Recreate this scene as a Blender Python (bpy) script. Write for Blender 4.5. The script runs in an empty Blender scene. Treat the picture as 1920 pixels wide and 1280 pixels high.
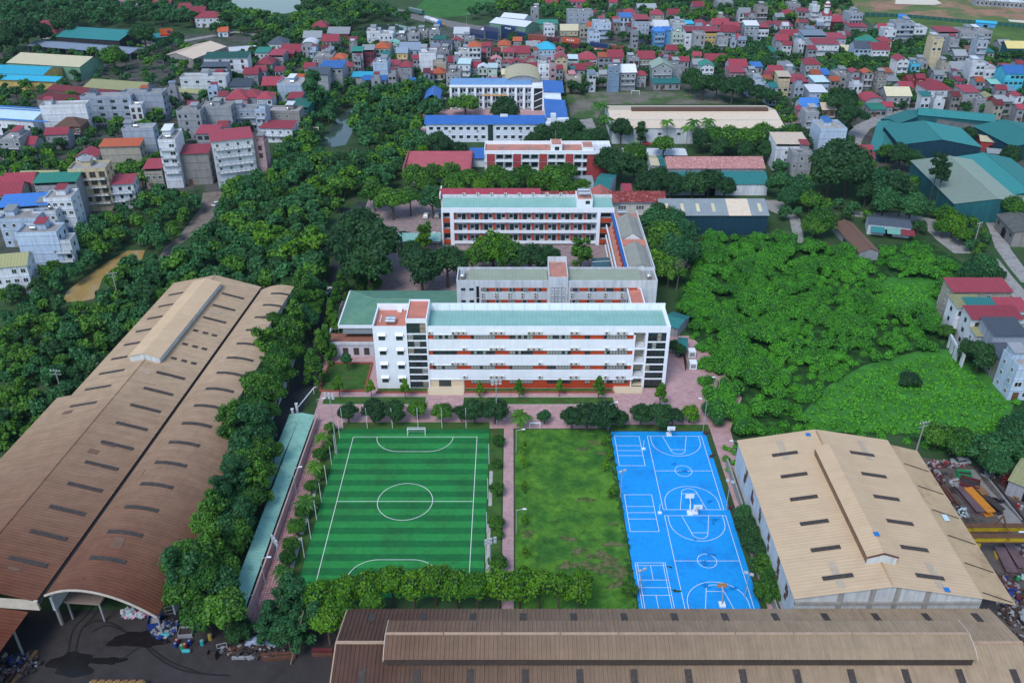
import bpy, math, random
import numpy as np
from mathutils import Vector
random.seed(11); np.random.seed(11)
R = math.radians
scn = bpy.context.scene
C = scn.collection
# ---------------------------------------------------------------- camera
PITCH, CAMZ, FPX = R(30.71), 130.0, 1650.0
cd = bpy.data.cameras.new('camera'); cam = bpy.data.objects.new('camera', cd); C.objects.link(cam)
cd.sensor_width = 36.0; cd.lens = FPX / 1920 * 36; cd.clip_start = 1.0; cd.clip_end = 9000
cam.location = (0, 0, CAMZ); cam.rotation_euler = (math.pi / 2 - PITCH, 0, 0)
scn.camera = cam
# ---------------------------------------------------------------- sky and sun
SUN_EL, SUN_AZ = R(52), R(208)          # azimuth clockwise from +y
w = bpy.data.worlds.new('World'); scn.world = w; w.use_nodes = True
nt = w.node_tree; bg = nt.nodes['Background']
sky = nt.nodes.new('ShaderNodeTexSky'); sky.sky_type = 'NISHITA'; sky.sun_disc = False
sky.sun_elevation = SUN_EL; sky.sun_rotation = SUN_AZ; sky.dust_density = 0.6; sky.air_density = 1.3; sky.ozone_density = 2.0
nt.links.new(sky.outputs[0], bg.inputs[0]); bg.inputs[1].default_value = 0.12
sd = bpy.data.lights.new('sun', 'SUN'); sd.energy = 1.5; sd.angle = R(24); sd.color = (1.0, 0.98, 0.95)
so = bpy.data.objects.new('sun', sd); C.objects.link(so)
sdir = Vector((math.sin(SUN_AZ) * math.cos(SUN_EL), math.cos(SUN_AZ) * math.cos(SUN_EL), math.sin(SUN_EL)))
so.rotation_euler = sdir.to_track_quat('Z', 'Y').to_euler(); so.location = (-40, -60, 220)
scn.view_settings.view_transform = 'Standard'; scn.view_settings.look = 'None'
scn.view_settings.exposure = 0.66; scn.view_settings.gamma = 1.0; scn.view_settings.use_curve_mapping = False
scn.render.engine = 'CYCLES'
scn.cycles.use_denoising = True
scn.cycles.max_bounces = 4; scn.cycles.diffuse_bounces = 2; scn.cycles.glossy_bounces = 2
scn.cycles.transmission_bounces = 2; scn.cycles.volume_bounces = 0; scn.cycles.transparent_max_bounces = 4
# ---------------------------------------------------------------- geometry of the place from sight lines
cp, sp = math.cos(PITCH), math.sin(PITCH)
def G(x, y, z=0.0):
    v = (y - 640) / FPX; u = (x - 960) / FPX
    t = (CAMZ - z) / (sp + v * cp)
    return Vector((u * t, t * (cp - v * sp), z))
def S(y, z=0.0):
    return FPX * (sp + (y - 640) / FPX * cp) / (CAMZ - z)
def PX(p):
    zc = p[1] * cp + (CAMZ - p[2]) * sp
    return 960 + FPX * p[0] / zc, 640 + FPX * (-(p[2] - CAMZ) * cp - p[1] * sp) / zc if False else 640 + FPX * ((CAMZ - p[2]) * cp - p[1] * sp) / zc
# ---------------------------------------------------------------- materials
MC = {}
def mat(name, col, rough=0.85, var=0.10, scale=0.6, streak=0.0, spec=0.25, metal=0.0, bump=0.0, bscale=8.0, orand=0.0, col2=None, c2lo=0.5, c2hi=0.65, c2scale=0.3, objco=False):
    if name in MC: return MC[name]
    m = bpy.data.materials.new(name); m.use_nodes = True; MC[name] = m
    nt = m.node_tree; N = nt.nodes; L = nt.links; b = N['Principled BSDF']
    b.inputs['Roughness'].default_value = rough; b.inputs['Metallic'].default_value = metal
    b.inputs['Specular IOR Level'].default_value = spec
    if objco:
        pos = N.new('ShaderNodeTexCoord').outputs['Object']
    else:
        pos = N.new('ShaderNodeNewGeometry').outputs['Position']
    no = N.new('ShaderNodeTexNoise'); no.inputs['Scale'].default_value = scale; no.inputs['Detail'].default_value = 7; no.inputs['Roughness'].default_value = 0.65
    L.new(pos, no.inputs['Vector'])
    mr = N.new('ShaderNodeMapRange'); L.new(no.outputs[0], mr.inputs[0])
    mr.inputs[1].default_value = 0.3; mr.inputs[2].default_value = 0.7; mr.inputs[3].default_value = 1 - var; mr.inputs[4].default_value = 1 + var
    fac = mr.outputs[0]
    def mul(a, bb):
        x = N.new('ShaderNodeMath'); x.operation = 'MULTIPLY'; L.new(a, x.inputs[0]); L.new(bb, x.inputs[1]); return x.outputs[0]
    if streak:
        mp = N.new('ShaderNodeMapping'); L.new(pos, mp.inputs[0]); mp.inputs[3].default_value = (1.3, 1.3, 0.12)
        n2 = N.new('ShaderNodeTexNoise'); n2.inputs['Scale'].default_value = 1.0; n2.inputs['Detail'].default_value = 5; L.new(mp.outputs[0], n2.inputs['Vector'])
        r2 = N.new('ShaderNodeMapRange'); L.new(n2.outputs[0], r2.inputs[0]); r2.inputs[1].default_value = 0.42; r2.inputs[2].default_value = 0.72
        r2.inputs[3].default_value = 1.0; r2.inputs[4].default_value = 1 - streak; fac = mul(fac, r2.outputs[0])
    if orand:
        oi = N.new('ShaderNodeObjectInfo'); r3 = N.new('ShaderNodeMapRange'); L.new(oi.outputs['Random'], r3.inputs[0])
        r3.inputs[3].default_value = 1 - orand; r3.inputs[4].default_value = 1 + orand; fac = mul(fac, r3.outputs[0])
    base = None
    if col2:
        n3 = N.new('ShaderNodeTexNoise'); n3.inputs['Scale'].default_value = c2scale; n3.inputs['Detail'].default_value = 8; n3.inputs['Roughness'].default_value = 0.7
        L.new(pos, n3.inputs['Vector'])
        r4 = N.new('ShaderNodeMapRange'); r4.interpolation_type = 'SMOOTHSTEP'; L.new(n3.outputs[0], r4.inputs[0]); r4.inputs[1].default_value = c2lo; r4.inputs[2].default_value = c2hi
        mx = N.new('ShaderNodeMix'); mx.data_type = 'RGBA'; L.new(r4.outputs[0], mx.inputs[0]); mx.inputs[6].default_value = (*col, 1); mx.inputs[7].default_value = (*col2, 1)
        base = mx.outputs[2]
    vm = N.new('ShaderNodeVectorMath'); vm.operation = 'SCALE'
    if base: L.new(base, vm.inputs[0])
    else: vm.inputs[0].default_value = col
    L.new(fac, vm.inputs[3]); L.new(vm.outputs[0], b.inputs['Base Color'])
    if bump:
        nb = N.new('ShaderNodeTexNoise'); nb.inputs['Scale'].default_value = bscale; nb.inputs['Detail'].default_value = 4; L.new(pos, nb.inputs['Vector'])
        bp = N.new('ShaderNodeBump'); bp.inputs['Strength'].default_value = bump; bp.inputs['Distance'].default_value = 0.3
        L.new(nb.outputs[0], bp.inputs['Height']); L.new(bp.outputs[0], b.inputs['Normal'])
    return m
def brickmat(name, c1, c2, mortar, bw, bh, ms=0.02, off=0.5, var=0.15):
    if name in MC: return MC[name]
    m = mat(name, c1, 0.85, var, 0.5); N = m.node_tree.nodes; L = m.node_tree.links
    vm = [n for n in N if n.bl_idname == 'ShaderNodeVectorMath'][0]
    br = N.new('ShaderNodeTexBrick'); g = N.new('ShaderNodeNewGeometry'); L.new(g.outputs['Position'], br.inputs['Vector'])
    br.inputs['Scale'].default_value = 1.0; br.inputs['Color1'].default_value = (*c1, 1); br.inputs['Color2'].default_value = (*c2, 1); br.inputs['Mortar'].default_value = (*mortar, 1)
    br.inputs['Brick Width'].default_value = bw; br.inputs['Row Height'].default_value = bh; br.inputs['Mortar Size'].default_value = ms; br.offset = off
    L.new(br.outputs[0], vm.inputs[0]); return m
def leafmat(name, a, b2, isl=0.33, trans=0.25):
    if name in MC: return MC[name]
    m = bpy.data.materials.new(name); m.use_nodes = True; MC[name] = m
    N = m.node_tree.nodes; L = m.node_tree.links; b = N['Principled BSDF']
    b.inputs['Roughness'].default_value = 0.55; b.inputs['Specular IOR Level'].default_value = 0.25
    oi = N.new('ShaderNodeObjectInfo'); g = N.new('ShaderNodeNewGeometry')
    no = N.new('ShaderNodeTexNoise'); no.inputs['Scale'].default_value = 0.10; no.inputs['Detail'].default_value = 4; L.new(g.outputs['Position'], no.inputs['Vector'])
    ad = N.new('ShaderNodeMath'); ad.operation = 'MULTIPLY_ADD'; L.new(no.outputs[0], ad.inputs[0]); ad.inputs[1].default_value = 2.2; L.new(oi.outputs['Random'], ad.inputs[2])
    mr = N.new('ShaderNodeMapRange'); L.new(ad.outputs[0], mr.inputs[0]); mr.inputs[1].default_value = 0.95; mr.inputs[2].default_value = 2.1
    mx = N.new('ShaderNodeMix'); mx.data_type = 'RGBA'; L.new(mr.outputs[0], mx.inputs[0]); mx.inputs[6].default_value = (*a, 1); mx.inputs[7].default_value = (*b2, 1)
    r2 = N.new('ShaderNodeMapRange'); L.new(g.outputs['Random Per Island'], r2.inputs[0]); r2.inputs[3].default_value = 1 - isl; r2.inputs[4].default_value = 1 + isl
    vm = N.new('ShaderNodeVectorMath'); vm.operation = 'SCALE'; L.new(mx.outputs[2], vm.inputs[0]); L.new(r2.outputs[0], vm.inputs[3])
    L.new(vm.outputs[0], b.inputs['Base Color'])
    tr = N.new('ShaderNodeBsdfTranslucent'); L.new(vm.outputs[0], tr.inputs[0])
    ms = N.new('ShaderNodeMixShader'); ms.inputs[0].default_value = trans
    L.new(b.outputs[0], ms.inputs[1]); L.new(tr.outputs[0], ms.inputs[2]); L.new(ms.outputs[0], N['Material Output'].inputs[0])
    return m
WHITE = mat('white_paint', (.79, .84, .90), .7, .04, .4, .07)
OLDWHITE = mat('weathered_white', (.60, .63, .67), .8, .10, .4, .26)
ORANGE = mat('orange_render', (.43, .060, .022), .8, .12, .5, .1)
TERRA = mat('terracotta_screed', (.54, .20, .145), .85, .16, .5, col2=(.42, .17, .13))
TERRA2 = mat('faded_terracotta', (.50, .22, .17), .85, .15, .5, col2=(.30, .20, .17))
MINT = mat('mint_roof_metal', (.235, .44, .39), .55, .09, .3, spec=.3)
SAGE = mat('sage_roof_metal', (.29, .33, .25), .6, .08, .3)
GLASS = mat('window_glass', (.028, .044, .048), .12, .35, 1.2, spec=.6, orand=.4)
CURTAIN = mat('curtained_pane', (.30, .32, .30), .5, .1, .8)
DARK = mat('dark_interior', (.012, .013, .016), .9, .2)
CREAM = mat('cream_stone', (.62, .52, .38), .7, .06)
GREYM = mat('grey_metal', (.33, .34, .35), .5, .1, metal=.3)
STEEL = mat('steel_tank', (.62, .64, .66), .28, .08, metal=.85)
ACM = mat('condenser_case', (.60, .59, .55), .6, .1)
CONC = mat('bare_concrete', (.33, .32, .30), .9, .15, .5, .2)
BARK = mat('bark', (.10, .075, .055), .95, .2, 3)
LINE = mat('line_paint', (.80, .82, .82), .7, .08, 1.0)
POLE = mat('galvanised_pole', (.42, .44, .46), .5, .08, metal=.3)
# ---------------------------------------------------------------- mesh helpers
WL = {}
def setp(o, label=None, cat=None, group=None, kind=None):
    if label: o['label'] = label
    if cat: o['category'] = cat
    if group: o['group'] = group
    if kind: o['kind'] = kind
    return o
def thing(name, label, cat, loc=(0, 0, 0), rz=0.0, group=None):
    o = bpy.data.objects.new(name, None); C.objects.link(o); o.empty_display_size = 0.5
    o.location = loc; o.rotation_euler = (0, 0, rz); WL[o.name] = Vector(loc)
    return setp(o, label, cat, group)
class MB:
    def __init__(s): s.v = []; s.f = []; s.m = []
    def face(s, pts, mi=0):
        k = len(s.v); s.v += [tuple(p) for p in pts]; s.f.append(tuple(range(k, k + len(pts)))); s.m.append(mi); return s
    def box(s, x0, x1, y0, y1, z0, z1, mi=0):
        k = len(s.v)
        s.v += [(x0, y0, z0), (x1, y0, z0), (x1, y1, z0), (x0, y1, z0), (x0, y0, z1), (x1, y0, z1), (x1, y1, z1), (x0, y1, z1)]
        for q in ((0, 3, 2, 1), (4, 5, 6, 7), (0, 1, 5, 4), (1, 2, 6, 5), (2, 3, 7, 6), (3, 0, 4, 7)):
            s.f.append(tuple(k + i for i in q)); s.m.append(mi)
        return s
    def prism(s, poly, z0, z1, mi=0, caps=True):
        n = len(poly); k = len(s.v)
        s.v += [(p[0], p[1], z0) for p in poly] + [(p[0], p[1], z1) for p in poly]
        for i in range(n):
            j = (i + 1) % n; s.f.append((k + i, k + j, k + n + j, k + n + i)); s.m.append(mi)
        if caps:
            s.f.append(tuple(k + n + i for i in range(n))); s.m.append(mi); s.f.append(tuple(k + n - 1 - i for i in range(n))); s.m.append(mi)
        return s
    def xprism(s, poly, x0, x1, mi=0):          # poly of (y,z) extruded along x
        n = len(poly); k = len(s.v)
        s.v += [(x0, p[0], p[1]) for p in poly] + [(x1, p[0], p[1]) for p in poly]
        for i in range(n):
            j = (i + 1) % n; s.f.append((k + i, k + n + i, k + n + j, k + j)); s.m.append(mi)
        s.f.append(tuple(k + i for i in range(n))); s.m.append(mi); s.f.append(tuple(k + 2 * n - 1 - i for i in range(n))); s.m.append(mi)
        return s
    def yprism(s, poly, y0, y1, mi=0):          # poly of (x,z) extruded along y
        n = len(poly); k = len(s.v)
        s.v += [(p[0], y0, p[1]) for p in poly] + [(p[0], y1, p[1]) for p in poly]
        for i in range(n):
            j = (i + 1) % n; s.f.append((k + i, k + j, k + n + j, k + n + i)); s.m.append(mi)
        s.f.append(tuple(k + n - 1 - i for i in range(n))); s.m.append(mi); s.f.append(tuple(k + n + i for i in range(n))); s.m.append(mi)
        return s
    def tube(s, p0, p1, r0, r1=None, n=6, mi=0):
        r1 = r0 if r1 is None else r1; p0 = Vector(p0); p1 = Vector(p1); d = (p1 - p0)
        if d.length < 1e-6: return s
        d.normalize(); a = d.orthogonal().normalized(); b = d.cross(a); k = len(s.v)
        for p, r in ((p0, r0), (p1, r1)):
            for i in range(n):
                t = 2 * math.pi * i / n; q = p + (a * math.cos(t) + b * math.sin(t)) * r; s.v.append(tuple(q))
        for i in range(n):
            j = (i + 1) % n; s.f.append((k + i, k + j, k + n + j, k + n + i)); s.m.append(mi)
        s.f.append(tuple(k + n - 1 - i for i in range(n))); s.m.append(mi); s.f.append(tuple(k + n + i for i in range(n))); s.m.append(mi)
        return s
    def slab(s, a, b, c, d, t=0.1, mi=0):       # thick quad, t downward along its normal
        a, b, c, d = map(Vector, (a, b, c, d)); n = (b - a).cross(d - a).normalized() * t; k = len(s.v)
        s.v += [tuple(p) for p in (a - n, b - n, c - n, d - n, a, b, c, d)]
        for q in ((0, 3, 2, 1), (4, 5, 6, 7), (0, 1, 5, 4), (1, 2, 6, 5), (2, 3, 7, 6), (3, 0, 4, 7)):
            s.f.append(tuple(k + i for i in q)); s.m.append(mi)
        return s
    def ribs(s, rows, spacing, h, mi=0):        # corrugated sheet: rows = list of (start, end) lines from eave to ridge
        L = (rows[0][1] - rows[0][0]).length; n = max(1, int(L / spacing)); prof = []
        for i in range(n):
            for u, hh in ((0.0, 0), (0.30, 0), (0.42, h), (0.70, h), (0.82, 0)): prof.append(((i + u) / n, hh))
        prof.append((1.0, 0)); m = len(prof); k = len(s.v)
        for ri, (p, q) in enumerate(rows):
            o = rows[ri + 1] if ri + 1 < len(rows) else rows[ri - 1]
            up = (o[0] - p) * (1 if ri + 1 < len(rows) else -1); nn = (q - p).cross(up).normalized()
            if nn.z < 0: nn = -nn
            for u, hh in prof: s.v.append(tuple(p.lerp(q, u) + nn * hh))
        for r in range(len(rows) - 1):
            for i in range(m - 1):
                s.f.append((k + r * m + i, k + r * m + i + 1, k + (r + 1) * m + i + 1, k + (r + 1) * m + i)); s.m.append(mi)
        return s
    def mesh(s, name, mats, off=(0, 0, 0), smooth=False):
        me = bpy.data.meshes.new(name); o = off
        me.from_pydata([(p[0] - o[0], p[1] - o[1], p[2] - o[2]) for p in s.v], [], s.f)
        for m in mats: me.materials.append(m)
        if len(mats) > 1: me.polygons.foreach_set('material_index', s.m)
        if smooth: me.polygons.foreach_set('use_smooth', [True] * len(me.polygons))
        me.update(); return me
    def build(s, name, mats, parent=None, local=False, smooth=False):
        if not isinstance(mats, (list, tuple)): mats = [mats]
        off = (0, 0, 0) if (parent is None or local) else WL[parent.name]
        o = bpy.data.objects.new(name, s.mesh(name, mats, off, smooth)); C.objects.link(o)
        if parent is not None:
            o.parent = parent; WL[o.name] = WL[parent.name] if not local else Vector((0, 0, 0))
        else: WL[o.name] = Vector((0, 0, 0))
        return o
def inst(name, me, parent, loc, scale=(1, 1, 1), rz=0.0):
    o = bpy.data.objects.new(name, me); C.objects.link(o); o.parent = parent
    o.location = loc; o.scale = scale; o.rotation_euler = (0, 0, rz); return o
def winst(name, me, parent, wloc, scale=(1, 1, 1), rz=0.0):
    return inst(name, me, parent, Vector(wloc) - WL[parent.name], scale, rz)
def sheet(name, poly, z, m, kind='structure', px=False):
    if px: poly = [G(x, y) for x, y in poly]
    b = MB(); b.face([(p[0], p[1], z) for p in poly]); o = b.build(name, m)
    n = o.data.polygons[0].normal
    if n.z < 0: o.data.flip_normals()
    if kind: o['kind'] = kind
    return o
FOOT = []                                        # building footprints (cx, cy, half, half, rot)
def foot(x0, x1, y0, y1): FOOT.append(((x0 + x1) / 2, (y0 + y1) / 2, (x1 - x0) / 2, (y1 - y0) / 2, 0.0))
def blocked(x, y, pad=1.0):
    for cx, cy, hx, hy, r in FOOT:
        dx, dy = x - cx, y - cy
        if abs(dx) > hx + hy + pad + 5 and abs(dx) > 60: continue
        c, s = math.cos(-r), math.sin(-r); a = dx * c - dy * s; b = dx * s + dy * c
        if abs(a) < hx + pad and abs(b) < hy + pad: return True
    return False
# unit windows (1 x 1, outward -y)
def unit_window(name, frame, glass, nv=1, nh=1, t=0.07, depth=0.07):
    b = MB(); tx = t; tz = t
    b.box(-.5, .5, -depth, .02, -.5, -.5 + tz); b.box(-.5, .5, -depth, .02, .5 - tz, .5)
    b.box(-.5, -.5 + tx, -depth, .02, -.5 + tz, .5 - tz); b.box(.5 - tx, .5, -depth, .02, -.5 + tz, .5 - tz)
    for i in range(1, nv): x = -.5 + i / nv; b.box(x - tx * .35, x + tx * .35, -depth * .9, .01, -.5 + tz, .5 - tz)
    for i in range(1, nh): z = -.5 + i / nh; b.box(-.5 + tx, .5 - tx, -depth * .8, .005, z - tz * .35, z + tz * .35)
    b.face([(-.5 + tx, -.025, -.5 + tz), (.5 - tx, -.025, -.5 + tz), (.5 - tx, -.025, .5 - tz), (-.5 + tx, -.025, .5 - tz)], 1)
    return b.mesh(name, [frame, glass])
WF = mat('white_frame', (.66, .68, .70), .6, .05); DF = mat('dark_frame', (.05, .055, .06), .5, .1); BF = mat('brown_frame', (.16, .08, .05), .6, .1)
UW = {'w': unit_window('window_white', WF, GLASS, 2), 'd': unit_window('window_dark', DF, GLASS, 2), 'p': unit_window('window_plain', WF, GLASS, 1), 't': unit_window('window_tall', BF, GLASS, 2, 2), 'g': unit_window('window_grid', WF, GLASS, 3, 2)}
def window(parent, x, y, z, ww, hh, face='f', kind='w', name='window'):
    rz = {'f': 0, 'r': math.pi / 2, 'l': -math.pi / 2, 'b': math.pi}[face]
    return inst(name, UW[kind], parent, (x, y, z), (ww, 1, hh), rz)
def wwindow(parent, x, y, z, ww, hh, face='f', kind='w', name='window'):
    q = WL[parent.name]; return window(parent, x - q[0], y - q[1], z - q[2], ww, hh, face, kind, name)
# shared small parts
def tank_mesh():
    b = MB(); r = .55
    for i in range(1): b.tube((-.95, 0, .95), (.95, 0, .95), r, r, 12)
    b.tube((-1.12, 0, .95), (-.95, 0, .95), r * .5, r, 12); b.tube((.95, 0, .95), (1.12, 0, .95), r, r * .5, 12)
    for x in (-.7, .7):
        for y in (-.4, .4): b.box(x - .04, x + .04, y - .04, y + .04, 0, .6, 1)
        b.box(x - .05, x + .05, -.45, .45, .42, .48, 1)
    b.tube((0, 0, 1.48), (0, 0, 1.6), .2, .2, 8)
    return b.mesh('water_tank', [STEEL, GREYM])
TANK = tank_mesh()
def ac_mesh():
    b = MB(); b.box(-.45, .45, -.38, -.04, 0, .62)
    b.tube((-.1, -.38, .31), (-.1, -.40, .31), .24, .24, 10, 1); b.box(-.4, -.34, -.36, .0, -.1, 0, 1); b.box(.34, .4, -.36, .0, -.1, 0, 1)
    return b.mesh('air_conditioner', [ACM, DF])
ACU = ac_mesh()
# ================================================================ ground and surfaces
SOIL = mat('soil_and_weeds', (.035, .075, .025), .95, .35, .08, bump=.5, bscale=1.2, col2=(.085, .075, .045), c2lo=.55, c2hi=.72, c2scale=.05)
DIRT = mat('town_dirt', (.085, .082, .076), .95, .35, .15, col2=(.03, .065, .022), c2lo=.48, c2hi=.6, c2scale=.06)
ASPH = mat('asphalt', (.035, .038, .045), .85, .25, .4)
LANE = mat('concrete_lane', (.30, .29, .28), .9, .18, .4, col2=(.20, .19, .18))
YARD = mat('oily_concrete', (.042, .036, .037), .75, .22, .35, col2=(.030, .026, .026), c2lo=.52, c2hi=.62, c2scale=.13)
PAVE = brickmat('pink_paving', (.52, .33, .335), (.44, .26, .27), (.30, .20, .20), .8, .4, .03)
PAVEN = brickmat('pink_paving_squares', (.50, .29, .29), (.36, .18, .18), (.16, .09, .09), .55, .55, .045, 0.0, .2)
PAVEO = brickmat('worn_courtyard_paving', (.34, .25, .25), (.27, .20, .20), (.18, .15, .15), .8, .4, .03, .5, .25)
LAWN = mat('lawn_grass', (.030, .118, .018), .95, .4, .5, bump=.8, bscale=3.0, col2=(.088, .225, .022), c2lo=.36, c2hi=.64, c2scale=.13)
LAWN2 = mat('planter_grass', (.045, .115, .022), .95, .3, .5, bump=.6, bscale=3.0, col2=(.075, .085, .03))
MEADOW = mat('meadow_grass', (.035, .150, .030), .95, .3, .12, bump=.8, bscale=1.0, col2=(.06, .12, .03))
KERB = mat('red_kerb', (.30, .085, .055), .85, .15, 1.0)
KERBG = mat('kerb_stone', (.40, .39, .37), .9, .12, 1.0)
TURF1 = mat('light_turf', (.024, .245, .056), .9, .16, .9, bump=.2, bscale=20, col2=(.026, .175, .045), c2lo=.42, c2hi=.68, c2scale=.12)
TURF2 = mat('dark_turf', (.011, .150, .040), .9, .16, .9, bump=.2, bscale=20, col2=(.014, .110, .034), c2lo=.42, c2hi=.68, c2scale=.12)
BLUE = mat('blue_court_paint', (.009, .30, .77), .5, .11, 1.1, spec=.3, col2=(.010, .215, .62), c2lo=.48, c2hi=.72, c2scale=.14)
sheet('ground', [(-3500, -400), (3500, -400), (3500, 5200), (-3500, 5200)], 0.0, SOIL)
sheet('town_ground', [(480, 70), (560, 80), (690, 72), (800, 55), (1000, 40), (1300, 20), (1600, 40), (1920, 75), (1920, 320), (1700, 330), (1450, 300), (1500, 190), (1060, 160), (830, 155), (600, 175), (480, 230)], .02, DIRT, px=True)
sheet('town_ground', [(0, 100), (200, 80), (400, 60), (480, 72), (478, 230), (500, 300), (410, 360), (240, 380), (130, 460), (0, 540)], .02, DIRT, px=True)
# lanes, roads
def ribbon(name, pts, widths, z, m):
    P = [G(x, y) for x, y in pts]; b = MB(); A = []; Bq = []
    for i, p in enumerate(P):
        d = (P[min(i + 1, len(P) - 1)] - P[max(i - 1, 0)]); d.z = 0; d.normalize(); n = Vector((-d.y, d.x, 0)); wv = widths[i] if isinstance(widths, (list, tuple)) else widths
        A.append(p + n * wv / 2); Bq.append(p - n * wv / 2)
    for i in range(len(P) - 1): b.face([(*Bq[i][:2], z), (*Bq[i + 1][:2], z), (*A[i + 1][:2], z), (*A[i][:2], z)])
    o = b.build(name, m); o['kind'] = 'structure'; return o
ribbon('road', [(515, 830), (540, 780), (585, 690), (608, 610), (625, 545), (650, 470), (668, 400), (690, 380)], [6, 6, 6.5, 6.5, 6.5, 7, 8, 8], .03, ASPH)
ribbon('road', [(640, 400), (740, 392), (830, 385)], 9, .034, ASPH)
ribbon('dirt_lane', [(300, 500), (318, 465), (345, 445), (372, 418), (395, 390), (400, 360)], [3.5, 4, 4, 7, 8, 8], .03, mat('dirt_lane', (.20, .165, .14), .95, .25, .4, col2=(.12, .10, .085)))
ribbon('lane', [(1500, 460), (1490, 410), (1455, 390), (1445, 375)], [3.5, 4, 9, 9], .03, LANE)
ribbon('lane', [(1595, 275), (1600, 260), (1615, 240), (1650, 222), (1700, 208), (1740, 203)], [8, 8, 8, 7, 6, 6], .03, LANE)
ribbon('lane', [(1590, 400), (1640, 405), (1690, 405), (1740, 415), (1780, 450), (1805, 475)], [5, 6, 7, 8, 9, 6], .03, LANE)
ribbon('lane', [(1860, 400), (1870, 430), (1880, 465), (1905, 500), (1930, 530)], [8, 6, 5, 5, 5], .03, LANE)
ribbon('lane', [(1860, 485), (1885, 520), (1930, 575)], [4, 5, 6], .034, LANE)
ribbon('lane', [(1470, 215), (1490, 240), (1500, 260)], [6, 7, 7], .03, LANE)
ribbon('lane', [(240, 90), (340, 78), (440, 60), (480, 66)], 6, .03, LANE)
# school paving and lawns (world metres)
def rect(name, x0, x1, y0, y1, z, m, parent=None):
    b = MB(); b.face([(x0, y0, z), (x1, y0, z), (x1, y1, z), (x0, y1, z)]); o = b.build(name, m, parent)
    if parent is None: o['kind'] = 'structure'
    return o
rect('paved_forecourt', -50.2, 49.0, 176.6, 194.6, .05, PAVE)
rect('paved_forecourt', -52.5, -35.8, 194.6, 211, .05, PAVE)
sheet('paved_path', [(49.0, 118), (52.6, 118), (53.2, 160), (54, 176), (60, 190), (56, 212), (52, 222), (41, 222), (41, 194.6), (49.0, 194.6)], .046, PAVE)
sheet('paved_path', [(-50.0, 113), (-44.4, 113), (-44.6, 140), (-45.4, 176.6), (-50.0, 176.6)], .054, PAVEN)
rect('paved_path', -2.0, .35, 117, 176.6, .054, PAVE)
rect('courtyard', -46, 34, 237.5, 286, .05, PAVEO)
rect('courtyard', -57, -24.8, 287, 332, .05, PAVEO)
rect('courtyard', -46, 24, 413.5, 455, .05, PAVE)
rect('lawn', .7, 24.0, 117, 176.2, .06, LAWN)
rect('lawn', -45.2, -42.5, 121, 176.4, .062, LAWN2)
rect('lawn', -5.4, -2.3, 121, 176.4, .062, LAWN2)
rect('lawn', -42.3, -5.6, 176.0, 179.2, .066, LAWN2)
rect('lawn', 24.2, 48.9, 175.5, 178.2, .064, LAWN2)
sheet('lawn', [(52.8, 118), (56, 118), (56, 168), (53.5, 166), (53.2, 150)], .05, LAWN2)
for x0, x1, y0, y1 in ((-49, -22.4, 187.0, 190.4), (-12.6, 26.4, 187.0, 190.2), (35.2, 41.0, 184.5, 187.0)):
    rect('lawn', x0, x1, y0, y1, .07, LAWN2)
    k = MB(); t = .16
    k.box(x0 - t, x1 + t, y0 - t, y0, 0, .16); k.box(x0 - t, x1 + t, y1, y1 + t, 0, .16); k.box(x0 - t, x0, y0, y1, 0, .16); k.box(x1, x1 + t, y0, y1, 0, .16)
    o = k.build('lawn_kerb', KERBG); o['kind'] = 'structure'
for x0, x1 in ((-35.6, -22.4), (-12.4, 26.6)):
    rect('lawn', x0, x1, 192.5, 194.4, .07, LAWN2)
    k = MB(); k.box(x0 - .2, x1 + .2, 192.2, 192.5, 0, .45); o = k.build('planter_kerb', KERB); o['kind'] = 'structure'
# garden square with red kerb
gx0, gx1, gy0, gy1 = -50.5, -39.0, 193.2, 206.5
rect('lawn', gx0, gx1, gy0, gy1, .075, LAWN2)
k = MB(); t = .4; k.box(gx0 - t, gx1 + t, gy0 - t, gy0, 0, .5); k.box(gx0 - t, gx1 + t, gy1, gy1 + t, 0, .5); k.box(gx0 - t, gx0, gy0, gy1, 0, .5); k.box(gx1, gx1 + t, gy0, gy1, 0, .5)
o = k.build('garden_kerb', KERB); o['kind'] = 'structure'
# football pitch
pitch = rect('football_pitch', -42.3, -5.6, 121.5, 176.4, .07, TURF2)
n = 28; yy = np.linspace(121.5, 176.4, n + 1)
for i in range(n):
    if i % 2 == 0: rect('turf_strip', -42.3, -5.6, float(yy[i]), float(yy[i + 1]), .08, TURF1, pitch)
LZ = [0.0]
def stroke(pts, wd, parent, closed=False, zb=.092, name='line_marking', m=LINE):
    LZ[0] = (LZ[0] + .002) % .016; z = zb + LZ[0]; P = [Vector((p[0], p[1], 0)) for p in pts]; n = len(P); L_ = []; R_ = []
    for i in range(n):
        a = P[i - 1] if (i > 0 or closed) else None; c = P[(i + 1) % n] if (i < n - 1 or closed) else None
        d1 = (P[i] - a).normalized() if a is not None else (c - P[i]).normalized(); d2 = (c - P[i]).normalized() if c is not None else d1
        t = (d1 + d2).normalized(); nn = Vector((-t.y, t.x, 0)); k_ = wd / 2 / max(.35, nn.dot(Vector((-d1.y, d1.x, 0))))
        L_.append(P[i] + nn * k_); R_.append(P[i] - nn * k_)
    b = MB()
    for i in range(n if closed else n - 1):
        j = (i + 1) % n; b.face([(*R_[i][:2], z), (*R_[j][:2], z), (*L_[j][:2], z), (*L_[i][:2], z)])
    return b.build(name, m, parent)
def arc(cx, cy, rx, ry, a0, a1, n=24): return [(cx + rx * math.cos(R(a0 + (a1 - a0) * i / n)), cy + ry * math.sin(R(a0 + (a1 - a0) * i / n))) for i in range(n + 1)]
fx0, fx1, fy1 = -38.8, -8.55, 173.1; fc = G(760, 940).y; fy0 = 2 * fc - fy1; lw = .11
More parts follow.
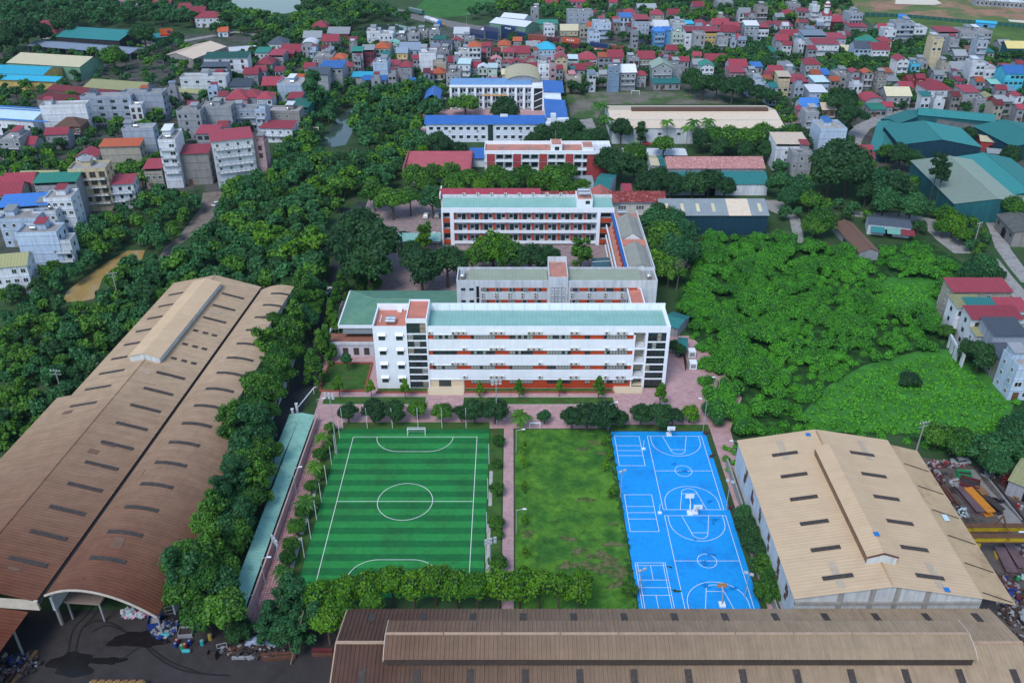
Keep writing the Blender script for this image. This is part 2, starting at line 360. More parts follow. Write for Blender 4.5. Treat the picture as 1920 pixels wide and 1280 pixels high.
stroke([(fx0, fy0), (fx1, fy0), (fx1, fy1), (fx0, fy1)], lw, pitch, True)
stroke([(fx0 + .1, fc), (fx1 - .1, fc)], lw, pitch)
stroke(arc((fx0 + fx1) / 2, fc, 6.1, 6.1, 0, 360, 40)[:-1], lw, pitch, True)
mx = (fx0 + fx1) / 2
for yb, s_ in ((fy1, -1), (fy0, 1)):
    stroke([(mx - 9.3, yb)] + arc(mx - 3.5, yb, 5.8, 5.8, 180, 270 if s_ < 0 else 90, 12)[1:] + ([(p[0], p[1]) for p in arc(mx + 3.5, yb, 5.8, 5.8, 270 if s_ < 0 else 90, 360 if s_ < 0 else 0, 12)]), lw, pitch)
# blue multi-sport court
court = rect('sports_court', 24.3, 47.6, 115.0, 175.3, .075, BLUE)
lw = .10
bbx0, bbx1 = 33.1, 46.35
y1a, y0a = G(1263, 818).y, G(1300, 955.5).y
y1b = G(1305, 966.7).y; mid2 = G(1328, 1051.5).y; y0b = 2 * mid2 - y1b
bx = (bbx0 + bbx1) / 2
for ya, yb in ((y1a, y0a), (y1b, y0b)):
    stroke([(bbx0, yb), (bbx1, yb), (bbx1, ya), (bbx0, ya)], lw, court, True)
    ym = (ya + yb) / 2; stroke([(bbx0 + .08, ym), (bbx1 - .08, ym)], lw, court)
    stroke(arc(bx, ym, 1.95, 1.95, 0, 360, 28)[:-1], lw, court, True)
    for y_, s_ in ((ya, -1), (yb, 1)):
        stroke([(bx - 2.9, y_ + s_ * .08), (bx - 1.75, y_ + s_ * 5.3)], lw, court); stroke([(bx + 2.9, y_ + s_ * .08), (bx + 1.75, y_ + s_ * 5.3)], lw, court)
        stroke([(bx - 1.68, y_ + s_ * 5.3), (bx + 1.68, y_ + s_ * 5.3)], lw, court)
        stroke(arc(bx, y_ + s_ * 5.3, 1.75, 1.75, 180, 180 - 180 * s_, 14), lw, court)
        e = 5.9; stroke([(bx - e, y_ + s_ * .08), (bx - e, y_ + s_ * 2.2)] + arc(bx, y_ + s_ * 2.2, e, 5.6, 180, 180 - 180 * s_, 26)[1:-1] + [(bx + e, y_ + s_ * 2.2), (bx + e, y_ + s_ * .08)], lw, court)
def volley(xa, xb, yt, yb):
    stroke([(xa, yb), (xb, yb), (xb, yt), (xa, yt)], lw, court, True); L = yt - yb
    for t in (.33, .5, .67): stroke([(xa + .08, yb + L * t), (xb - .08, yb + L * t)], lw, court)
volley(25.1, 31.1, G(1170, 818).y, G(1180, 873).y)
volley(25.1, 31.2, G(1190, 927.5).y, G(1200, 996.5).y)
ya, yb = G(1215, 1055).y, G(1215, 1055).y - 13.4; xa, xb = 25.0, 31.1
stroke([(xa, yb), (xb, yb), (xb, ya), (xa, ya)], .09, court, True)
for x in (xa + .45, xb - .45): stroke([(x, yb + .06), (x, ya - .06)], .09, court)
for y in (ya - .75, yb + .75, (ya + yb) / 2 - 2, (ya + yb) / 2 + 2, (ya + yb) / 2): stroke([(xa + .06, y), (xb - .06, y)], .09, court)
for a, b_ in ((ya - .8, (ya + yb) / 2 + 2.05), ((ya + yb) / 2 - 2.05, yb + .8)): stroke([((xa + xb) / 2, a), ((xa + xb) / 2, b_)], .09, court)
# yards
rect('factory_yard', -140, -29, 60, 118.5, .02, YARD)
YARD2 = mat('scrapyard_floor', (.10, .085, .078), .9, .3, .3, col2=(.035, .028, .028), c2lo=.5, c2hi=.6, c2scale=.2)
sheet('scrapyard_ground', [(86, 60), (150, 60), (150, 150), (120, 158), (98, 165), (86, 165)], .02, YARD2)
ribbon('yard_track', [(1810, 880), (1840, 920), (1885, 965), (1925, 1010)], 4.2, .03, mat('yard_track_concrete', (.22, .215, .21), .9, .2, .3))
# tyre marks in the yard
TYRE = mat('tyre_mark', (.016, .015, .015), .7, .2, 2)
def curve_px(pts, n=24):
    P = [G(x, y) for x, y in pts]; out = []
    for i in range(len(P) - 1):
        p0 = P[max(i - 1, 0)]; p1 = P[i]; p2 = P[i + 1]; p3 = P[min(i + 2, len(P) - 1)]
        for k_ in range(n // (len(P) - 1)):
            t = k_ / (n // (len(P) - 1)); out.append(.5 * ((2 * p1) + (-p0 + p2) * t + (2 * p0 - 5 * p1 + 4 * p2 - p3) * t * t + (-p0 + 3 * p1 - 3 * p2 + p3) * t ** 3))
    out.append(P[-1]); return out
for pts in ([(190, 1115), (165, 1150), (138, 1180), (128, 1222)], [(202, 1118), (178, 1152), (152, 1182), (142, 1224)], [(160, 1175), (180, 1163), (215, 1170), (245, 1190), (280, 1212), (320, 1240), (380, 1262)], [(172, 1185), (200, 1172), (230, 1182), (262, 1202), (300, 1235), (350, 1258), (430, 1266)], [(272, 1205), (230, 1235), (225, 1240)]):
    o = stroke(curve_px(pts), .35, None, zb=.03, name='tyre_mark', m=TYRE); o['kind'] = 'structure'
def blob_sheet(name, cx, cy, rx, ry, z, m, seed, px=True, rough=.35):
    rnd = random.Random(seed); c = G(cx, cy) if px else Vector((cx, cy, 0)); n = 26; ph = [rnd.uniform(0, 6.28) for _ in range(4)]
    pts = []
    for i in range(n):
        t = 6.2832 * i / n; k_ = 1 + rough * (.5 * math.sin(2 * t + ph[0]) + .35 * math.sin(3 * t + ph[1]) + .3 * math.sin(5 * t + ph[2]) + .25 * math.sin(8 * t + ph[3]))
        pts.append((c.x + rx * k_ * math.cos(t), c.y + ry * k_ * math.sin(t)))
    return sheet(name, pts, z, m)
WETD = mat('wet_oil_stain', (.014, .012, .012), .25, .25, 1.5, spec=.4)
blob_sheet('oil_stain', 262, 1198, 4.6, 2.2, .05, WETD, 3); blob_sheet('oil_stain', 135, 1245, 4.5, 2.4, .05, WETD, 5); blob_sheet('oil_stain', 200, 1238, 3.0, .9, .052, WETD, 8)
blob_sheet('oil_stain', 1868, 938, 1.6, 1.0, .05, WETD, 9)
# wet patches and leaf litter on the court
WETB = mat('damp_court_patch', (.005, .18, .52), .4, .3, 1.5)
for i, (x, y, r) in enumerate(((1264, 870, .6), (1282, 884, .9), (1331, 940, .7), (1340, 975, .9), (1337, 982, .4), (1336, 1040, .7), (1322, 1056, .9), (1323, 1098, .8), (1375, 1103, .7), (1304, 1012, .4))):
    blob_sheet('damp_patch', x, y, r, r * .62, .118, WETB, 20 + i, rough=.6)
LITTER = mat('leaf_litter', (.03, .06, .015), .95, .3, 3)
for i, (x, y, r) in enumerate(((1256, 1063, .45), (1268, 1108, .7))): blob_sheet('leaf_litter_patch', x, y, r, r * .6, .119, LITTER, 40 + i, rough=.7)
# bare soil patches on the lawn
BARE = mat('bare_soil', (.15, .135, .065), .95, .3, 1.2, col2=(.05, .095, .02), c2lo=.40, c2hi=.58, c2scale=.7)
for i, (x, y, r) in enumerate(((1098, 936, 1.6), (1150, 982, .9), (1085, 1033, 1.8), (1130, 1070, 2.2), (1155, 1060, 1.7), (1065, 1010, 1.5), (1160, 1095, 2.0), (1095, 842, 1.4), (990, 1000, 1.6), (1140, 1050, 2.6), (1165, 1075, 2.2), (1100, 1060, 2.4), (1120, 1040, 2.0), (1150, 1020, 1.8), (1060, 1060, 1.6), (1115, 830, 1.6), (1130, 850, 1.2))): blob_sheet('bare_patch', x, y, r, r * .55, .068 + i * .001, BARE, 60 + i, rough=.6)
# water
WATER = mat('pond_water', (.045, .075, .065), .08, .15, .05, spec=.5)
MUD = mat('muddy_water', (.36, .24, .085), .18, .10, .2, spec=.5)
sheet('pond', [(425, 0), (470, -8), (565, -4), (562, 20), (535, 26), (500, 27), (470, 25), (445, 12)], .05, WATER, px=True)
sheet('pond', [(672, 54), (690, 47), (740, 45), (770, 52), (768, 62), (735, 66), (690, 62)], .05, WATER, px=True)
sheet('pond', [(655, 205), (672, 212), (666, 232), (660, 250), (648, 272), (625, 276), (604, 274), (604, 262), (622, 238), (632, 222)], .05, WATER, px=True)
sheet('stream', [(118, 566), (124, 548), (148, 528), (178, 508), (200, 492), (225, 478), (240, 470), (272, 469), (266, 487), (240, 495), (210, 505), (192, 522), (184, 545), (176, 560), (150, 566)], .05, MUD, px=True)
# fields and building site at the far edge
sheet('far_meadow', [(770, 26), (800, -4), (1000, -6), (900, 22), (870, 30), (820, 34)], .04, MEADOW, px=True)
SITE = mat('building_site_soil', (.30, .17, .11), .95, .25, .05, col2=(.10, .15, .045), c2lo=.46, c2hi=.56, c2scale=.028)
sheet('building_site', [(1560, 30), (1600, -30), (1960, -60), (1960, 46), (1800, 38), (1700, 30)], .04, SITE, px=True)
sheet('far_meadow', [(1620, 34), (1700, 31), (1800, 38), (1940, 48), (1940, 90), (1800, 75), (1700, 60), (1640, 50)], .05, mat('rough_meadow', (.07, .14, .025), .95, .3, .06, col2=(.10, .11, .05)), px=True)
SAND = mat('pale_sand', (.62, .56, .47), .95, .08, .1)
sheet('sand_strip', [(1678, 8), (1680, -2), (1755, 0), (1766, 7), (1750, 10)], .06, SAND, px=True)
sheet('sand_strip', [(1890, 37), (1960, 42), (1960, 47), (1893, 41)], .06, SAND, px=True)
sheet('bare_sports_ground', [(1062, 178), (1130, 172), (1300, 172), (1345, 180), (1365, 195), (1135, 196), (1120, 222), (1070, 222)], .04, mat('worn_sports_ground', (.16, .15, .12), .95, .3, .09, col2=(.055, .11, .03), c2lo=.46, c2hi=.58, c2scale=.06), px=True)
sheet('concrete_apron', [(1080, 226), (1110, 222), (1118, 240), (1105, 250), (1085, 240)], .05, LANE, px=True)
sheet('far_meadow', [(0, 640), (20, 590), (50, 600), (60, 640), (20, 680), (0, 690)], .04, MEADOW, px=True)
sheet('field_ground', [(1300, 480), (1330, 436), (1440, 440), (1480, 452), (1570, 470), (1640, 478), (1720, 440), (1850, 520), (1800, 560), (1765, 600), (1790, 650), (1860, 690), (1935, 760), (1935, 870), (1760, 850), (1690, 815), (1380, 815), (1330, 780), (1300, 700), (1282, 600), (1265, 560)], .04, mat('weedy_field', (.014, .055, .010), .95, .4, .3, bump=1.0, bscale=1.2, col2=(.035, .12, .018)), px=True)
sheet('field_grass', [(1505, 775), (1550, 725), (1620, 685), (1735, 655), (1785, 655), (1850, 700), (1905, 750), (1880, 805), (1700, 812), (1540, 808)], .06, mat('field_grass', (.045, .19, .025), .95, .3, .25, bump=1.0, bscale=1.4, col2=(.03, .13, .02)), px=True)
sheet('field_grass', [(1640, 560), (1660, 520), (1790, 520), (1790, 560), (1770, 600), (1690, 590)], .06, MC['field_grass'], px=True)
# ================================================================ school
def skyl(b, a, bq, c, d, t=.05): b.slab(a, bq, c, d, t)
def strip_windows(parent, x0, x1, y, z0, z1, n, mode, rnd):
    """one window group: dark frame with n panes set back in the wall, each pane a part of its own below it"""
    w_ = MB(); t = .08
    w_.box(x0, x1, y - .02, y + .1, z0, z0 + t); w_.box(x0, x1, y - .02, y + .1, z1 - t, z1)
    for i in range(n + 1):
        x = x0 + (x1 - x0) * i / n; w_.box(max(x0, x - .06), min(x1, x + .06), y - .02, y + .1, z0 + t, z1 - t)
    f = w_.build('window_band', DF, parent)
    for i in range(n):
        xa = x0 + (x1 - x0) * i / n + .06; xb = x0 + (x1 - x0) * (i + 1) / n - .06
        p = MB(); p.face([(xa, y + .04, z0 + t), (xb, y + .04, z0 + t), (xb, y + .04, z1 - t), (xa, y + .04, z1 - t)])
        p.build('pane', CURTAIN if rnd.random() < mode else GLASS, f)
def X_at(px, Y, z): return (px - 960) * (Y * cp + (CAMZ - z) * sp) / FPX
def main_block():
    rnd = random.Random(5); F = 194.6; B = 204.9; x0, x1 = -35.6, 40.5; zt = 18.8
    t = thing('school_block', 'long white four-storey school block with mint roof, orange window bands and glazed stair towers', 'school building', (2.4, 199.5, 0)); foot(x0, x1, F, B)
    ent0, ent1 = -21.9, -12.6
    # white shell: pieces in front of the orange plane (F+.45)
    P = F + .10
    s = MB()
    s.box(x0, -27.0, F, B, 0, 18.0)                       # left wing
    s.box(-21.6, 31.6, P + .2, B, 0, 17.6)                # core behind the orange plane
    s.box(31.6, x1 - .9, P + 3.2, B, 0, 17.6)
    s.box(x1 - .9, x1, F, B, 0, zt)                       # right end wall
    s.box(34.3, 34.9, F, P + 3.2, 0, 17.0)                # pier between balconies and glazed stair
    s.box(31.2, 31.7, F, P + 3.2, 2.9, 17.0)
    s.box(31.7, x1 - .9, F, F + .35, 17.0, zt); s.box(31.7, x1 - .9, F + .35, P + 3.4, 17.0, 17.6)
    s.box(-21.6, 31.7, F, F + .35, 16.4, zt)              # top spandrel / parapet
    w_ = s.build('wall', WHITE, t)
    for za, zb in ((11.75, 15.05), (7.2, 10.4), (2.95, 5.85)):
        s = MB(); s.box(-21.6, 31.2, F, P, za, zb); s.build('spandrel', WHITE, t)
        s = MB(); s.box(-21.6, 31.2, F - .14, F - .002, zb + 1.34, zb + 1.46); s.build('ledge', WHITE, t)
    s = MB(); s.box(-22.2, 31.9, F - .22, F - .002, 2.78, 2.95); s.build('ledge', WHITE, t)
    for za, zb in ((15.05, 16.4), (10.4, 11.75), (5.85, 7.2)):
        s = MB(); s.box(-21.6, 31.2, P + .02, P + .2, za, zb); s.build('orange_band', ORANGE, t)
    s = MB(); s.box(ent1, 31.2, P + .02, P + .2, 0, 2.9); s.build('orange_ground_wall', ORANGE, t)
    # window groups
    groups = [(812, 857, 8), (883, 928, 8), (955, 999, 8), (1025, 1070, 8), (1096, 1106, 2), (1132, 1176, 8)]
    for zi, (za, zb) in enumerate(((15.1, 16.3), (10.45, 11.65), (5.9, 7.1), (1.5, 2.7))):
        for gi, (a, b, n) in enumerate(groups):
            if zi == 3 and gi == 0: continue
            strip_windows(t, X_at(a, F, za), X_at(b, F, za), P - .04, za, zb, n, (.85, .2)[rnd.random() < .3], rnd)
    acs = {0: (807, 851, 861, 870, 922, 931, 941, 993, 1002, 1012, 1073, 1082, 1138, 1160, 1171), 1: (871, 922, 932, 942, 992, 1002, 1012, 1073, 1082, 1138, 1160, 1170), 2: (809, 850, 860, 870, 922, 932, 942, 1013, 1072, 1081, 1137, 1159, 1169), 3: (872, 922, 932, 942, 1013, 1071, 1081, 1136, 1158, 1168)}
    for k_, za in enumerate((16.75, 11.95, 7.45, 3.35)):
        for a in acs[k_]: winst('air_conditioner', ACU, t, (X_at(a, F, za), F, za), (1.25, 1.15, 1.15))
        s = MB(); s.tube((-14, F - .05, za - .12), (30, F - .05, za - .12), .03, .03, 5); s.build('pipe_run', GREYM, t)
    # entrance recesses
    s = MB(); s.box(ent0 - .2, ent1, F - 2.6, P + .1, 0, .55); s.box(ent0, ent1 - .1, F - 3.0, F - 2.6, 0, .36); s.box(ent0, ent1 - .1, F - 3.4, F - 3.0, 0, .18)
    s.build('entrance_steps', [CREAM], t)
    s = MB(); s.box(ent0 - .1, ent1 - .1, P + .0, P + .18, .55, 2.75); s.build('entrance_wall', CREAM, t)
    s = MB(); s.box(-19.3, -16.1, P - .06, P + .0, .56, 2.6); s.build('entrance_door', GLASS, t)
    s = MB(); s.box(26.9, 34.4, F - 2.2, F + .4, 0, .55); s.box(27.2, 34.2, F - 2.6, F - 2.2, 0, .3); s.build('entrance_steps', CREAM, t)
    # balcony openings
    for zb in (0.55, 3.6, 8.0, 12.5):
        s = MB(); s.box(31.7, 34.3, F + .02, P + 3.2, zb - .6, zb); s.build('balcony_floor', WHITE if zb > 1 else CREAM, t)
        s = MB(); s.box(31.75, 34.25, P + 3.05, P + 3.18, zb + .02, zb + 3.3); s.build('balcony_back_wall', mat('balcony_cream', (.42, .36, .27), .8, .1), t)
        if zb > 1:
            s = MB(); s.box(31.75, 34.25, F + .1, F + .16, zb + 1.0, zb + 1.08)
            for i in range(9): s.box(31.8 + i * .3, 31.85 + i * .3, F + .1, F + .15, zb, zb + 1.0)
            s.build('balcony_railing', GREYM, t)
    # glazed stairs
    def glazed(xa, xb, zs, y, cols, topz):
        g = MB(); g.face([(xa, y + .25, zs[0]), (xb, y + .25, zs[0]), (xb, y + .25, topz), (xa, y + .25, topz)]); pan = g.build('stair_glazing', GLASS, t)
        for z in zs[1:]:
            s = MB(); s.box(xa, xb, y + .06, y + .3, z - .17, z + .17); s.build('landing_slab', WHITE, t)
        fr = MB()
        for i in range(cols + 1): x = xa + (xb - xa) * i / cols; fr.box(x - .06, x + .06, y + .1, y + .28, zs[0], topz)
        allz = list(zs) + [topz]
        for i in range(len(allz) - 1): z = (allz[i] + allz[i + 1]) / 2; fr.box(xa, xb, y + .12, y + .27, z - .04, z + .04)
        fr.build('mullions', DF, pan)
        for i in range(len(zs)):                                   # half-landings and blinds seen behind the glass
            za = zs[i] + .3; zb2 = (list(zs) + [topz])[i + 1] - .3
            if rnd.random() < .75:
                k_ = rnd.choice((0, 1, 2)) % cols; xa2 = xa + (xb - xa) * k_ / cols + .1; xb2 = xa + (xb - xa) * (k_ + 1) / cols - .1
                s = MB(); s.box(xa2, xb2, y + .21, y + .24, za, zb2); s.build('blind', rnd.choice((mat('blind_beige', (.30, .26, .19), .8, .1), DARK, CURTAIN)), t)
    glazed(-26.9, -22.0, [.3, 2.3, 4.3, 6.4, 8.4, 10.5, 12.5, 14.6, 16.6], F - .1, 3, 19.9)
    s = MB(); s.box(-27.0, -21.6, F + .3, B, 0, 20.0); s.box(-27.0, -26.9, F - .2, F + .3, 0, 20.9); s.box(-22.0, -21.6, F - .2, F + .3, 0, 20.9); s.box(-26.9, -22.0, F - .2, F + .3, 19.9, 20.9)
    s.build('stair_tower_wall', WHITE, t)
    s = MB(); s.box(-27.0, -21.6, F - .2, F + .0, 20.9, 21.2); s.box(-27.0, -26.75, F, B, 20.0, 21.2); s.box(-21.85, -21.6, F, B, 20.0, 21.2); s.box(-26.75, -21.85, B - .25, B, 20, 21.2); s.build('stair_tower_parapet', WHITE, t)
    s = MB(); s.box(-26.75, -21.85, F + .3, B - .25, 20.0, 20.75); s.build('stair_tower_roof', TERRA, t)
    glazed(34.9, 39.6, [.6, 2.9, 5.1, 7.4, 9.6, 11.9, 14.2], F - .05, 4, 17.0)
    # roofs
    s = MB(); s.ribs([(Vector((-21.6, F + .35, 18.05)), Vector((x1 - .9, F + .35, 18.05))), (Vector((-21.6, F + 5.5, 18.35)), Vector((x1 - .9, F + 5.5, 18.35))), (Vector((-21.6, B - .5, 18.05)), Vector((x1 - .9, B - .5, 18.05)))], 1.0, .05)
    s.build('roof', MINT, t)
    s = MB(); s.box(x0, -27.0, B - .3, B, 18.0, 20.0); s.box(x0, x0 + .3, F, B - .3, 18.0, 19.2); s.box(x0 + .3, -27.0, F, F + .3, 18.0, 18.8)
    s.box(-21.6, x1, B - .3, B, 17.6, 20.1)
    s.build('parapet', WHITE, t)
    for i in range(18):
        x = -20 + i * 3.3
        if x < x1 - 1: s = MB(); s.box(x - .12, x + .12, B - .55, B - .3, 18.0, 20.1); s.build('parapet_post', WHITE, t)
    s = MB(); s.box(x0 + .3, -27.0, F + .3, B - .3, 18.0, 18.12); s.build('terrace_roof', TERRA, t)
    for dy in (0, 1.4): winst('water_tank', TANK, t, (-31.3, 197.0 + dy, 18.1), (1.25, 1.1, 1.1))
    s = MB(); s.box(-34.2, -33.9, 198, 201.5, 18.12, 18.4); s.build('roof_pipe_box', OLDWHITE, t)
    s = MB(); s.box(-30.2, -29, 203.4, 204.3, 18.12, 18.9); s.build('roof_hatch', WHITE, t)
    # left wing windows with awnings
    for z in (15.4, 11.0, 6.7, 2.5):
        for x in (-33.4, -28.9):
            wwindow(t, x, F, z, 1.7, 1.2, 'f', 'd')
            s = MB(); s.slab((x - 1.05, F - .65, z + .95), (x + 1.05, F - .65, z + .95), (x + 1.05, F, z + 1.5), (x - 1.05, F, z + 1.5), .12); s.build('awning', WHITE, t)
main_block()
def gym():
    t = thing('assembly_hall', 'low hall with green hipped roof behind the left end of the front school block', 'hall', (-32, 226, 0)); foot(-50, -16.4, 214, 237)
    x0, x1, y0, y1, ze, zr = -48.8, -16.3, 215.6, 236.5, 7.4, 9.9
    s = MB(); s.box(x0 + .8, x1 - .2, y0 + .8, y1 - .8, 0, ze); s.build('wall', OLDWHITE, t)
    rx0, rx1, ry = x0 + 8.5, x1 - 8.5, (y0 + y1) / 2
    GR = mat('green_hip_roof', (.105, .235, .165), .6, .10, .3, col2=(.13, .25, .17)); a, b, c, d = Vector((x0, y0, ze)), Vector((x1, y0, ze)), Vector((x1, y1, ze)), Vector((x0, y1, ze)); e, f = Vector((rx0, ry, zr)), Vector((rx1, ry, zr))
    for q in ([a, b, f, e], [c, d, e, f]):
        s = MB(); s.slab(*q, .15); s.build('roof_slope', GR, t)
    for q in ([b, c, f], [d, a, e]):
        s = MB(); s.face(q); s.build('roof_hip', GR, t)
    for p, q in ((e, f), (a, e), (d, e), (b, f), (c, f)):
        s = MB(); s.tube(p + Vector((0, 0, .06)), q + Vector((0, 0, .06)), .14, .14, 5); s.build('ridge_cap', mat('green_ridge_cap', (.16, .32, .24), .6, .1), t)
    s = MB(); s.box(x0 - .2, x1 + .05, y0 - .4, y0 + .4, ze - .95, ze - .08); s.box(x0 - .4, x0 + .4, y0 + .4, y1, ze - .9, ze - .1); s.build('gutter_beam', WHITE, t)
    for i in range(7): wwindow(t, -46.5 + i * 2.2, y0 + .8, 4.9, 1.3, 1.7, 'f', 'g')
    s = MB(); s.slab((-47.5, 213.2, 5.9), (-35.8, 213.2, 5.9), (-35.8, 216.3, 6.3), (-47.5, 216.3, 6.3), .06); s.build('glass_canopy', mat('smoked_canopy', (.16, .18, .19), .3, .1), t)
    # low annexe
    t2 = thing('hall_annexe', 'single-storey white annexe with brown terrace roof beside the front school block', 'annexe', (-44, 213, 0)); foot(-52, -36, 209.5, 216)
    s = MB(); s.box(-51.8, -35.8, 210.6, 216.2, 0, 4.2); s.build('wall', mat('lilac_white_wall', (.55, .54, .60), .8, .06, .4, .1), t2)
    s = MB(); s.box(-51.6, -36, 210.8, 216.1, 4.2, 4.26); s.build('terrace_roof', mat('brown_terrace', (.30, .13, .09), .85, .2, .5), t2)
    s = MB(); s.box(-52.0, -35.8, 210.3, 210.75, 3.9, 4.7); s.box(-52.0, -51.6, 210.75, 218.5, 3.9, 4.7); s.build('parapet', OLDWHITE, t2)
    for x in (-49.8, -46.6, -43.6, -40.7): wwindow(t2, x, 210.6, 1.7, 1.5, 2.3, 'f', 't')
    s = MB(); s.box(-38.6, -36.9, 210.5, 210.62, .05, 2.9); s.build('door', DARK, t2)
    # pergola of steel bars along the hall
    t3 = thing('steel_pergola', 'narrow dark steel pergola along the left side of the green-roofed hall', 'pergola', (-50.6, 227, 0))
    for x in (-51.6, -49.8):
        s = MB(); s.box(x - .07, x + .07, 218.5, 236.5, 3.9, 4.1)
        for y in range(219, 237, 4): s.box(x - .06, x + .06, y - .06, y + .06, 0, 3.9)
        s.build('beam', GREYM, t3)
    for i in range(22): s = MB(); y = 218.9 + i * .8; s.box(-51.8, -49.6, y - .05, y + .05, 4.1, 4.2); s.build('slat', GREYM, t3)
gym()
def block_b():
    rnd = random.Random(8); t = thing('school_block', 'weathered white school block with grey-green roof, second from the front', 'school building', (13, 232.5, 0)); x0, x1, F, B, zt = -16.1, 42.2, 228.0, 237.0, 15.0; foot(x0, x1, F, B)
    s = MB(); s.box(x0, x1, F, B, 0, 14.0); s.box(x0, x1, F, F + .3, 14, zt); s.box(x0, x0 + .3, F + .3, B, 14, zt); s.box(x1 - .3, x1, F + .3, B, 14, zt); s.box(x0 + .3, x1 - .3, B - .3, B, 14, zt); s.build('wall', OLDWHITE, t)
    for a, b in ((-12.8, 10.4), (16.4, 37.8)):
        s = MB(); s.ribs([(Vector((a, F + .5, 14.15)), Vector((b, F + .5, 14.15))), (Vector((a, B - 1.0, 14.75)), Vector((b, B - 1.0, 14.75)))], 1.0, .05); s.build('roof', SAGE, t)
    s = MB(); s.box(x0 + .3, x1 - .3, F + .3, B - .3, 14.0, 14.06); s.build('roof_gutter_floor', CONC, t)
    s = MB(); s.box(10.6, 16.2, F - .5, B + .6, 0, 16.4); s.build('stair_tower_wall', OLDWHITE, t)
    s = MB(); s.box(10.6, 16.2, B + .3, B + .6, 16.4, 18.2); s.box(10.6, 10.85, F - .5, B + .3, 16.4, 17.0); s.box(15.95, 16.2, F - .5, B + .3, 16.4, 17.0); s.build('stair_tower_parapet', OLDWHITE, t)
    s = MB(); s.box(10.85, 15.95, F - .3, B + .3, 16.4, 16.5); s.build('stair_tower_roof', TERRA2, t)
    for z in (12.4, 10.6, 8.9, 7.2, 5.5):
        strip_windows(t, 11.3, 15.5, F - .53, z - .62, z + .62, 4, .25, rnd)
    for zb in (11.6, 7.7, 3.8):
        for a, b, n in ((-9, 10.2, 5), (17, 36.5, 4)):
            st = (b - a) / (n if n == 5 else n); k = 0
            s = MB(); s.box(a, b, F - .06, F - .01, zb, zb + 1.1); s.build('orange_band', ORANGE, t)
            for i in range(n):
                xa = a + i * st + .15; strip_windows(t, xa, xa + st * .52, F - .15, zb + .05, zb + 1.05, 4, .6, rnd)
                for dz in (-1.0, -1.85): winst('air_conditioner', ACU, t, (xa + .4, F, zb + dz), (.95, 1, .95))
        for x in (-14.2, -11.8): wwindow(t, x, F, zb + .6, 1.3, .8, 'f', 'd')
        s = MB(); s.box(a - 27.4, a - 26.6, F - .1, F - .02, zb - 2, zb + 1.6); s.build('dark_slot', DARK, t)
    for x in (-14.5, 40.0):
        o = winst('water_tank', TANK, t, (x, F + 4, 14.05), (1.7, 1.15, 1.15), math.pi / 2)
    t2 = thing('covered_walkway', 'terracotta-topped corridor linking the first two white school blocks', 'walkway', (35.5, 216, 0)); foot(33, 38, 205, 228)
    s = MB(); s.box(33.4, 37.6, 205.0, 227.9, 0, 12.0); s.build('wall', OLDWHITE, t2)
    s = MB(); s.box(33.4, 33.7, 205, 227.9, 12.0, 12.6); s.box(37.3, 37.6, 205, 227.9, 12, 12.6); s.build('parapet', WHITE, t2)
    s = MB(); s.box(33.7, 37.3, 205, 227.9, 12.0, 12.1); s.build('roof', TERRA, t2)
    for i in range(7): wwindow(t2, 33.4, 207 + i * 3, 9.6, 1.6, 1.4, 'l', 'd')
block_b()
def gallery_block(t, x0, x1, F, B, zt, floors, fh, bay, doorm, pil, wallm, rnd, z0=0.4):
    """open gallery facade: white parapet strips, set-back wall with doors and windows, orange pilasters"""
    for i in range(floors):
        z = z0 + i * fh
        s = MB(); s.box(x0, x1, F, F + .25, z, z + 1.05); s.build('gallery_parapet', wallm, t)
        s = MB(); s.box(x0, x1, F + .25, F + 2.0, z - .25, z); s.build('gallery_floor', OLDWHITE, t)
        n = int((x1 - x0) / bay)
        for k in range(n):
            xa = x0 + (x1 - x0) * k / n
            s = MB(); s.box(xa + .1, xa + .8, F + .6, F + 1.1, z, z + fh - .3); s.build('pilaster', pil, t)
            f = rnd.random() < .5
            for j, u in enumerate((.38, .72) if f else (.32, .66)):
                xx = xa + (x1 - x0) / n * u + .4
                if (j == 0) == f: wwindow(t, xx, F + 2.0, z + 1.25, 1.35, 2.5, 'f', doorm, 'door')
                else: wwindow(t, xx, F + 2.0, z + 1.75, 1.1, 1.2, 'f', 'd')
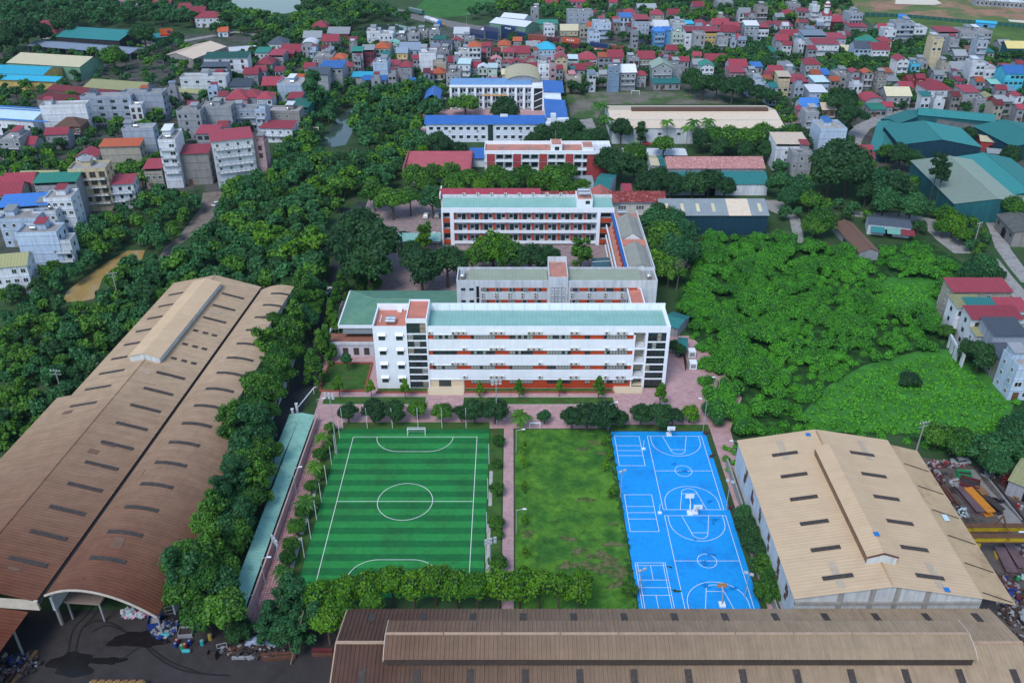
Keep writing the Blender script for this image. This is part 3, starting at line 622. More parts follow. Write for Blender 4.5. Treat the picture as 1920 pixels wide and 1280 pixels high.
def block_c():
    rnd = random.Random(3); t = thing('school_block', 'white gallery-fronted school block with mint roof and orange pilasters, third from the front', 'school building', (5, 291, 0)); x0, x1, F, B, zt = -24.6, 35.5, 285.6, 296.6, 14.0; foot(x0, x1, F, B)
    s = MB(); s.box(x0, x1, F + 2.0, B, 0, 13.0); s.box(x0, -20.9, F + .01, F + 2.0, 0, 13.0) if False else None
    s.build('wall', OLDWHITE, t)
    s = MB(); s.box(x0, x1, F, F + .35, 12.3, zt); s.box(x0, x1, F + .35, F + 2.0, 12.3, 12.6); s.box(-21.6, -20.3, F - .02, F + 2, 0, 12.3); s.box(29.6, 30.8, F - .02, F + 2, 0, 12.3); s.box(x0, x0 + .5, F, F + 2, 0, 12.3); s.box(35.0, 35.5, F, F + 2, 0, 12.3); s.build('facade_frame', WHITE, t)
    gallery_block(t, -20.3, 29.6, F, B, zt, 3, 4.0, 4.2, 'd', ORANGE, WHITE, rnd, .6)
    for i in range(3):
        z = .6 + 4 * i
        for a, b in ((x0 + .5, -21.6), (30.8, 35.0)):
            s = MB(); s.box(a, b, F + .1, F + .35, z, z + 1.5); s.build('orange_parapet', ORANGE, t)
            wwindow(t, (a + b) / 2, F + 2.0, z + 2.3, abs(b - a) * .8, 1.6, 'f', 'd')
    s = MB(); s.ribs([(Vector((x0 + .3, F + .6, 13.1)), Vector((x1 - .3, F + .6, 13.1))), (Vector((x0 + .3, B - 2.2, 14.3)), Vector((x1 - .3, B - 2.2, 14.3)))], 1.0, .05); s.build('roof', MINT, t)
    s = MB(); s.box(x0, x1, B - 2.0, B - 1.6, 13, 15.4); s.build('parapet', OLDWHITE, t)
    for i in range(8): winst('air_conditioner', ACU, t, (-17 + i * 4.9, B - 2.0, 15.4), (1.2, 1, 1.2))
    s = MB(); s.box(22.5, 28.0, F + 1.5, B - 1, 13, 16.6); s.build('stair_tower_wall', WHITE, t)
    s = MB(); s.box(22.8, 27.7, F + 1.8, B - 1.3, 16.6, 16.8); s.build('stair_tower_roof', TERRA2, t)
    for y in (289, 292.2): winst('water_tank', TANK, t, (25.2, y, 16.8), (2.0, 1.3, 1.3))
    wwindow(t, 26.3, F + 1.5, 15.5, 1.5, 1.2, 'f', 'd')
    # long red roof just behind
    t2 = thing('rear_wing', 'red-roofed wing directly behind the third school block', 'school building', (-8, 302, 0)); foot(-26, 10, 297, 306)
    s = MB(); s.box(-25.6, 10, 298, 305, 0, 12.8); s.build('wall', OLDWHITE, t2)
    RED = mat('crimson_sheet_roof', (.36, .055, .08), .65, .16, .6)
    for a, b, c, d in ((297.2, 13.6, 301.5, 15.0), (301.5, 15.0, 305.8, 13.6)):
        s = MB(); s.ribs([(Vector((-26.2, a, b)), Vector((10.4, a, b))), (Vector((-26.2, c, d)), Vector((10.4, c, d)))], .9, .05); s.build('roof_slope', RED, t2)
    s = MB(); s.yprism([(-26.0, 12.8), (-25.6, 12.8), (-25.6, 14.6), (-26.0, 14.6)], 297.3, 305.6); s.build('gable_trim', WHITE, t2)
    for z in (11, 8): wwindow(t2, -25.6, 300.5, z, 1.4, 1.6, 'l', 'd')
    # maroon tiled wing on the right
    t3 = thing('tiled_school_wing', 'cream two-storey wing with mottled maroon tile roof behind the gallery-fronted school block', 'school building', (40, 306, 0)); foot(10, 57, 300, 313)
    s = MB(); s.box(11, 55.6, 303, 311, 0, 9.6); s.build('wall', mat('pale_cream_wall', (.62, .60, .54), .8, .06, .4, .15), t3)
    MAR = mat('mottled_maroon_tile', (.20, .035, .035), .75, .2, .8, col2=(.40, .16, .14), c2lo=.5, c2hi=.62, c2scale=.9)
    for a, b, c, d in ((302, 9.6, 307, 12.0), (307, 12.0, 312, 9.6)):
        s = MB(); s.ribs([(Vector((10.5, a, b)), Vector((56.4, a, b))), (Vector((10.5, c, d)), Vector((56.4, c, d)))], 1.1, .12); s.build('roof_slope', MAR, t3)
    s = MB(); s.yprism([(26, 9.9), (39, 9.9), (32.5, 13.6)], 301.2, 310); s.build('cross_gable', mat('pinkish_tile', (.40, .12, .10), .8, .2, .8), t3)
    for z in (7.2, 3.6):
        for x in (40.5, 47, 53): wwindow(t3, x, 303, z, 3.2, 1.5, 'f', 'g')
    s = MB(); s.box(11, 55.6, 302.6, 303, 9.0, 9.5); s.build('eaves_band', WHITE, t3)
block_c()
def link():
    t = thing('link_building', 'link wing with blue trim and two grey gable roofs joining the rear school blocks', 'school building', (38, 265, 0)); foot(33, 43.5, 243, 286)
    s = MB(); s.box(35.2, 43.3, 240, 285.5, 0, 12.0); s.box(43.0, 43.3, 240, 285.5, 12, 13.2); s.box(35.2, 35.5, 240, 285.5, 12, 12.6); s.build('wall', OLDWHITE, t)
    for ya, yb in ((240.5, 257.5), (263.5, 280.5)):
        for a, b, c, d in ((35.8, 12.2, 39.2, 14.4), (39.2, 14.4, 42.8, 12.2)):
            s = MB(); s.slab((a, ya, b), (c, ya, d), (c, yb, d), (a, yb, b), .1); o = s.build('roof_slope', mat('grey_sheet_roof', (.27, .27, .24), .6, .1, .4), t)
        s = MB(); s.yprism([(36.2, 12.0), (42.4, 12.0), (39.2, 14.1)], ya + .1, ya + .25); s.build('gable', OLDWHITE, t)
    s = MB(); s.box(35.5, 43.0, 258.2, 263, 12.0, 12.4); s.build('terrace_roof', TERRA, t)
    s = MB(); s.box(35.5, 43.0, 281, 285.4, 12.0, 12.2); s.build('terrace_roof', TERRA2, t)
    BL = mat('royal_blue_trim', (.02, .11, .36), .6, .1)
    s = MB(); s.box(34.4, 35.2, 240, 285.4, 11.4, 12.4); s.build('blue_fascia', BL, t)
    for i, z in enumerate((.5, 4.2, 7.9)):
        s = MB(); s.box(32.6, 32.9, 240, 283, z, z + 1.1); s.build('gallery_parapet', WHITE, t)
        s = MB(); s.box(32.9, 35.2, 240, 283, z - .2, z); s.build('gallery_floor', TERRA2, t)
    for k in range(10):
        y = 242 + k * 4.4; s = MB(); s.box(34.7, 35.18, y, y + .7, .5, 11.4); s.build('pilaster', ORANGE, t)
        for z in (2.2, 5.9, 9.6): wwindow(t, 35.2, y + 2.4, z, 1.5, 2.2, 'l', 'd')
    winst('water_tank', TANK, t, (38, 283.5, 12.2), (1.5, 1.2, 1.2))
    # slatted dark-blue glass canopy in the courtyard
    t2 = thing('glass_canopy', 'dark blue glass canopy leaning in the courtyard beside the link wing', 'canopy', (30, 255, 0))
    s = MB(); s.slab((26.5, 243, 3.2), (32.4, 243, 3.6), (32.4, 268, 3.6), (26.5, 268, 3.2), .08); s.build('glass_roof', mat('teal_glass', (.03, .10, .13), .2, .1), t2)
    for y in range(245, 269, 5):
        s = MB(); s.tube((26.5, y, 3.3), (32.4, y, 3.72), .08); s.build('rafter', WHITE, t2); s = MB(); s.tube((26.7, y, 0), (26.7, y, 3.2), .08); s.build('post', WHITE, t2)
link()
def parking_canopy():
    t = thing('parking_canopy', 'mint-roofed open car shelter left of the third school block', 'canopy', (-34, 284, 0)); foot(-46, -25, 280, 287)
    s = MB(); s.ribs([(Vector((-45, 281.5, 3.3)), Vector((-25, 281.5, 3.3))), (Vector((-45, 287.5, 3.9)), Vector((-25, 287.5, 3.9)))], 1.0, .05); s.build('roof', MINT, t)
    for x in (-44, -38, -32, -26):
        for y, h in ((282, 3.3), (287, 3.8)): s = MB(); s.tube((x, y, 0), (x, y, h), .08); s.build('post', GREYM, t)
parking_canopy()
def block_e():
    rnd = random.Random(4); t = thing('school_block', 'red and white school block with flat terracotta roof behind the tree row', 'school building', (12, 356, 0)); x0, x1, F, B, zt = -11.4, 41.0, 351.0, 361.5, 12.6; foot(x0, x1, F, B)
    s = MB(); s.box(x0, x1, F + 2.0, B, 0, 11.8); s.build('wall', OLDWHITE, t)
    s = MB(); s.box(x0, x1, F, F + .4, 11.0, zt); s.box(x0, x1, B - .3, B, 11.8, 13.4); s.box(x0, x0 + .3, F + .4, B - .3, 11.8, 13.0); s.box(x1 - .3, x1, F + .4, B - .3, 11.8, 13); s.build('parapet', WHITE, t)
    s = MB(); s.box(x0 + .3, 30, F + .4, B - .3, 11.8, 11.95); s.build('roof', TERRA2, t); s = MB(); s.box(30.01, x1 - .3, F + .4, B - .3, 11.8, 11.93); s.build('roof', OLDWHITE, t)
    REDP = mat('brick_red_panel', (.34, .055, .06), .8, .12)
    for i in range(3):
        z = .4 + i * 3.7; s = MB(); s.box(x0, 31, F, F + .25, z, z + 1.0); s.build('gallery_parapet', WHITE, t); s = MB(); s.box(x0, 31, F + .25, F + 2, z - .2, z); s.build('gallery_floor', OLDWHITE, t)
        k = 0
        for x in np.arange(x0 + 1, 30, 3.6):
            if k % 3 == 0: s = MB(); s.box(x, x + 3.4, F - .1, F + .3, z + .15, z + 3.4); s.build('red_panel', REDP, t)
            else: wwindow(t, float(x) + 1.8, F + 2.0, z + 1.9, 2.4, 2.0, 'f', 'd')
            s = MB(); s.box(x - .2, x, F - .15, F + 2, z, z + 3.6); s.build('pier', WHITE, t); k += 1
    s = MB(); s.box(31, x1, F + .5, F + 2, 0, 11.0); s.build('red_end_wall', REDP, t)
    for xa in (16.0, 29.0):
        s = MB(); s.box(xa, xa + 4.6, F + .5, F + 8, 11.8, 15.0 if xa < 20 else 13.8); s.build('stair_tower_wall', WHITE, t); s = MB(); s.box(xa + .3, xa + 4.3, F + .8, F + 7.7, 15.0 if xa < 20 else 13.8, 15.1 if xa < 20 else 13.9); s.build('stair_tower_roof', TERRA2, t)
    wwindow(t, 18.5, F + .5, 13.3, 1.8, 1.6, 'f', 'd')
    s = MB(); s.tube((18, F + 4, 15), (18, F + 4, 20), .06); s.build('roof_mast', POLE, t)
block_e()
def blue_school():
    BLU = mat('royal_blue_sheet', (.040, .140, .43), .5, .1, .3); WB = mat('bluish_white_wall', (.66, .72, .82), .75, .06, .4, .1)
    t = thing('primary_school_block', 'white two-storey school block with long royal blue roof in front of its courtyard', 'school building', (-9, 407, 0)); foot(-41, 22, 400, 414)
    s = MB(); s.box(-39.8, 21, 401, 412.6, 0, 8.8); s.build('wall', WB, t)
    for a, b, c, d in ((400.2, 8.7, 407, 11.0), (407, 11.0, 413.6, 8.7)):
        s = MB(); s.ribs([(Vector((-40.6, a, b)), Vector((15.4, a, b))), (Vector((-40.6, c, d)), Vector((15.4, c, d)))], 1.0, .05); s.build('roof_slope', BLU, t)
    s = MB(); s.box(-5.5, -2.0, 405.4, 408.6, 10.6, 11.1); s.build('roof_patch', OLDWHITE, t)
    for z in (6.6, 2.6):
        for i in range(16):
            x = -37.5 + i * 3.45
            if i == 8: continue
            wwindow(t, x, 401, z, 1.7, 1.4, 'f', 'd')
            s = MB(); s.box(x - 1, x + 1, 400.7, 401, z + .72, z + .82); s.build('window_hood', WB, t)
        for x in (-29, -16, 4): winst('air_conditioner', ACU, t, (x, 401, z - 1.5), (1.1, 1, 1.1))
    s = MB(); s.box(-11.2, -8.8, 400.8, 401.02, .2, 8.2); s.build('stair_slot', GLASS, t)
    # right wing, stepped blue roofs
    t2 = thing('primary_school_wing', 'white wing with stepped royal blue roofs on the right of the blue-roofed school', 'school building', (20, 432, 0)); foot(12, 29, 400, 474)
    s = MB(); s.box(16.4, 24.5, 402, 470, 0, 10.5); s.build('wall', WB, t2)
    for i, (ya, yb, z) in enumerate(((404, 419, 11.0), (419.6, 432, 10.6), (440, 458, 13.2))):
        s = MB(); s.slab((15.6, ya, z), (26, ya, z - .6), (26, yb, z + .6), (15.6, yb, z + 1.2), .15); s.build('roof_slope', BLU, t2)
        s = MB(); s.box(16, 24.4, ya + .5, yb - .5, 10.0, z - .7); s.build('upper_wall', WB, t2)
    s = MB(); s.box(17.8, 20.2, 400.6, 403, 0, 13.2); s.box(20.2, 26.3, 400.8, 404, 0, 10.8); s.build('stair_wall', WB, t2)
    for z in (7, 3): wwindow(t2, 23, 400.8, z, 1.6, 1.2)
    # rear three-storey block
    t3 = thing('primary_school_block', 'three-storey school block with white piers and yellow banner behind the blue-roofed school court', 'school building', (-6, 460, 0)); foot(-33, 16, 454, 466)
    s = MB(); s.box(-31.8, 16, 456.5, 465, 0, 11.6); s.build('wall', WB, t3)
    s = MB(); s.slab((-32, 456, 11.8), (10, 456, 11.8), (10, 465.5, 13.4), (-32, 465.5, 13.4), .15); s.build('roof', mat('pale_blue_sheet', (.16, .30, .52), .5, .1, .3, col2=(.03, .15, .55), c2lo=.55, c2hi=.7, c2scale=.12), t3)
    s = MB(); s.box(-32.2, 16.4, 455.0, 456, 11.3, 12.3); s.build('eaves_band', WHITE, t3)
    for i in range(11):
        x = -31.6 + i * 4.2
        s = MB(); s.box(x - .5, x + .5, 455.2, 456.5, 0, 11.3); s.build('pier', WHITE, t3)
        if i < 10:
            for z in (9.2, 5.4, 1.7):
                wwindow(t3, x + 1.35, 456.5, z, 1.0, 2.2, 'f', 'd', 'door' if i % 2 else 'window'); wwindow(t3, x + 2.8, 456.5, z + .2, 1.1, 1.6, 'f', 'd')
                s = MB(); s.box(x + .5, x + 3.7, 455.6, 455.75, z - 1.9, z - 1.0); s.build('gallery_parapet', mat('grey_green_rail', (.34, .40, .40), .8, .1), t3)
    s = MB(); s.box(-15.5, -2.5, 455.0, 455.15, 6.9, 7.7); s.build('banner', mat('faded_orange_banner', (.62, .38, .16), .8, .1), t3)
    # glazed stair bay
    s = MB(); s.box(10.4, 11.2, 452, 456, 0, 13); s.box(15.6, 16.4, 452, 456, 0, 13); s.box(11.2, 15.6, 452, 456, 11.6, 13.0); s.build('stair_bay_frame', WHITE, t3)
    s = MB(); s.face([(11.2, 453, 0), (15.6, 453, 0), (15.6, 453, 11.6), (11.2, 453, 11.6)]); s.build('stair_glazing', GLASS, t3)
    for z in (2.2, 5.6, 9.0):
        s = MB(); s.slab((11.3, 452.6, z - 1.2), (11.3, 452.9, z - 1.2), (15.5, 452.9, z + .6), (15.5, 452.6, z + .6), .3); s.build('stair_flight', WHITE, t3)
    # small blue gable pavilion and gate house
    t4 = thing('blue_pavilion', 'small open pavilion with steep royal blue gable roof left of the blue-roofed school', 'pavilion', (-41, 462, 0)); foot(-46, -36, 455, 472)
    for a, b, c, d in ((-45.5, 5.6, -41.2, 8.0), (-41.2, 8.0, -37, 5.6)):
        s = MB(); s.slab((a, 454, b), (c, 454, d), (c, 472, d), (a, 472, b), .12); s.build('roof_slope', BLU, t4)
    s = MB(); s.box(-44.6, -37.9, 456, 471, 0, 5.6); s.build('wall', mat('brown_gap_wall', (.10, .075, .06), .9, .2), t4)
    t5 = thing('gate_house', 'tiny white gate house with maroon gable beside the blue-roofed school court', 'gate house', (-42, 425, 0)); foot(-46, -38, 421, 429)
    s = MB(); s.box(-44.5, -39.5, 422, 428, 0, 3.2); s.build('wall', WB, t5)
    for a, b, c, d in ((-45, 3.1, -42, 4.8), (-42, 4.8, -39, 3.1)): s = MB(); s.slab((a, 421.5, b), (c, 421.5, d), (c, 428.5, d), (a, 428.5, b), .1); s.build('roof_slope', mat('maroon_tile', (.22, .04, .05), .8, .15), t5)
    wwindow(t5, -42, 422, 1.8, 1.4, 1.2, 'f', 'd')
    t6 = thing('red_roof_hall', 'low white hall with flat pinkish-red roof left of the red and white school block', 'hall', (-31, 358, 0)); foot(-46, -17, 347, 371)
    s = MB(); s.box(-44.6, -17.4, 348, 370, 0, 4.6); s.build('wall', OLDWHITE, t6)
    s = MB(); s.slab((-44.4, 347.6, 4.9), (-17.2, 347.6, 4.9), (-17.2, 370.4, 6.0), (-44.4, 370.4, 6.0), .2); s.build('roof', mat('pinkish_red_roof', (.44, .10, .12), .7, .12, .3), t6)
    s = MB(); s.box(-45.2, -44.5, 347.5, 370.5, 0, 6.3); s.box(-17.3, -16.9, 347.5, 370.5, 0, 6.3); s.build('side_wall', mat('maroon_wall', (.24, .09, .09), .8, .1), t6)
    t7 = thing('blue_lean_to', 'bright blue flat lean-to roof between the blue-roofed school and the red and white block', 'shed', (-14, 372, 0)); foot(-19, -11, 366, 378)
    s = MB(); s.box(-18, -11.6, 367, 377, 0, 4); s.build('wall', WB, t7); s = MB(); s.slab((-18.6, 366, 4.2), (-11.3, 366, 4.2), (-11.3, 378, 5.0), (-18.6, 378, 5.0), .12); s.build('roof', BLU, t7)
blue_school()
# ================================================================ factory halls and sheds
def streaks(m, st, lo=.82, hi=1.07):
    N = m.node_tree.nodes; L = m.node_tree.links; b = N['Principled BSDF']; src = b.inputs['Base Color'].links[0].from_socket
    g = N.new('ShaderNodeNewGeometry'); mp = N.new('ShaderNodeMapping'); mp.inputs[3].default_value = st; L.new(g.outputs['Position'], mp.inputs[0])
    no = N.new('ShaderNodeTexNoise'); no.inputs['Scale'].default_value = 1.0; no.inputs['Detail'].default_value = 6; no.inputs['Roughness'].default_value = .7; L.new(mp.outputs[0], no.inputs['Vector'])
    r = N.new('ShaderNodeMapRange'); L.new(no.outputs[0], r.inputs[0]); r.inputs[1].default_value = .3; r.inputs[2].default_value = .66; r.inputs[3].default_value = lo; r.inputs[4].default_value = hi
    v = N.new('ShaderNodeVectorMath'); v.operation = 'SCALE'; L.new(src, v.inputs[0]); L.new(r.outputs[0], v.inputs[3]); L.new(v.outputs[0], b.inputs['Base Color'])
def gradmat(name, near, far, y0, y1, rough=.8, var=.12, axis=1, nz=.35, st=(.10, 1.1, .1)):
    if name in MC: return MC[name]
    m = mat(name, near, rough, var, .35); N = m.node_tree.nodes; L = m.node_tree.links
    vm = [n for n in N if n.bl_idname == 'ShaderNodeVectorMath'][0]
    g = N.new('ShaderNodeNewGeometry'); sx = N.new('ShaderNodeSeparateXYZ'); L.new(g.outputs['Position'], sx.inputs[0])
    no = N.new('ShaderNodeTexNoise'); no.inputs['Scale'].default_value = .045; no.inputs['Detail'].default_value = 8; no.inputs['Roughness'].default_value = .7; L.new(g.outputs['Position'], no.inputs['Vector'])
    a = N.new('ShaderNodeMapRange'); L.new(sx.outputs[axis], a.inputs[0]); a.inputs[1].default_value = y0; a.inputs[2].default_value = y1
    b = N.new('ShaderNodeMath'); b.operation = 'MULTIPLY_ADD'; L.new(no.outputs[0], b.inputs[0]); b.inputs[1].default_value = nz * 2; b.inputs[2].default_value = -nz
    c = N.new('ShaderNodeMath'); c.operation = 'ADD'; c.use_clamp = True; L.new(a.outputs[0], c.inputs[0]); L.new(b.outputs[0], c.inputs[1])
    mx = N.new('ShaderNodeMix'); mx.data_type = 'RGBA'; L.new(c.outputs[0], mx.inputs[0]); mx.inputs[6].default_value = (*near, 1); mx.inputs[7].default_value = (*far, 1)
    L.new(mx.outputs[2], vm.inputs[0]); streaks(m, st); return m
RUST_VIGNETTE = gradmat('rusty_vignetted_sheet', (.115, .029, .014), (.44, .315, .205), 106, 194, nz=.18)  # rust, plus a vignette darkening painted into the colour toward the near end
SKYL = mat('sooty_rooflight', (.055, .045, .042), .6, .25, 2.5, col2=(.10, .085, .07), c2lo=.5, c2hi=.7, c2scale=2.0)
TANR = mat('tan_roof_sheet', (.56, .41, .265), .75, .06, .25, col2=(.54, .385, .25), c2lo=.5, c2hi=.7, c2scale=.12)
SHEETW = mat('white_wall_sheet', (.55, .58, .60), .7, .1, .5, .25)
streaks(TANR, (.10, .9, .1), .93, 1.03)
FASC = mat('pale_fascia', (.50, .45, .38), .8, .15, 1.0)
V = Vector
def left_hall():
    t = thing('factory_hall', 'huge rust-brown factory hall with gabled bay, arched bay and ridge monitor on the left', 'factory hall', (-84.6, 113.0, 0), -R(4.76))
    L0, L1 = 0.0, 122.0
    for i in range(16): FOOT.append((-98.5 + i * .62 + (10 if i < 7 else 6.5), 113 + i * 7.7, 17 + (10 if i < 7 else 6.5), 4.5, 0))
    def sl(a, b, v0, v1, sp_=.7, h=.035): s = MB(); s.ribs([(V((a[0], v0, a[1])), V((a[0], v1, a[1]))), (V((b[0], v0, b[1])), V((b[0], v1, b[1])))], sp_, h); return s
    eL, rd, vl = (-27.5, 9.8), (-14.0, 13.0), (-.5, 9.65)
    sl(eL, rd, -1.5, L1).build('roof_slope', RUST_VIGNETTE, t, True); sl(rd, vl, -1.5, L1).build('roof_slope', RUST_VIGNETTE, t, True)
    sl((-31.5, 8.7), (-27.3, 9.75), -1.5, 62).build('lean_to_roof', RUST_VIGNETTE, t, True)
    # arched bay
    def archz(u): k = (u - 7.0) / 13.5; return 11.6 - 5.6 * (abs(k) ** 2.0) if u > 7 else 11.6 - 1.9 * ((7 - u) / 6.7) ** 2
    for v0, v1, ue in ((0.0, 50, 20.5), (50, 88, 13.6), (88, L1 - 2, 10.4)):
        us = np.linspace(.45, ue, 14); s = MB(); s.ribs([(V((u, v0, archz(u))), V((u, v1, archz(u)))) for u in us], .7, .03); s.build('arched_roof', RUST_VIGNETTE, t, True)
    s = MB(); us = np.linspace(.25, 20.5, 20)
    for a, b in zip(us[:-1], us[1:]): s.slab((a, -.12, archz(a) + .12), (b, -.12, archz(b) + .12), (b, .1, archz(b) + .12), (a, .1, archz(a) + .12), .35)
    s.build('arch_fascia', FASC, t, True)
    s = MB(); s.box(-.5, .45, -1.5, L1, 9.3, 9.4); s.build('valley_gutter', DARK, t, True)
    # ridge cap and monitor
    s = MB(); s.tube((-14, -1.5, 13.06), (-14, L1, 13.06), .16, .16, 5); s.build('ridge_cap', MC['rusty_vignetted_sheet'], t, True)
    v0, v1 = 74, 116
    for a, b in (((-18.2, 13.7), (-14, 14.9)), ((-14, 14.9), (-9.8, 13.7))): sl(a, b, v0, v1, .7, .06).build('monitor_roof', TANR, t, True)
    s = MB(); s.yprism([(-17.9, 12.2), (-10.1, 12.2), (-10.1, 13.6), (-14, 14.75), (-17.9, 13.6)], v0 + .2, v1 - .2); s.build('monitor_wall', SHEETW, t, True)
    # rooflights
    def rl(ua, ub, zf, v, wd, m=SKYL):
        s = MB(); us = np.linspace(ua, ub, 4)
        for a, b in zip(us[:-1], us[1:]): s.slab((a, v, zf(a) + .16), (b, v, zf(b) + .16), (b, v + wd, zf(b) + .16), (a, v + wd, zf(a) + .16), .06)
        s.build('rooflight', m, t, True)
    zr = lambda u: 13.0 - (u + 14) * 3.4 / 13.75; zl = lambda u: 9.8 + (u + 27.5) * 3.2 / 13.5
    v = 6
    while v < 118:
        if v < 74:
            rl(-9.5, -2.6, zr, v, .95)
        elif v < 92:
            for a in (-8.8, -6.2, -3.8): rl(a, a + 1.3, zr, v, .9)
        else: rl(-8.8, -2.6, zr, v, .9)
        if v > 54: rl(-25 if v > 74 else -24.6, -20.5 if v > 74 else -17.8, zl, v, .9)
        rl(5.2, 12.0, archz, v + 1.5, .95); v += 7.1
    rq = random.Random(9); REP = [mat('older_sheet', (.17, .10, .07), .85, .2, .6), mat('newer_sheet', (.40, .31, .23), .75, .12, .6)]
    for i in range(22):
        vv = rq.uniform(2, 112); bay = rq.choice((0, 1, 2)); ua = {0: rq.uniform(-13, -5), 1: rq.uniform(-26.5, -19), 2: rq.uniform(1, 10)}[bay]; zf = (zr, zl, archz)[bay]; ub = ua + rq.uniform(2.0, 3.0); wd = rq.choice((.7, 1.4, 2.1))
        s = MB(); s.slab((ua, vv, zf(ua) + .09), (ub, vv, zf(ub) + .09), (ub, vv + wd, zf(ub) + .09), (ua, vv + wd, zf(ua) + .09), .02); s.build('replacement_sheet', RUST_VIGNETTE if rq.random() < .55 else REP[vv > 60], t, True)
    # walls
    W_ = mat('hall_brick_wall', (.20, .15, .12), .9, .2, .6)
    s = MB(); s.box(-27.6, -27.3, 0, L1, 0, 9.7); s.box(-27.3, -.2, L1 - .5, L1 - .2, 0, 9.6); s.box(0, 10.2, L1 - 2.6, L1 - 2.3, 0, 9.8); s.build('wall', W_, t, True)
    s = MB(); s.yprism([(-27.3, 9.5), (-14, 12.8), (-.2, 9.5)], L1 - .5, L1 - .2); s.build('gable', W_, t, True)
    s = MB(); s.box(13.1, 13.4, 50, 88, 0, 10.3); s.box(10.0, 10.3, 88, L1 - 3, 0, 11.0); s.box(20.0, 20.3, 6, 47, 0, 5.4); s.build('side_wall', SHEETW, t, True)
    for v in range(2, 120, 8):
        s = MB(); s.box(-.25, .25, v - .25, v + .25, 0, 9.3); s.build('column', CONC, t, True)
    for v in (1, 9, 17, 25): s = MB(); s.box(19.7, 20.0, v, v + .3, 0, 5.5); s.build('column', GREYM, t, True)
    # bright partition and mezzanine just inside the arch
    s = MB(); s.box(.5, 1.0, .6, 11, 5.2, 8.6); s.build('partition_wall', SHEETW, t, True)
    s = MB(); s.box(1.0, 8.0, 3.0, 12, 4.6, 5.0); s.build('mezzanine_floor', mat('mezzanine_boards', (.25, .19, .16), .8, .15), t, True)
    for x, y in ((7.6, 3.4), (7.6, 11.5), (1.4, 3.4)): s = MB(); s.box(x - .15, x + .15, y - .15, y + .15, 0, 4.6); s.build('column', GREYM, t, True)
    s = MB(); s.box(-27.5, -.2, -1.6, -1.2, 7.6, 9.75); s.build('end_fascia', FASC, t, True)
    # lower roof nearer the camera
    t2 = thing('factory_shed', 'dark rust-brown shed roof in the bottom left corner below the factory hall', 'factory shed', (-84.6, 113.0, 0), -R(4.76))
    sl((-40, 5.5), (-16, 8.6), -34, -1.9).build('roof_slope', RUST_VIGNETTE, t2, True); sl((-16, 8.6), (-2.2, 7.4), -34, -1.9).build('roof_slope', RUST_VIGNETTE, t2, True)
    for v in (-30, -18, -6): s = MB(); s.box(-3, -2.7, v, v + .3, 0, 7.3); s.build('column', GREYM, t2, True)
left_hall()
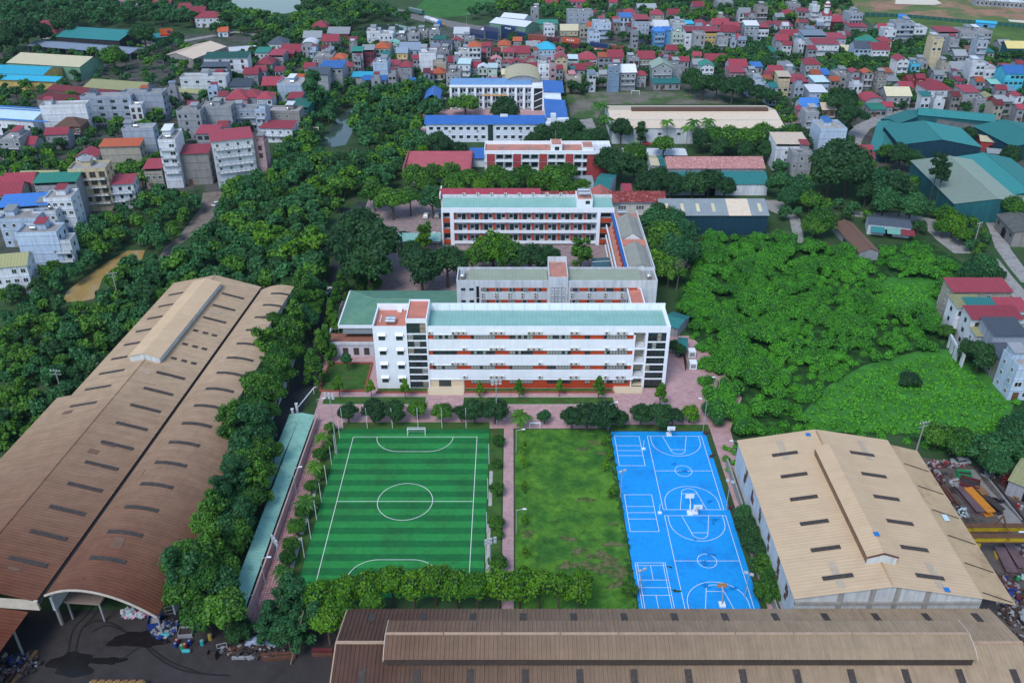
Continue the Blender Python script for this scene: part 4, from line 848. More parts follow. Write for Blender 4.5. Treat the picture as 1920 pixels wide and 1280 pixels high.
def right_hall():
    t = thing('factory_hall', 'tan-roofed factory hall with ridge monitor and dark rooflights beside the blue court', 'factory hall', (67.6, 135, 0)); foot(50, 92, 111, 159)
    x0, xr, x1, y0, y1, ze, zr = 50.9, 67.6, 84.4, 112.2, 158.4, 10.0, 13.0
    def sl(a, b, ya, yb): s = MB(); s.ribs([(V((a[0], ya, a[1])), V((a[0], yb, a[1]))), (V((b[0], ya, b[1])), V((b[0], yb, b[1])))], .8, .025); return s
    sl((x0 - .4, ze - .05), (xr, zr), y0 - .3, y1 + .3).build('roof_slope', TANR, t); sl((xr, zr), (x1, ze), y0 - .3, y1 + .3).build('roof_slope', TANR, t)
    sl((x1 + .05, ze - .25), (91.0, 8.0), y0, y1 - 1).build('lean_to_roof', mat('weathered_tan_sheet', (.46, .33, .20), .75, .12, .25, col2=(.33, .22, .13), c2lo=.5, c2hi=.68, c2scale=.15), t)
    s = MB(); s.tube((xr, y0, zr + .05), (xr, y1, zr + .05), .2, .2, 5); s.build('ridge_cap', MC['weathered_tan_sheet'], t)
    ma, mb_ = G(1652, 1043, 14.6).y, 150.5
    for a, b in (((64.7, 14.4), (67.6, 15.4)), ((67.6, 15.4), (70.5, 14.4))): sl(a, b, ma, mb_).build('monitor_roof', TANR, t)
    s = MB(); s.box(64.95, 70.25, ma + .35, mb_ - .2, 12.2, 14.4); s.build('monitor_wall', mat('brown_monitor_wall', (.22, .14, .09), .9, .2), t)  # dark brown side walls below the monitor roof
    s = MB(); s.yprism([(64.9, 12.3), (70.3, 12.3), (70.3, 14.3), (67.6, 15.25), (64.9, 14.3)], ma + .15, ma + .34); s.build('monitor_gable', SHEETW, t)
    s = MB()
    for a, b in ((V((64.7, 0, 14.47)), V((67.6, 0, 15.47))), (V((67.6, 0, 15.47)), V((70.5, 0, 14.47)))): s.slab((a.x, ma - .08, a.z), (b.x, ma - .08, b.z), (b.x, ma + .08, b.z), (a.x, ma + .08, a.z), .3)
    s.build('monitor_trim', mat('rust_trim', (.12, .05, .035), .8, .2), t)
    for i in range(6):
        y = 115.2 + i * 7.2
        for a, b in ((56.5, 61.9), (73.3, 78.7)):
            zf = lambda x: zr - abs(x - xr) * 3.0 / 16.75 + .14
            s = MB(); s.slab((a, y, zf(a)), (b, y, zf(b)), (b, y + 1.0, zf(b)), (a, y + 1.0, zf(a)), .05); s.build('rooflight', SKYL, t)
    BT = mat('blue_patch', (.02, .17, .48), .6, .1)
    for x, y in ((67.9, 122.6), (77.9, 112.8), (65.6, 157.0)):
        zf = zr - abs(x - xr) * 3.0 / 16.75 + .15 if not 64 < x < 71 or y > 150 else 15.5
        s = MB(); s.box(x - .5, x + .5, y - .5, y + .6, zf, zf + .04); s.build('blue_patch_sheet', BT, t)
    # faint older sheets
    for x in (58.5, 76.5):
        for ya in (113, 150):
            zf = lambda q: zr - abs(q - xr) * 3.0 / 16.75 + .08
            s = MB(); s.slab((x, ya, zf(x)), (x + 1.3, ya, zf(x + 1.3)), (x + 1.3, ya + 6.5, zf(x + 1.3)), (x, ya + 6.5, zf(x)), .02); s.build('replacement_sheet', mat('greyish_sheet', (.44, .36, .27), .75, .12, 1), t)
    for i in range(6):
        y = 113.5 + i * 7.4; s = MB(); s.tube((x1 + .6, y, 9.95), (90.4, y - .9, 8.35), .07); s.build('guy_rod', DARK, t)
    s = MB(); s.box(86.6, 87.6, 133.0, 134.8, 9.3, 9.4); s.build('loose_panel', mat('pale_blue_panel', (.50, .66, .70), .6, .05), t)
    # walls
    s = MB(); s.box(x0, x0 + .2, y0, y1, 2.0, ze - .1); s.box(x0 + .2, x1, y1 - .2, y1, 0, ze - .2); s.box(x1 - .2, x1, y0, y1 - .2, 0, ze - .3); s.build('wall', SHEETW, t)
    s = MB(); s.box(x0 - .15, x0 + .3, y0, y1, 0, 2.0); s.build('plinth_wall', CONC, t)
    s = MB(); s.box(x0 + .2, x1 - .2, y0 + .2, y0 + .3, 0, ze - .3); s.yprism([(x0 + .3, ze - .3), (xr, zr - .35), (x1 - .3, ze - .3)], y0 + .2, y0 + .3); s.build('gable_wall', SHEETW, t)
    for x in (59, 64.6, 69, 74.5): s = MB(); s.box(x - .45, x + .45, y0, y0 + .2, 6, zr - abs(x - xr) * 3.0 / 16.75 - .45); s.build('gable_post', CONC, t)
    s = MB(); s.box(x0, x1, y0 - .1, y0 + .2, 8.2, 8.9); s.build('gable_beam', CONC, t)
    RP = mat('rust_hole', (.13, .065, .045), .95, .4, 1.5)
    rnd = random.Random(2)
    for i in range(6):
        y = 116 + i * 6.8 + rnd.uniform(-.6, .6); s = MB()
        for k in range(4):
            dy, dz = rnd.uniform(-.7, .7), rnd.uniform(-1.6, 1.6); q = rnd.uniform(.3, .7); s.box(x0 - .03 - k * .003, x0 + .02, y + dy - q, y + dy + q, 6.6 + dz - q * 1.4, 6.6 + dz + q * 1.4)
        s.build('rust_patch', RP, t)
    # low ledge and boards along the wall
    t2 = thing('boundary_wall', 'low grey boundary wall with leaning boards between the court path and the tan hall', 'wall', (53.6, 140, 0))
    s = MB(); s.box(53.4, 53.6, 112, 162, 0, 1.4) if False else s.box(49.9, 50.2, 112, 162, 0, 2.2); s.build('wall_panel', CONC, t2)
right_hall()
def front_hall():
    t = thing('factory_hall', 'long brown ribbed factory roof with raised ridge monitor across the bottom edge', 'factory hall', (28, 101.4, 0)); foot(-30, 88, 85, 112)
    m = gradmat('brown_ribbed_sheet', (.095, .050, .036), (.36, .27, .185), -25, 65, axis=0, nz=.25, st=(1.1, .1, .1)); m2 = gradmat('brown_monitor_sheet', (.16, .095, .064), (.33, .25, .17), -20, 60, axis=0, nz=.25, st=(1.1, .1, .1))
    x0, x1, yb, yr, yf, ze, zr = -29.6, 85.8, 111.4, 101.3, 88.0, 8.0, 11.0
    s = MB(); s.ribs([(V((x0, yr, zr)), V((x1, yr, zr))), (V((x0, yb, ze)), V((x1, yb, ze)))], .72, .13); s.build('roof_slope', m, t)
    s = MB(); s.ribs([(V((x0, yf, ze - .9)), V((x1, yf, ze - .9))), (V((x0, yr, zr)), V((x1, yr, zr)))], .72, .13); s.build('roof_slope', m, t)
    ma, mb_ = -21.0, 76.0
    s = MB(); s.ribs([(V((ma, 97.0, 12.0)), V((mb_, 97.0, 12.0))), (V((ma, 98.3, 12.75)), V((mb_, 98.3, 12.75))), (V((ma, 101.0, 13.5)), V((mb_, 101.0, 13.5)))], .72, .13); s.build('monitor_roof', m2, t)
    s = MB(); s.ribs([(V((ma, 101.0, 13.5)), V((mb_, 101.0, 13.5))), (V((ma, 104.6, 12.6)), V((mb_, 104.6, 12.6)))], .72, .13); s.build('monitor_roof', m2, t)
    s = MB(); s.box(ma + .3, mb_ - .3, 97.4, 104.2, 10.2, 12.1); s.build('monitor_wall', mat('dark_louvre', (.06, .045, .04), .9, .2), t)
    for i in range(10):
        a = ma + (mb_ - ma) * i / 10; b = a + (mb_ - ma) / 10 - .15; s = MB(); s.box(a, b, 100.75, 101.25, 13.52, 13.66); s.build('ridge_cap', mat('pale_ridge_cap', (.40, .28, .20), .75, .15, .8), t)
    for a, b in ((x0, ma), (mb_, x1)): s = MB(); s.box(a, b, 101.0, 101.6, 11.0, 11.16); s.build('ridge_cap', MC['pale_ridge_cap'], t)
    for x, sgn in ((ma, -1), (mb_, 1)): s = MB(); s.xprism([(96.9, 11.7), (97.0, 12.1), (98.3, 12.85), (101, 13.6), (104.7, 12.7), (104.7, 12.3), (101, 13.2), (98.4, 12.5), (97.2, 11.7)], x + (0 if sgn > 0 else -.12), x + (.12 if sgn > 0 else 0)); s.build('monitor_end', FASC, t)
    zb = lambda y: zr - (y - yr) * (zr - ze) / (yb - yr) + .16; zf = lambda y: zr - (yr - y) * (zr - ze + .9) / (yr - yf) + .16
    for i in range(13):
        x = -25.3 + i * 8.9
        s = MB(); s.slab((x, 107.3, zb(107.3)), (x + 1.15, 107.3, zb(107.3)), (x + 1.15, 109.9, zb(109.9)), (x, 109.9, zb(109.9)), .05); s.build('rooflight', SKYL, t)
        s = MB(); s.slab((x + .2, 93.9, zf(93.9)), (x + 1.35, 93.9, zf(93.9)), (x + 1.35, 96.9, zf(96.9)), (x + .2, 96.9, zf(96.9)), .05); s.build('rooflight', SKYL, t)
    s = MB(); s.box(x0 + .4, x1 - .4, yb - .6, yb - .4, 0, ze - .1); s.box(x0 + .4, x0 + .6, yf, yb - .6, 0, ze - .9); s.box(x1 - .6, x1 - .4, yf, yb - .6, 0, ze - .9); s.build('wall', SHEETW, t)
    s = MB()
    for a, b in ((V((0, yf, ze - .9)), V((0, yr, zr))), (V((0, yr, zr)), V((0, yb, ze)))): s.slab((x0 - .1, a.y, a.z + .1), (x0 + .12, a.y, a.z + .1), (x0 + .12, b.y, b.z + .1), (x0 - .1, b.y, b.z + .1), .3)
    s.build('verge_trim', MC['pale_ridge_cap'], t)
front_hall()
def green_lean():
    t = thing('bicycle_shed', 'long narrow mint-green lean-to roof beside the pink path left of the football pitch', 'shed', (-51.5, 146, 0)); foot(-55, -48, 112, 180)
    m = mat('dirty_mint_sheet', (.24, .47, .39), .65, .12, .4, col2=(.15, .31, .24), c2lo=.5, c2hi=.68, c2scale=.3)
    s = MB(); s.ribs([(V((-50.1, 113.5, 2.7)), V((-49.0, 178.6, 2.7))), (V((-53.2, 113.5, 3.4)), V((-52.2, 178.6, 3.4)))], .9, .04); s.build('roof_slope', m, t)
    s = MB(); s.ribs([(V((-53.25, 150, 3.4)), V((-52.25, 178.6, 3.4))), (V((-55.6, 150, 3.0)), V((-55.2, 178.6, 3.0)))], .9, .04); s.build('roof_slope', m, t)
    s = MB(); s.slab((-53.3, 113.5, 3.45), (-53.1, 113.5, 3.45), (-52.1, 178.6, 3.45), (-52.3, 178.6, 3.45), .06); s.build('ridge_cap', m, t)
    PK = mat('pinkish_low_wall', (.50, .34, .33), .85, .12, .8)
    s = MB(); s.prism([(-49.9, 113.5), (-49.55, 113.5), (-48.5, 178.6), (-48.85, 178.6)], 0, 2.2); s.build('low_wall', PK, t)
    for i in range(14): y = 115 + i * 4.8; s = MB(); s.tube((-52.9, y, 0), (-52.9, y, 3.3), .07); s.build('post', GREYM, t)
    t2 = thing('gate_posts', 'pair of white gateposts with sliding rail at the road end of the mint-green shed', 'gate', (-52, 183, 0))
    for x, y, h in ((-55.2, 181.2, 2.6), (-54.5, 183.0, 3.0)): s = MB(); s.box(x - .25, x + .25, y - .25, y + .25, 0, h); s.box(x - .35, x + .35, y - .35, y + .35, h, h + .15); s.build('post', WHITE, t2)
    s = MB(); s.slab((-54.2, 183, 2.2), (-54.0, 183, 2.2), (-51.6, 192, 2.2), (-51.8, 192, 2.2), .2); s.tube((-52, 191.8, 0), (-52, 191.8, 2), .08); s.build('gate_rail', WHITE, t2)
    t3 = thing('boundary_wall', 'pale boundary wall between the dark road and the tree belt', 'wall', (-58, 200, 0))
    s = MB(); s.prism([(-60.6, 179), (-60.2, 179), (-60.0, 196), (-61.2, 225), (-61.7, 225), (-60.5, 196)], 0, 2.0); s.build('wall_panel', OLDWHITE, t3)
green_lean()
RC = {'red': (.29, .048, .068), 'orange': (.42, .10, .045), 'maroon': (.17, .035, .04), 'teal': (.032, .195, .195), 'green': (.03, .20, .15), 'mint': (.20, .46, .38), 'blue': (.05, .18, .50), 'cyan': (.04, .40, .58), 'slate': (.07, .085, .11), 'grey': (.28, .30, .32), 'white': (.58, .61, .65), 'cream': (.55, .50, .34), 'tan': (.56, .46, .36), 'olive': (.30, .30, .15), 'brown': (.15, .085, .06), 'pink': (.50, .20, .22), 'pale': (.45, .60, .62), 'bluegrey': (.22, .28, .36), 'greygreen': (.24, .31, .26), 'darkgreen': (.02, .11, .09), 'yellow': (.60, .50, .20)}
WC = {'white': (.60, .64, .70), 'grey': (.31, .325, .36), 'bluegrey': (.33, .38, .46), 'paleblue': (.42, .52, .66), 'cream': (.55, .47, .32), 'beige': (.38, .35, .30), 'yellow': (.60, .44, .16), 'mint': (.46, .58, .52), 'pink': (.40, .27, .29), 'maroon': (.17, .04, .06), 'blue': (.10, .32, .62), 'cyan': (.08, .45, .62), 'slate': (.17, .25, .36), 'navy': (.012, .05, .085), 'teal': (.02, .12, .14), 'concrete': (.25, .24, .235), 'brown': (.17, .11, .085), 'red': (.34, .05, .05), 'green': (.16, .30, .22), 'black': (.03, .03, .035)}
def rmat(c): return mat('roof_' + c, RC[c], .6, .14, .5, orand=.24, col2=tuple(x * .72 for x in RC[c]), c2lo=.5, c2hi=.72, c2scale=.5)
def wmat(c): return mat('wall_' + c, WC[c], .85, .09, .5, .26, orand=.12)
def shed(label, x1, y1, x2, y2, zr, hw, ze, roof, wall, cat='warehouse', name='warehouse', px=True, hwl=None, rib=1.0, ribh=.06, lights=0, lightm=None, door=None, open_=False, over=.5, winm=0):
    """gable shed: ridge between two points, half width hw (near side) / hwl (far side)"""
    A = G(x1, y1, zr) if px else V((x1, y1, zr)); B = G(x2, y2, zr) if px else V((x2, y2, zr)); M = (A + B) / 2; d = B - A; L = d.length; rz = math.atan2(d.y, d.x); hwl = hwl or hw
    t = thing(name, label, cat, (M.x, M.y, 0), rz); cx = (hwl - hw) / 2
    FOOT.append((M.x - cx * math.sin(rz), M.y + cx * math.cos(rz), L / 2, (hw + hwl) / 2, rz)); a = L / 2; rm = rmat(roof) if isinstance(roof, str) else roof; wm = wmat(wall) if isinstance(wall, str) else wall
    s = MB(); s.ribs([(V((-a, -hw - over, ze - .12)), V((a, -hw - over, ze - .12))), (V((-a, 0, zr)), V((a, 0, zr)))], rib, ribh); s.build('roof_slope', rm, t, True)
    s = MB(); s.ribs([(V((-a, 0, zr)), V((a, 0, zr))), (V((-a, hwl + over, ze - .12)), V((a, hwl + over, ze - .12)))], rib, ribh); s.build('roof_slope', rm, t, True)
    s = MB(); s.tube((-a, 0, zr + .04), (a, 0, zr + .04), .14, .14, 5); s.build('ridge_cap', rm, t, True)
    if open_:
        n = max(2, int(L / 6))
        for i in range(n + 1):
            for y in (-hw + .3, hwl - .3): s = MB(); x = -a + .3 + (L - .6) * i / n; s.box(x - .12, x + .12, y - .12, y + .12, 0, ze - .15); s.build('post', GREYM, t, True)
    else:
        s = MB(); s.xprism([(-hw, 0), (hwl, 0), (hwl, ze - .2), (0, zr - .2), (-hw, ze - .2)], -a + .3, a - .3); s.build('wall', wm, t, True)
        if door != 0:
            dw = min(4.0, L * .2); s = MB(); s.box(-dw / 2, dw / 2, -hw - .06, -hw - .005, 0, min(3.6, ze * .6)); s.build('door', door or DARK, t, True)
        for i in range(winm):
            x = -a + L * (i + .5) / winm; window(t, x, -hw, ze * .62, 1.6, 1.1, 'f', 'd')
    for i in range(lights):
        x = -a + L * (i + .5) / lights; zf = lambda y: zr + (ze - zr) * (-y / hw) + .1
        s = MB(); s.slab((x - .6, -hw * .8, zf(-hw * .8)), (x + .6, -hw * .8, zf(-hw * .8)), (x + .6, -hw * .3, zf(-hw * .3)), (x - .6, -hw * .3, zf(-hw * .3)), .03); s.build('rooflight', lightm or rmat('white'), t, True)
    return t
T = shed('long warehouse with pale tan roof and brown ridge vent behind the palm trees', 46, 418, 126, 418, 10.2, 19.5, 7.6, 'tan', 'white', px=False, hwl=17, winm=9)
s = MB(); s.box(-29, 36, -1.6, 1.6, 10.1, 11.4); s.build('ridge_vent', rmat('brown'), T, True)
s = MB(); s.box(-40, 40, -11.4, -11.1, 8.65, 8.78); s.build('purlin_line', rmat('grey'), T, True)
s = MB(); s.slab((8, -22.3, 3.4), (15, -22.3, 3.4), (15, -19.4, 3.9), (8, -19.4, 3.9), .1); s.build('porch_roof', rmat('maroon'), T, True)
shed('shed with faded pink-red striped roof above the teal-roofed one', 1247, 294, 1430, 294, 8.4, 6.6, 5.8, mat('striped_pink_sheet', (.40, .17, .16), .65, .2, .7, col2=(.52, .30, .28), c2lo=.45, c2hi=.6, c2scale=1.2), 'grey', rib=1.2, ribh=.1)
shed('shed with turquoise roof and white wall behind the dark green trees', 1222, 322, 1436, 322, 7.6, 6.5, 5.0, 'teal', 'white')
T = shed('barn with blue-grey roof, pale roof panels and dark blue wall beside the overgrown field', 1233, 373, 1434, 373, 10.6, 8.6, 7.9, mat('dull_grey_sheet', (.24, .28, .30), .6, .12, .4), 'navy', lights=7, lightm=rmat('cream'), door=0, hwl=6)
s = MB(); s.slab((5, -9.2, 7.86), (13, -9.2, 7.86), (13, -.1, 10.72), (5, -.1, 10.72), .02); s.build('pale_roof_panel', rmat('tan'), T, True)
shed('low white-roofed shelter behind the pink-red striped roof', 1168, 281, 1286, 281, 4.6, 4.5, 3.8, 'white', 'grey', name='shelter', cat='shed', open_=True)
shed('small cream flat-pitched shed at the left end of the striped pink roof', 1217, 298, 1234, 298, 5.6, 6, 5.0, 'cream', 'white', name='shed', cat='shed')
shed('small turquoise shed squeezed beside the striped pink roof', 1235, 298, 1246, 298, 5.7, 6, 4.9, 'teal', 'grey', name='shed', cat='shed')
shed('turquoise sloping roof between white party walls beside the red and white school block', 1119, 333, 1150, 336, 8.0, 9, 6.6, 'teal', 'white', name='shed', cat='shed')
shed('grey flat-pitched roof left of the turquoise sloping roof', 1092, 338, 1113, 338, 6.6, 7, 6.0, 'grey', 'white', name='shed', cat='shed')
shed('small red gable roof beside the turquoise sloping roof', 1166, 345, 1184, 345, 7.2, 6.5, 5.0, 'red', 'pink', name='shed', cat='shed')
# dome-roofed hall behind the blue school
def vault(label, px0, px1, py, z, rise, depth, roof, wall, name='vaulted_hall', cat='hall', n=12):
    A = G(px0, py, z); B = G(px1, py, z); w_ = (B - A).length; M = (A + B) / 2; t = thing(name, label, cat, (M.x, M.y, 0)); FOOT.append((M.x, M.y + depth / 2, w_ / 2, depth / 2, 0))
    pts = [(w_ / 2 * math.cos(math.pi - math.pi * i / n), z + rise * math.sin(math.pi * i / n)) for i in range(n + 1)]
    s = MB(); s.ribs([(V((x, -.5, zz)), V((x, depth, zz))) for x, zz in pts], 1.2, .05); s.build('vault_roof', rmat(roof), t, True)
    s = MB(); s.box(-w_ / 2 + .2, w_ / 2 - .2, 0, depth - .3, 0, z); s.yprism([(x * .98, zz - .1) for x, zz in pts], 0, .2); s.build('wall', wmat(wall), t, True)
    s = MB(); s.box(-w_ * .35, w_ * .35, -.06, -.004, z - 2.5, z - .4); s.build('clerestory', DARK, t, True); return t
vault('hall with pale olive barrel roof behind the blue-roofed school', 946, 1014, 157, 11, 4.2, 26, 'cream', 'grey')
vault('red barrel-roofed shelter beside the curving lane', 1621, 1660, 193, 4.5, 2.8, 12, 'red', 'grey', 'market_shelter', 'shelter')
# teal works on the right
shed('long teal-roofed warehouse at the top of the teal works', 1722, 202, 1866, 215, 7.0, 6, 5.2, 'teal', 'teal')
shed('narrow teal roof running along the bend of the lane', 1652, 282, 1667, 226, 5.0, 4.5, 4.2, 'teal', 'teal', name='shed', cat='shed')
shed('teal roof linking the lane-side shed to the long teal warehouse', 1668, 224, 1720, 206, 5.2, 4.5, 4.4, 'teal', 'teal', name='shed', cat='shed')
shed('big teal-roofed hall with wide dark doorway in the teal works', 1767, 262, 1731, 226, 10.0, 17, 7.2, 'teal', 'navy', lights=0)
shed('teal-roofed warehouse cut off by the picture edge beyond the teal works', 1880, 224, 1960, 262, 9.0, 14, 6.5, 'teal', 'navy')
shed('large grey-teal double hall with open dark door beside the bushes', 1872, 373, 1780, 292, 9.6, 15, 7.4, 'greygreen', 'teal')
shed('teal-grey hall adjoining the large double hall at the picture edge', 1935, 360, 1845, 286, 9.4, 11, 7.4, 'teal', 'teal')
shed('cream-roofed shed with brick-red wall right of the big teal hall', 1836, 254, 1884, 258, 5.2, 5, 4.2, 'cream', 'red', name='shed', cat='shed')
shed('grey-roofed shed with blue doors below the cream-roofed shed', 1850, 278, 1890, 282, 4.2, 3.5, 3.4, 'grey', 'grey', name='shed', cat='shed', door=mat('blue_door', (.03, .10, .45), .6, .1))
shed('decayed grey tile-roofed shed inside the teal works', 1758, 224, 1845, 236, 4.6, 5, 3.4, mat('mossy_tile', (.10, .105, .10), .9, .3, .6), 'grey', name='shed', cat='shed')
shed('long brown tile-roofed ruin at the top of the overgrown field', 1583, 411, 1634, 466, 4.6, 3.6, 3.2, 'brown', 'grey', name='ruined_shed', cat='shed', hwl=3)
T = shed('single-storey white house with flat dark roof and patched awnings above the overgrown field', 1626, 406, 1708, 414, 4.6, 5.5, 4.2, 'slate', 'white', name='farmhouse', cat='house', winm=3, hwl=3)
for x, c in ((-4, 'teal'), (1.5, 'mint'), (6, 'red')): s = MB(); s.slab((x - 2.4, -9.4, 2.6), (x + 2.4, -9.4, 2.6), (x + 2.4, -5.6, 3.3), (x - 2.4, -5.6, 3.3), .08); s.build('awning', rmat(c), T, True)
shed('low cream-olive roof in the bottom right scrapyard corner', 1905, 872, 1990, 905, 5.0, 5, 4.2, 'olive', 'grey', name='shed', cat='shed')
shed('old grey barn at the right edge beside the narrow lane', 1905, 395, 1940, 430, 7.0, 6, 5.4, mat('mossy_tile', (.10, .105, .10), .9, .3, .6), 'concrete', name='barn', cat='barn', winm=3)
# left works
shed('teal-roofed shed with black side wall among the trees in the upper left', 132, 50, 250, 57, 10.5, 16, 7.2, 'teal', 'black', hwl=6)
shed('long grey open-sided shed roof below the teal-roofed shed', 66, 77, 258, 92, 5.8, 8, 4.6, 'bluegrey', 'grey', open_=True, lights=6, lightm=rmat('grey'))
shed('cream-roofed works hall with green gable in the upper left', 38, 99, 174, 107, 10.5, 13, 7.8, 'cream', 'green', hwl=8, winm=5)
T = shed('yellow works building with bright cyan double roof at the left edge', -30, 121, 97, 126, 9.4, 9, 7.2, 'cyan', 'yellow', winm=8)
s = MB(); s.slab((-30, -16, 5.6), (33, -16, 5.6), (33, -9.6, 6.9), (-30, -9.6, 6.9), .12); s.build('lower_roof', rmat('cyan'), T, True)
s = MB(); s.box(-30, 33, -15, -9.2, 0, 5.5); s.build('lower_wall', wmat('yellow'), T, True)
shed('small orange-roofed teal shed with a red and orange billboard in the upper left', 286, 64, 318, 60, 6.4, 7, 5.0, 'teal', 'teal', name='shed', cat='shed')
shed('olive-roofed long shed beside the lone round tree', 172, 148, 280, 155, 8.0, 9, 5.8, 'olive', 'grey', hwl=5)
shed('maroon-roofed shed below the olive-roofed one', 100, 158, 222, 171, 6.0, 6, 4.6, 'maroon', 'concrete', hwl=3)
shed('lower maroon-roofed shed with pale wall below another maroon roof', 88, 172, 165, 182, 6.2, 8, 4.8, 'maroon', 'concrete', hwl=3)
shed('tan-roofed gable shed with white stripe left of the tents', 330, 100, 395, 77, 8.0, 11, 5.4, 'tan', 'concrete')
shed('pale tent-like white roof beside the tan gable shed', 428, 90, 480, 86, 5.5, 7, 4.4, 'white', 'white', name='tent', cat='tent')
shed('low olive and green patchwork shed roof above the grey houses', 312, 163, 405, 171, 4.6, 5, 4.0, 'olive', 'grey', name='shed', cat='shed')
T = shed('blue and white striped-roof building at the left edge beside the tall white house', -30, 200, 82, 207, 10.5, 9, 8.0, 'pale', 'white', winm=6)
for y in (-9.7, -1.2, 6): s = MB(); zf = 10.5 - abs(y) * .27; s.box(-24, 24, y, y + 1.4, zf + .1, zf + .32); s.build('blue_roof_stripe', rmat('blue'), T, True)
shed('long white-roofed depot beside the railway containers', 930, 33, 998, 41, 8.0, 9, 6.0, 'white', 'green')
shed('white-roofed shed behind the long white depot', 945, 24, 990, 28, 8.0, 6, 6.0, 'white', 'white')
shed('green-roofed shed right of the white depot', 1006, 37, 1046, 37, 6.0, 7, 4.6, 'green', 'green', name='shed', cat='shed')
shed('low teal shed roof on the slope behind the main block on the right', 1250, 590, 1284, 600, 4.0, 4, 3.2, 'teal', 'grey', name='shed', cat='shed')
shed('small teal roof beside the generators right of the main block', 1270, 638, 1290, 640, 3.6, 2.6, 3.0, 'teal', 'grey', name='shed', cat='shed')
# billboard
o = G(313, 66, 7); t = thing('billboard', 'red and orange billboard on the roof of the small teal shed', 'billboard', (o.x, o.y, 0), R(12))
s = MB(); s.box(-4, 4, -.1, .1, 6.6, 11); s.build('panel', mat('orange_board', (.62, .12, .03), .6, .1), t, True); s = MB(); s.box(-4.2, 4.6, -.16, -.11, 6.3, 7.5); s.build('red_strip', mat('red_board', (.6, .03, .02), .6, .1), t, True)
for x in (-3, 3): s = MB(); s.tube((x, .2, 0), (x, .2, 10), .1); s.build('post', GREYM, t, True)
s = MB(); s.tube((1.6, -.13, 9), (1.6, -.2, 9), 1.1, 1.1, 12); s.build('emblem_disc', mat('navy_board', (.03, .06, .2), .6, .1), t, True)
# ================================================================ houses
HOUSES = []
RNAME = {'flat': 'flat roof', 'shed': 'sheet roof', 'hip': 'hipped roof', 'gx': 'pitched roof', 'gy': 'gabled roof', 'vault': 'curved roof'}
NUM = {1: 'one', 2: 'two', 3: 'three', 4: 'four', 5: 'five', 6: 'six'}
WNAME = {'bluegrey': 'blue-grey', 'paleblue': 'pale blue', 'concrete': 'bare concrete', 'black': 'black', 'slate': 'slate blue', 'mint': 'pale green', 'cyan': 'bright blue'}
CNAME = {'bluegrey': 'blue-grey', 'pale': 'pale blue', 'greygreen': 'grey-green', 'darkgreen': 'dark green'}
DOORM = [mat('door_brown', (.14, .07, .04), .6, .1), mat('door_grey', (.25, .26, .28), .5, .1), mat('door_blue', (.05, .12, .25), .5, .1)]
def box_mesh(name, m):
    b = MB(); b.box(-.5, .5, -.5, .5, 0, 1); return b.mesh(name, [m])
UDOOR = [box_mesh('door', m) for m in DOORM]; URAIL = {}
def balcony_mesh():
    b = MB(); b.box(-.5, .5, -1.0, 0, 0, .16); b.box(-.5, .5, -1.0, -.94, .95, 1.02, 1)
    for i in range(9): x = -.48 + i * .12; b.box(x - .008, x + .008, -.99, -.95, .16, .95, 1)
    b.box(-.5, -.485, -.94, 0, .16, 1.0, 1); b.box(.485, .5, -.94, 0, .16, 1.0, 1)
    return b.mesh('balcony', [OLDWHITE, GREYM])
UBALC = balcony_mesh()
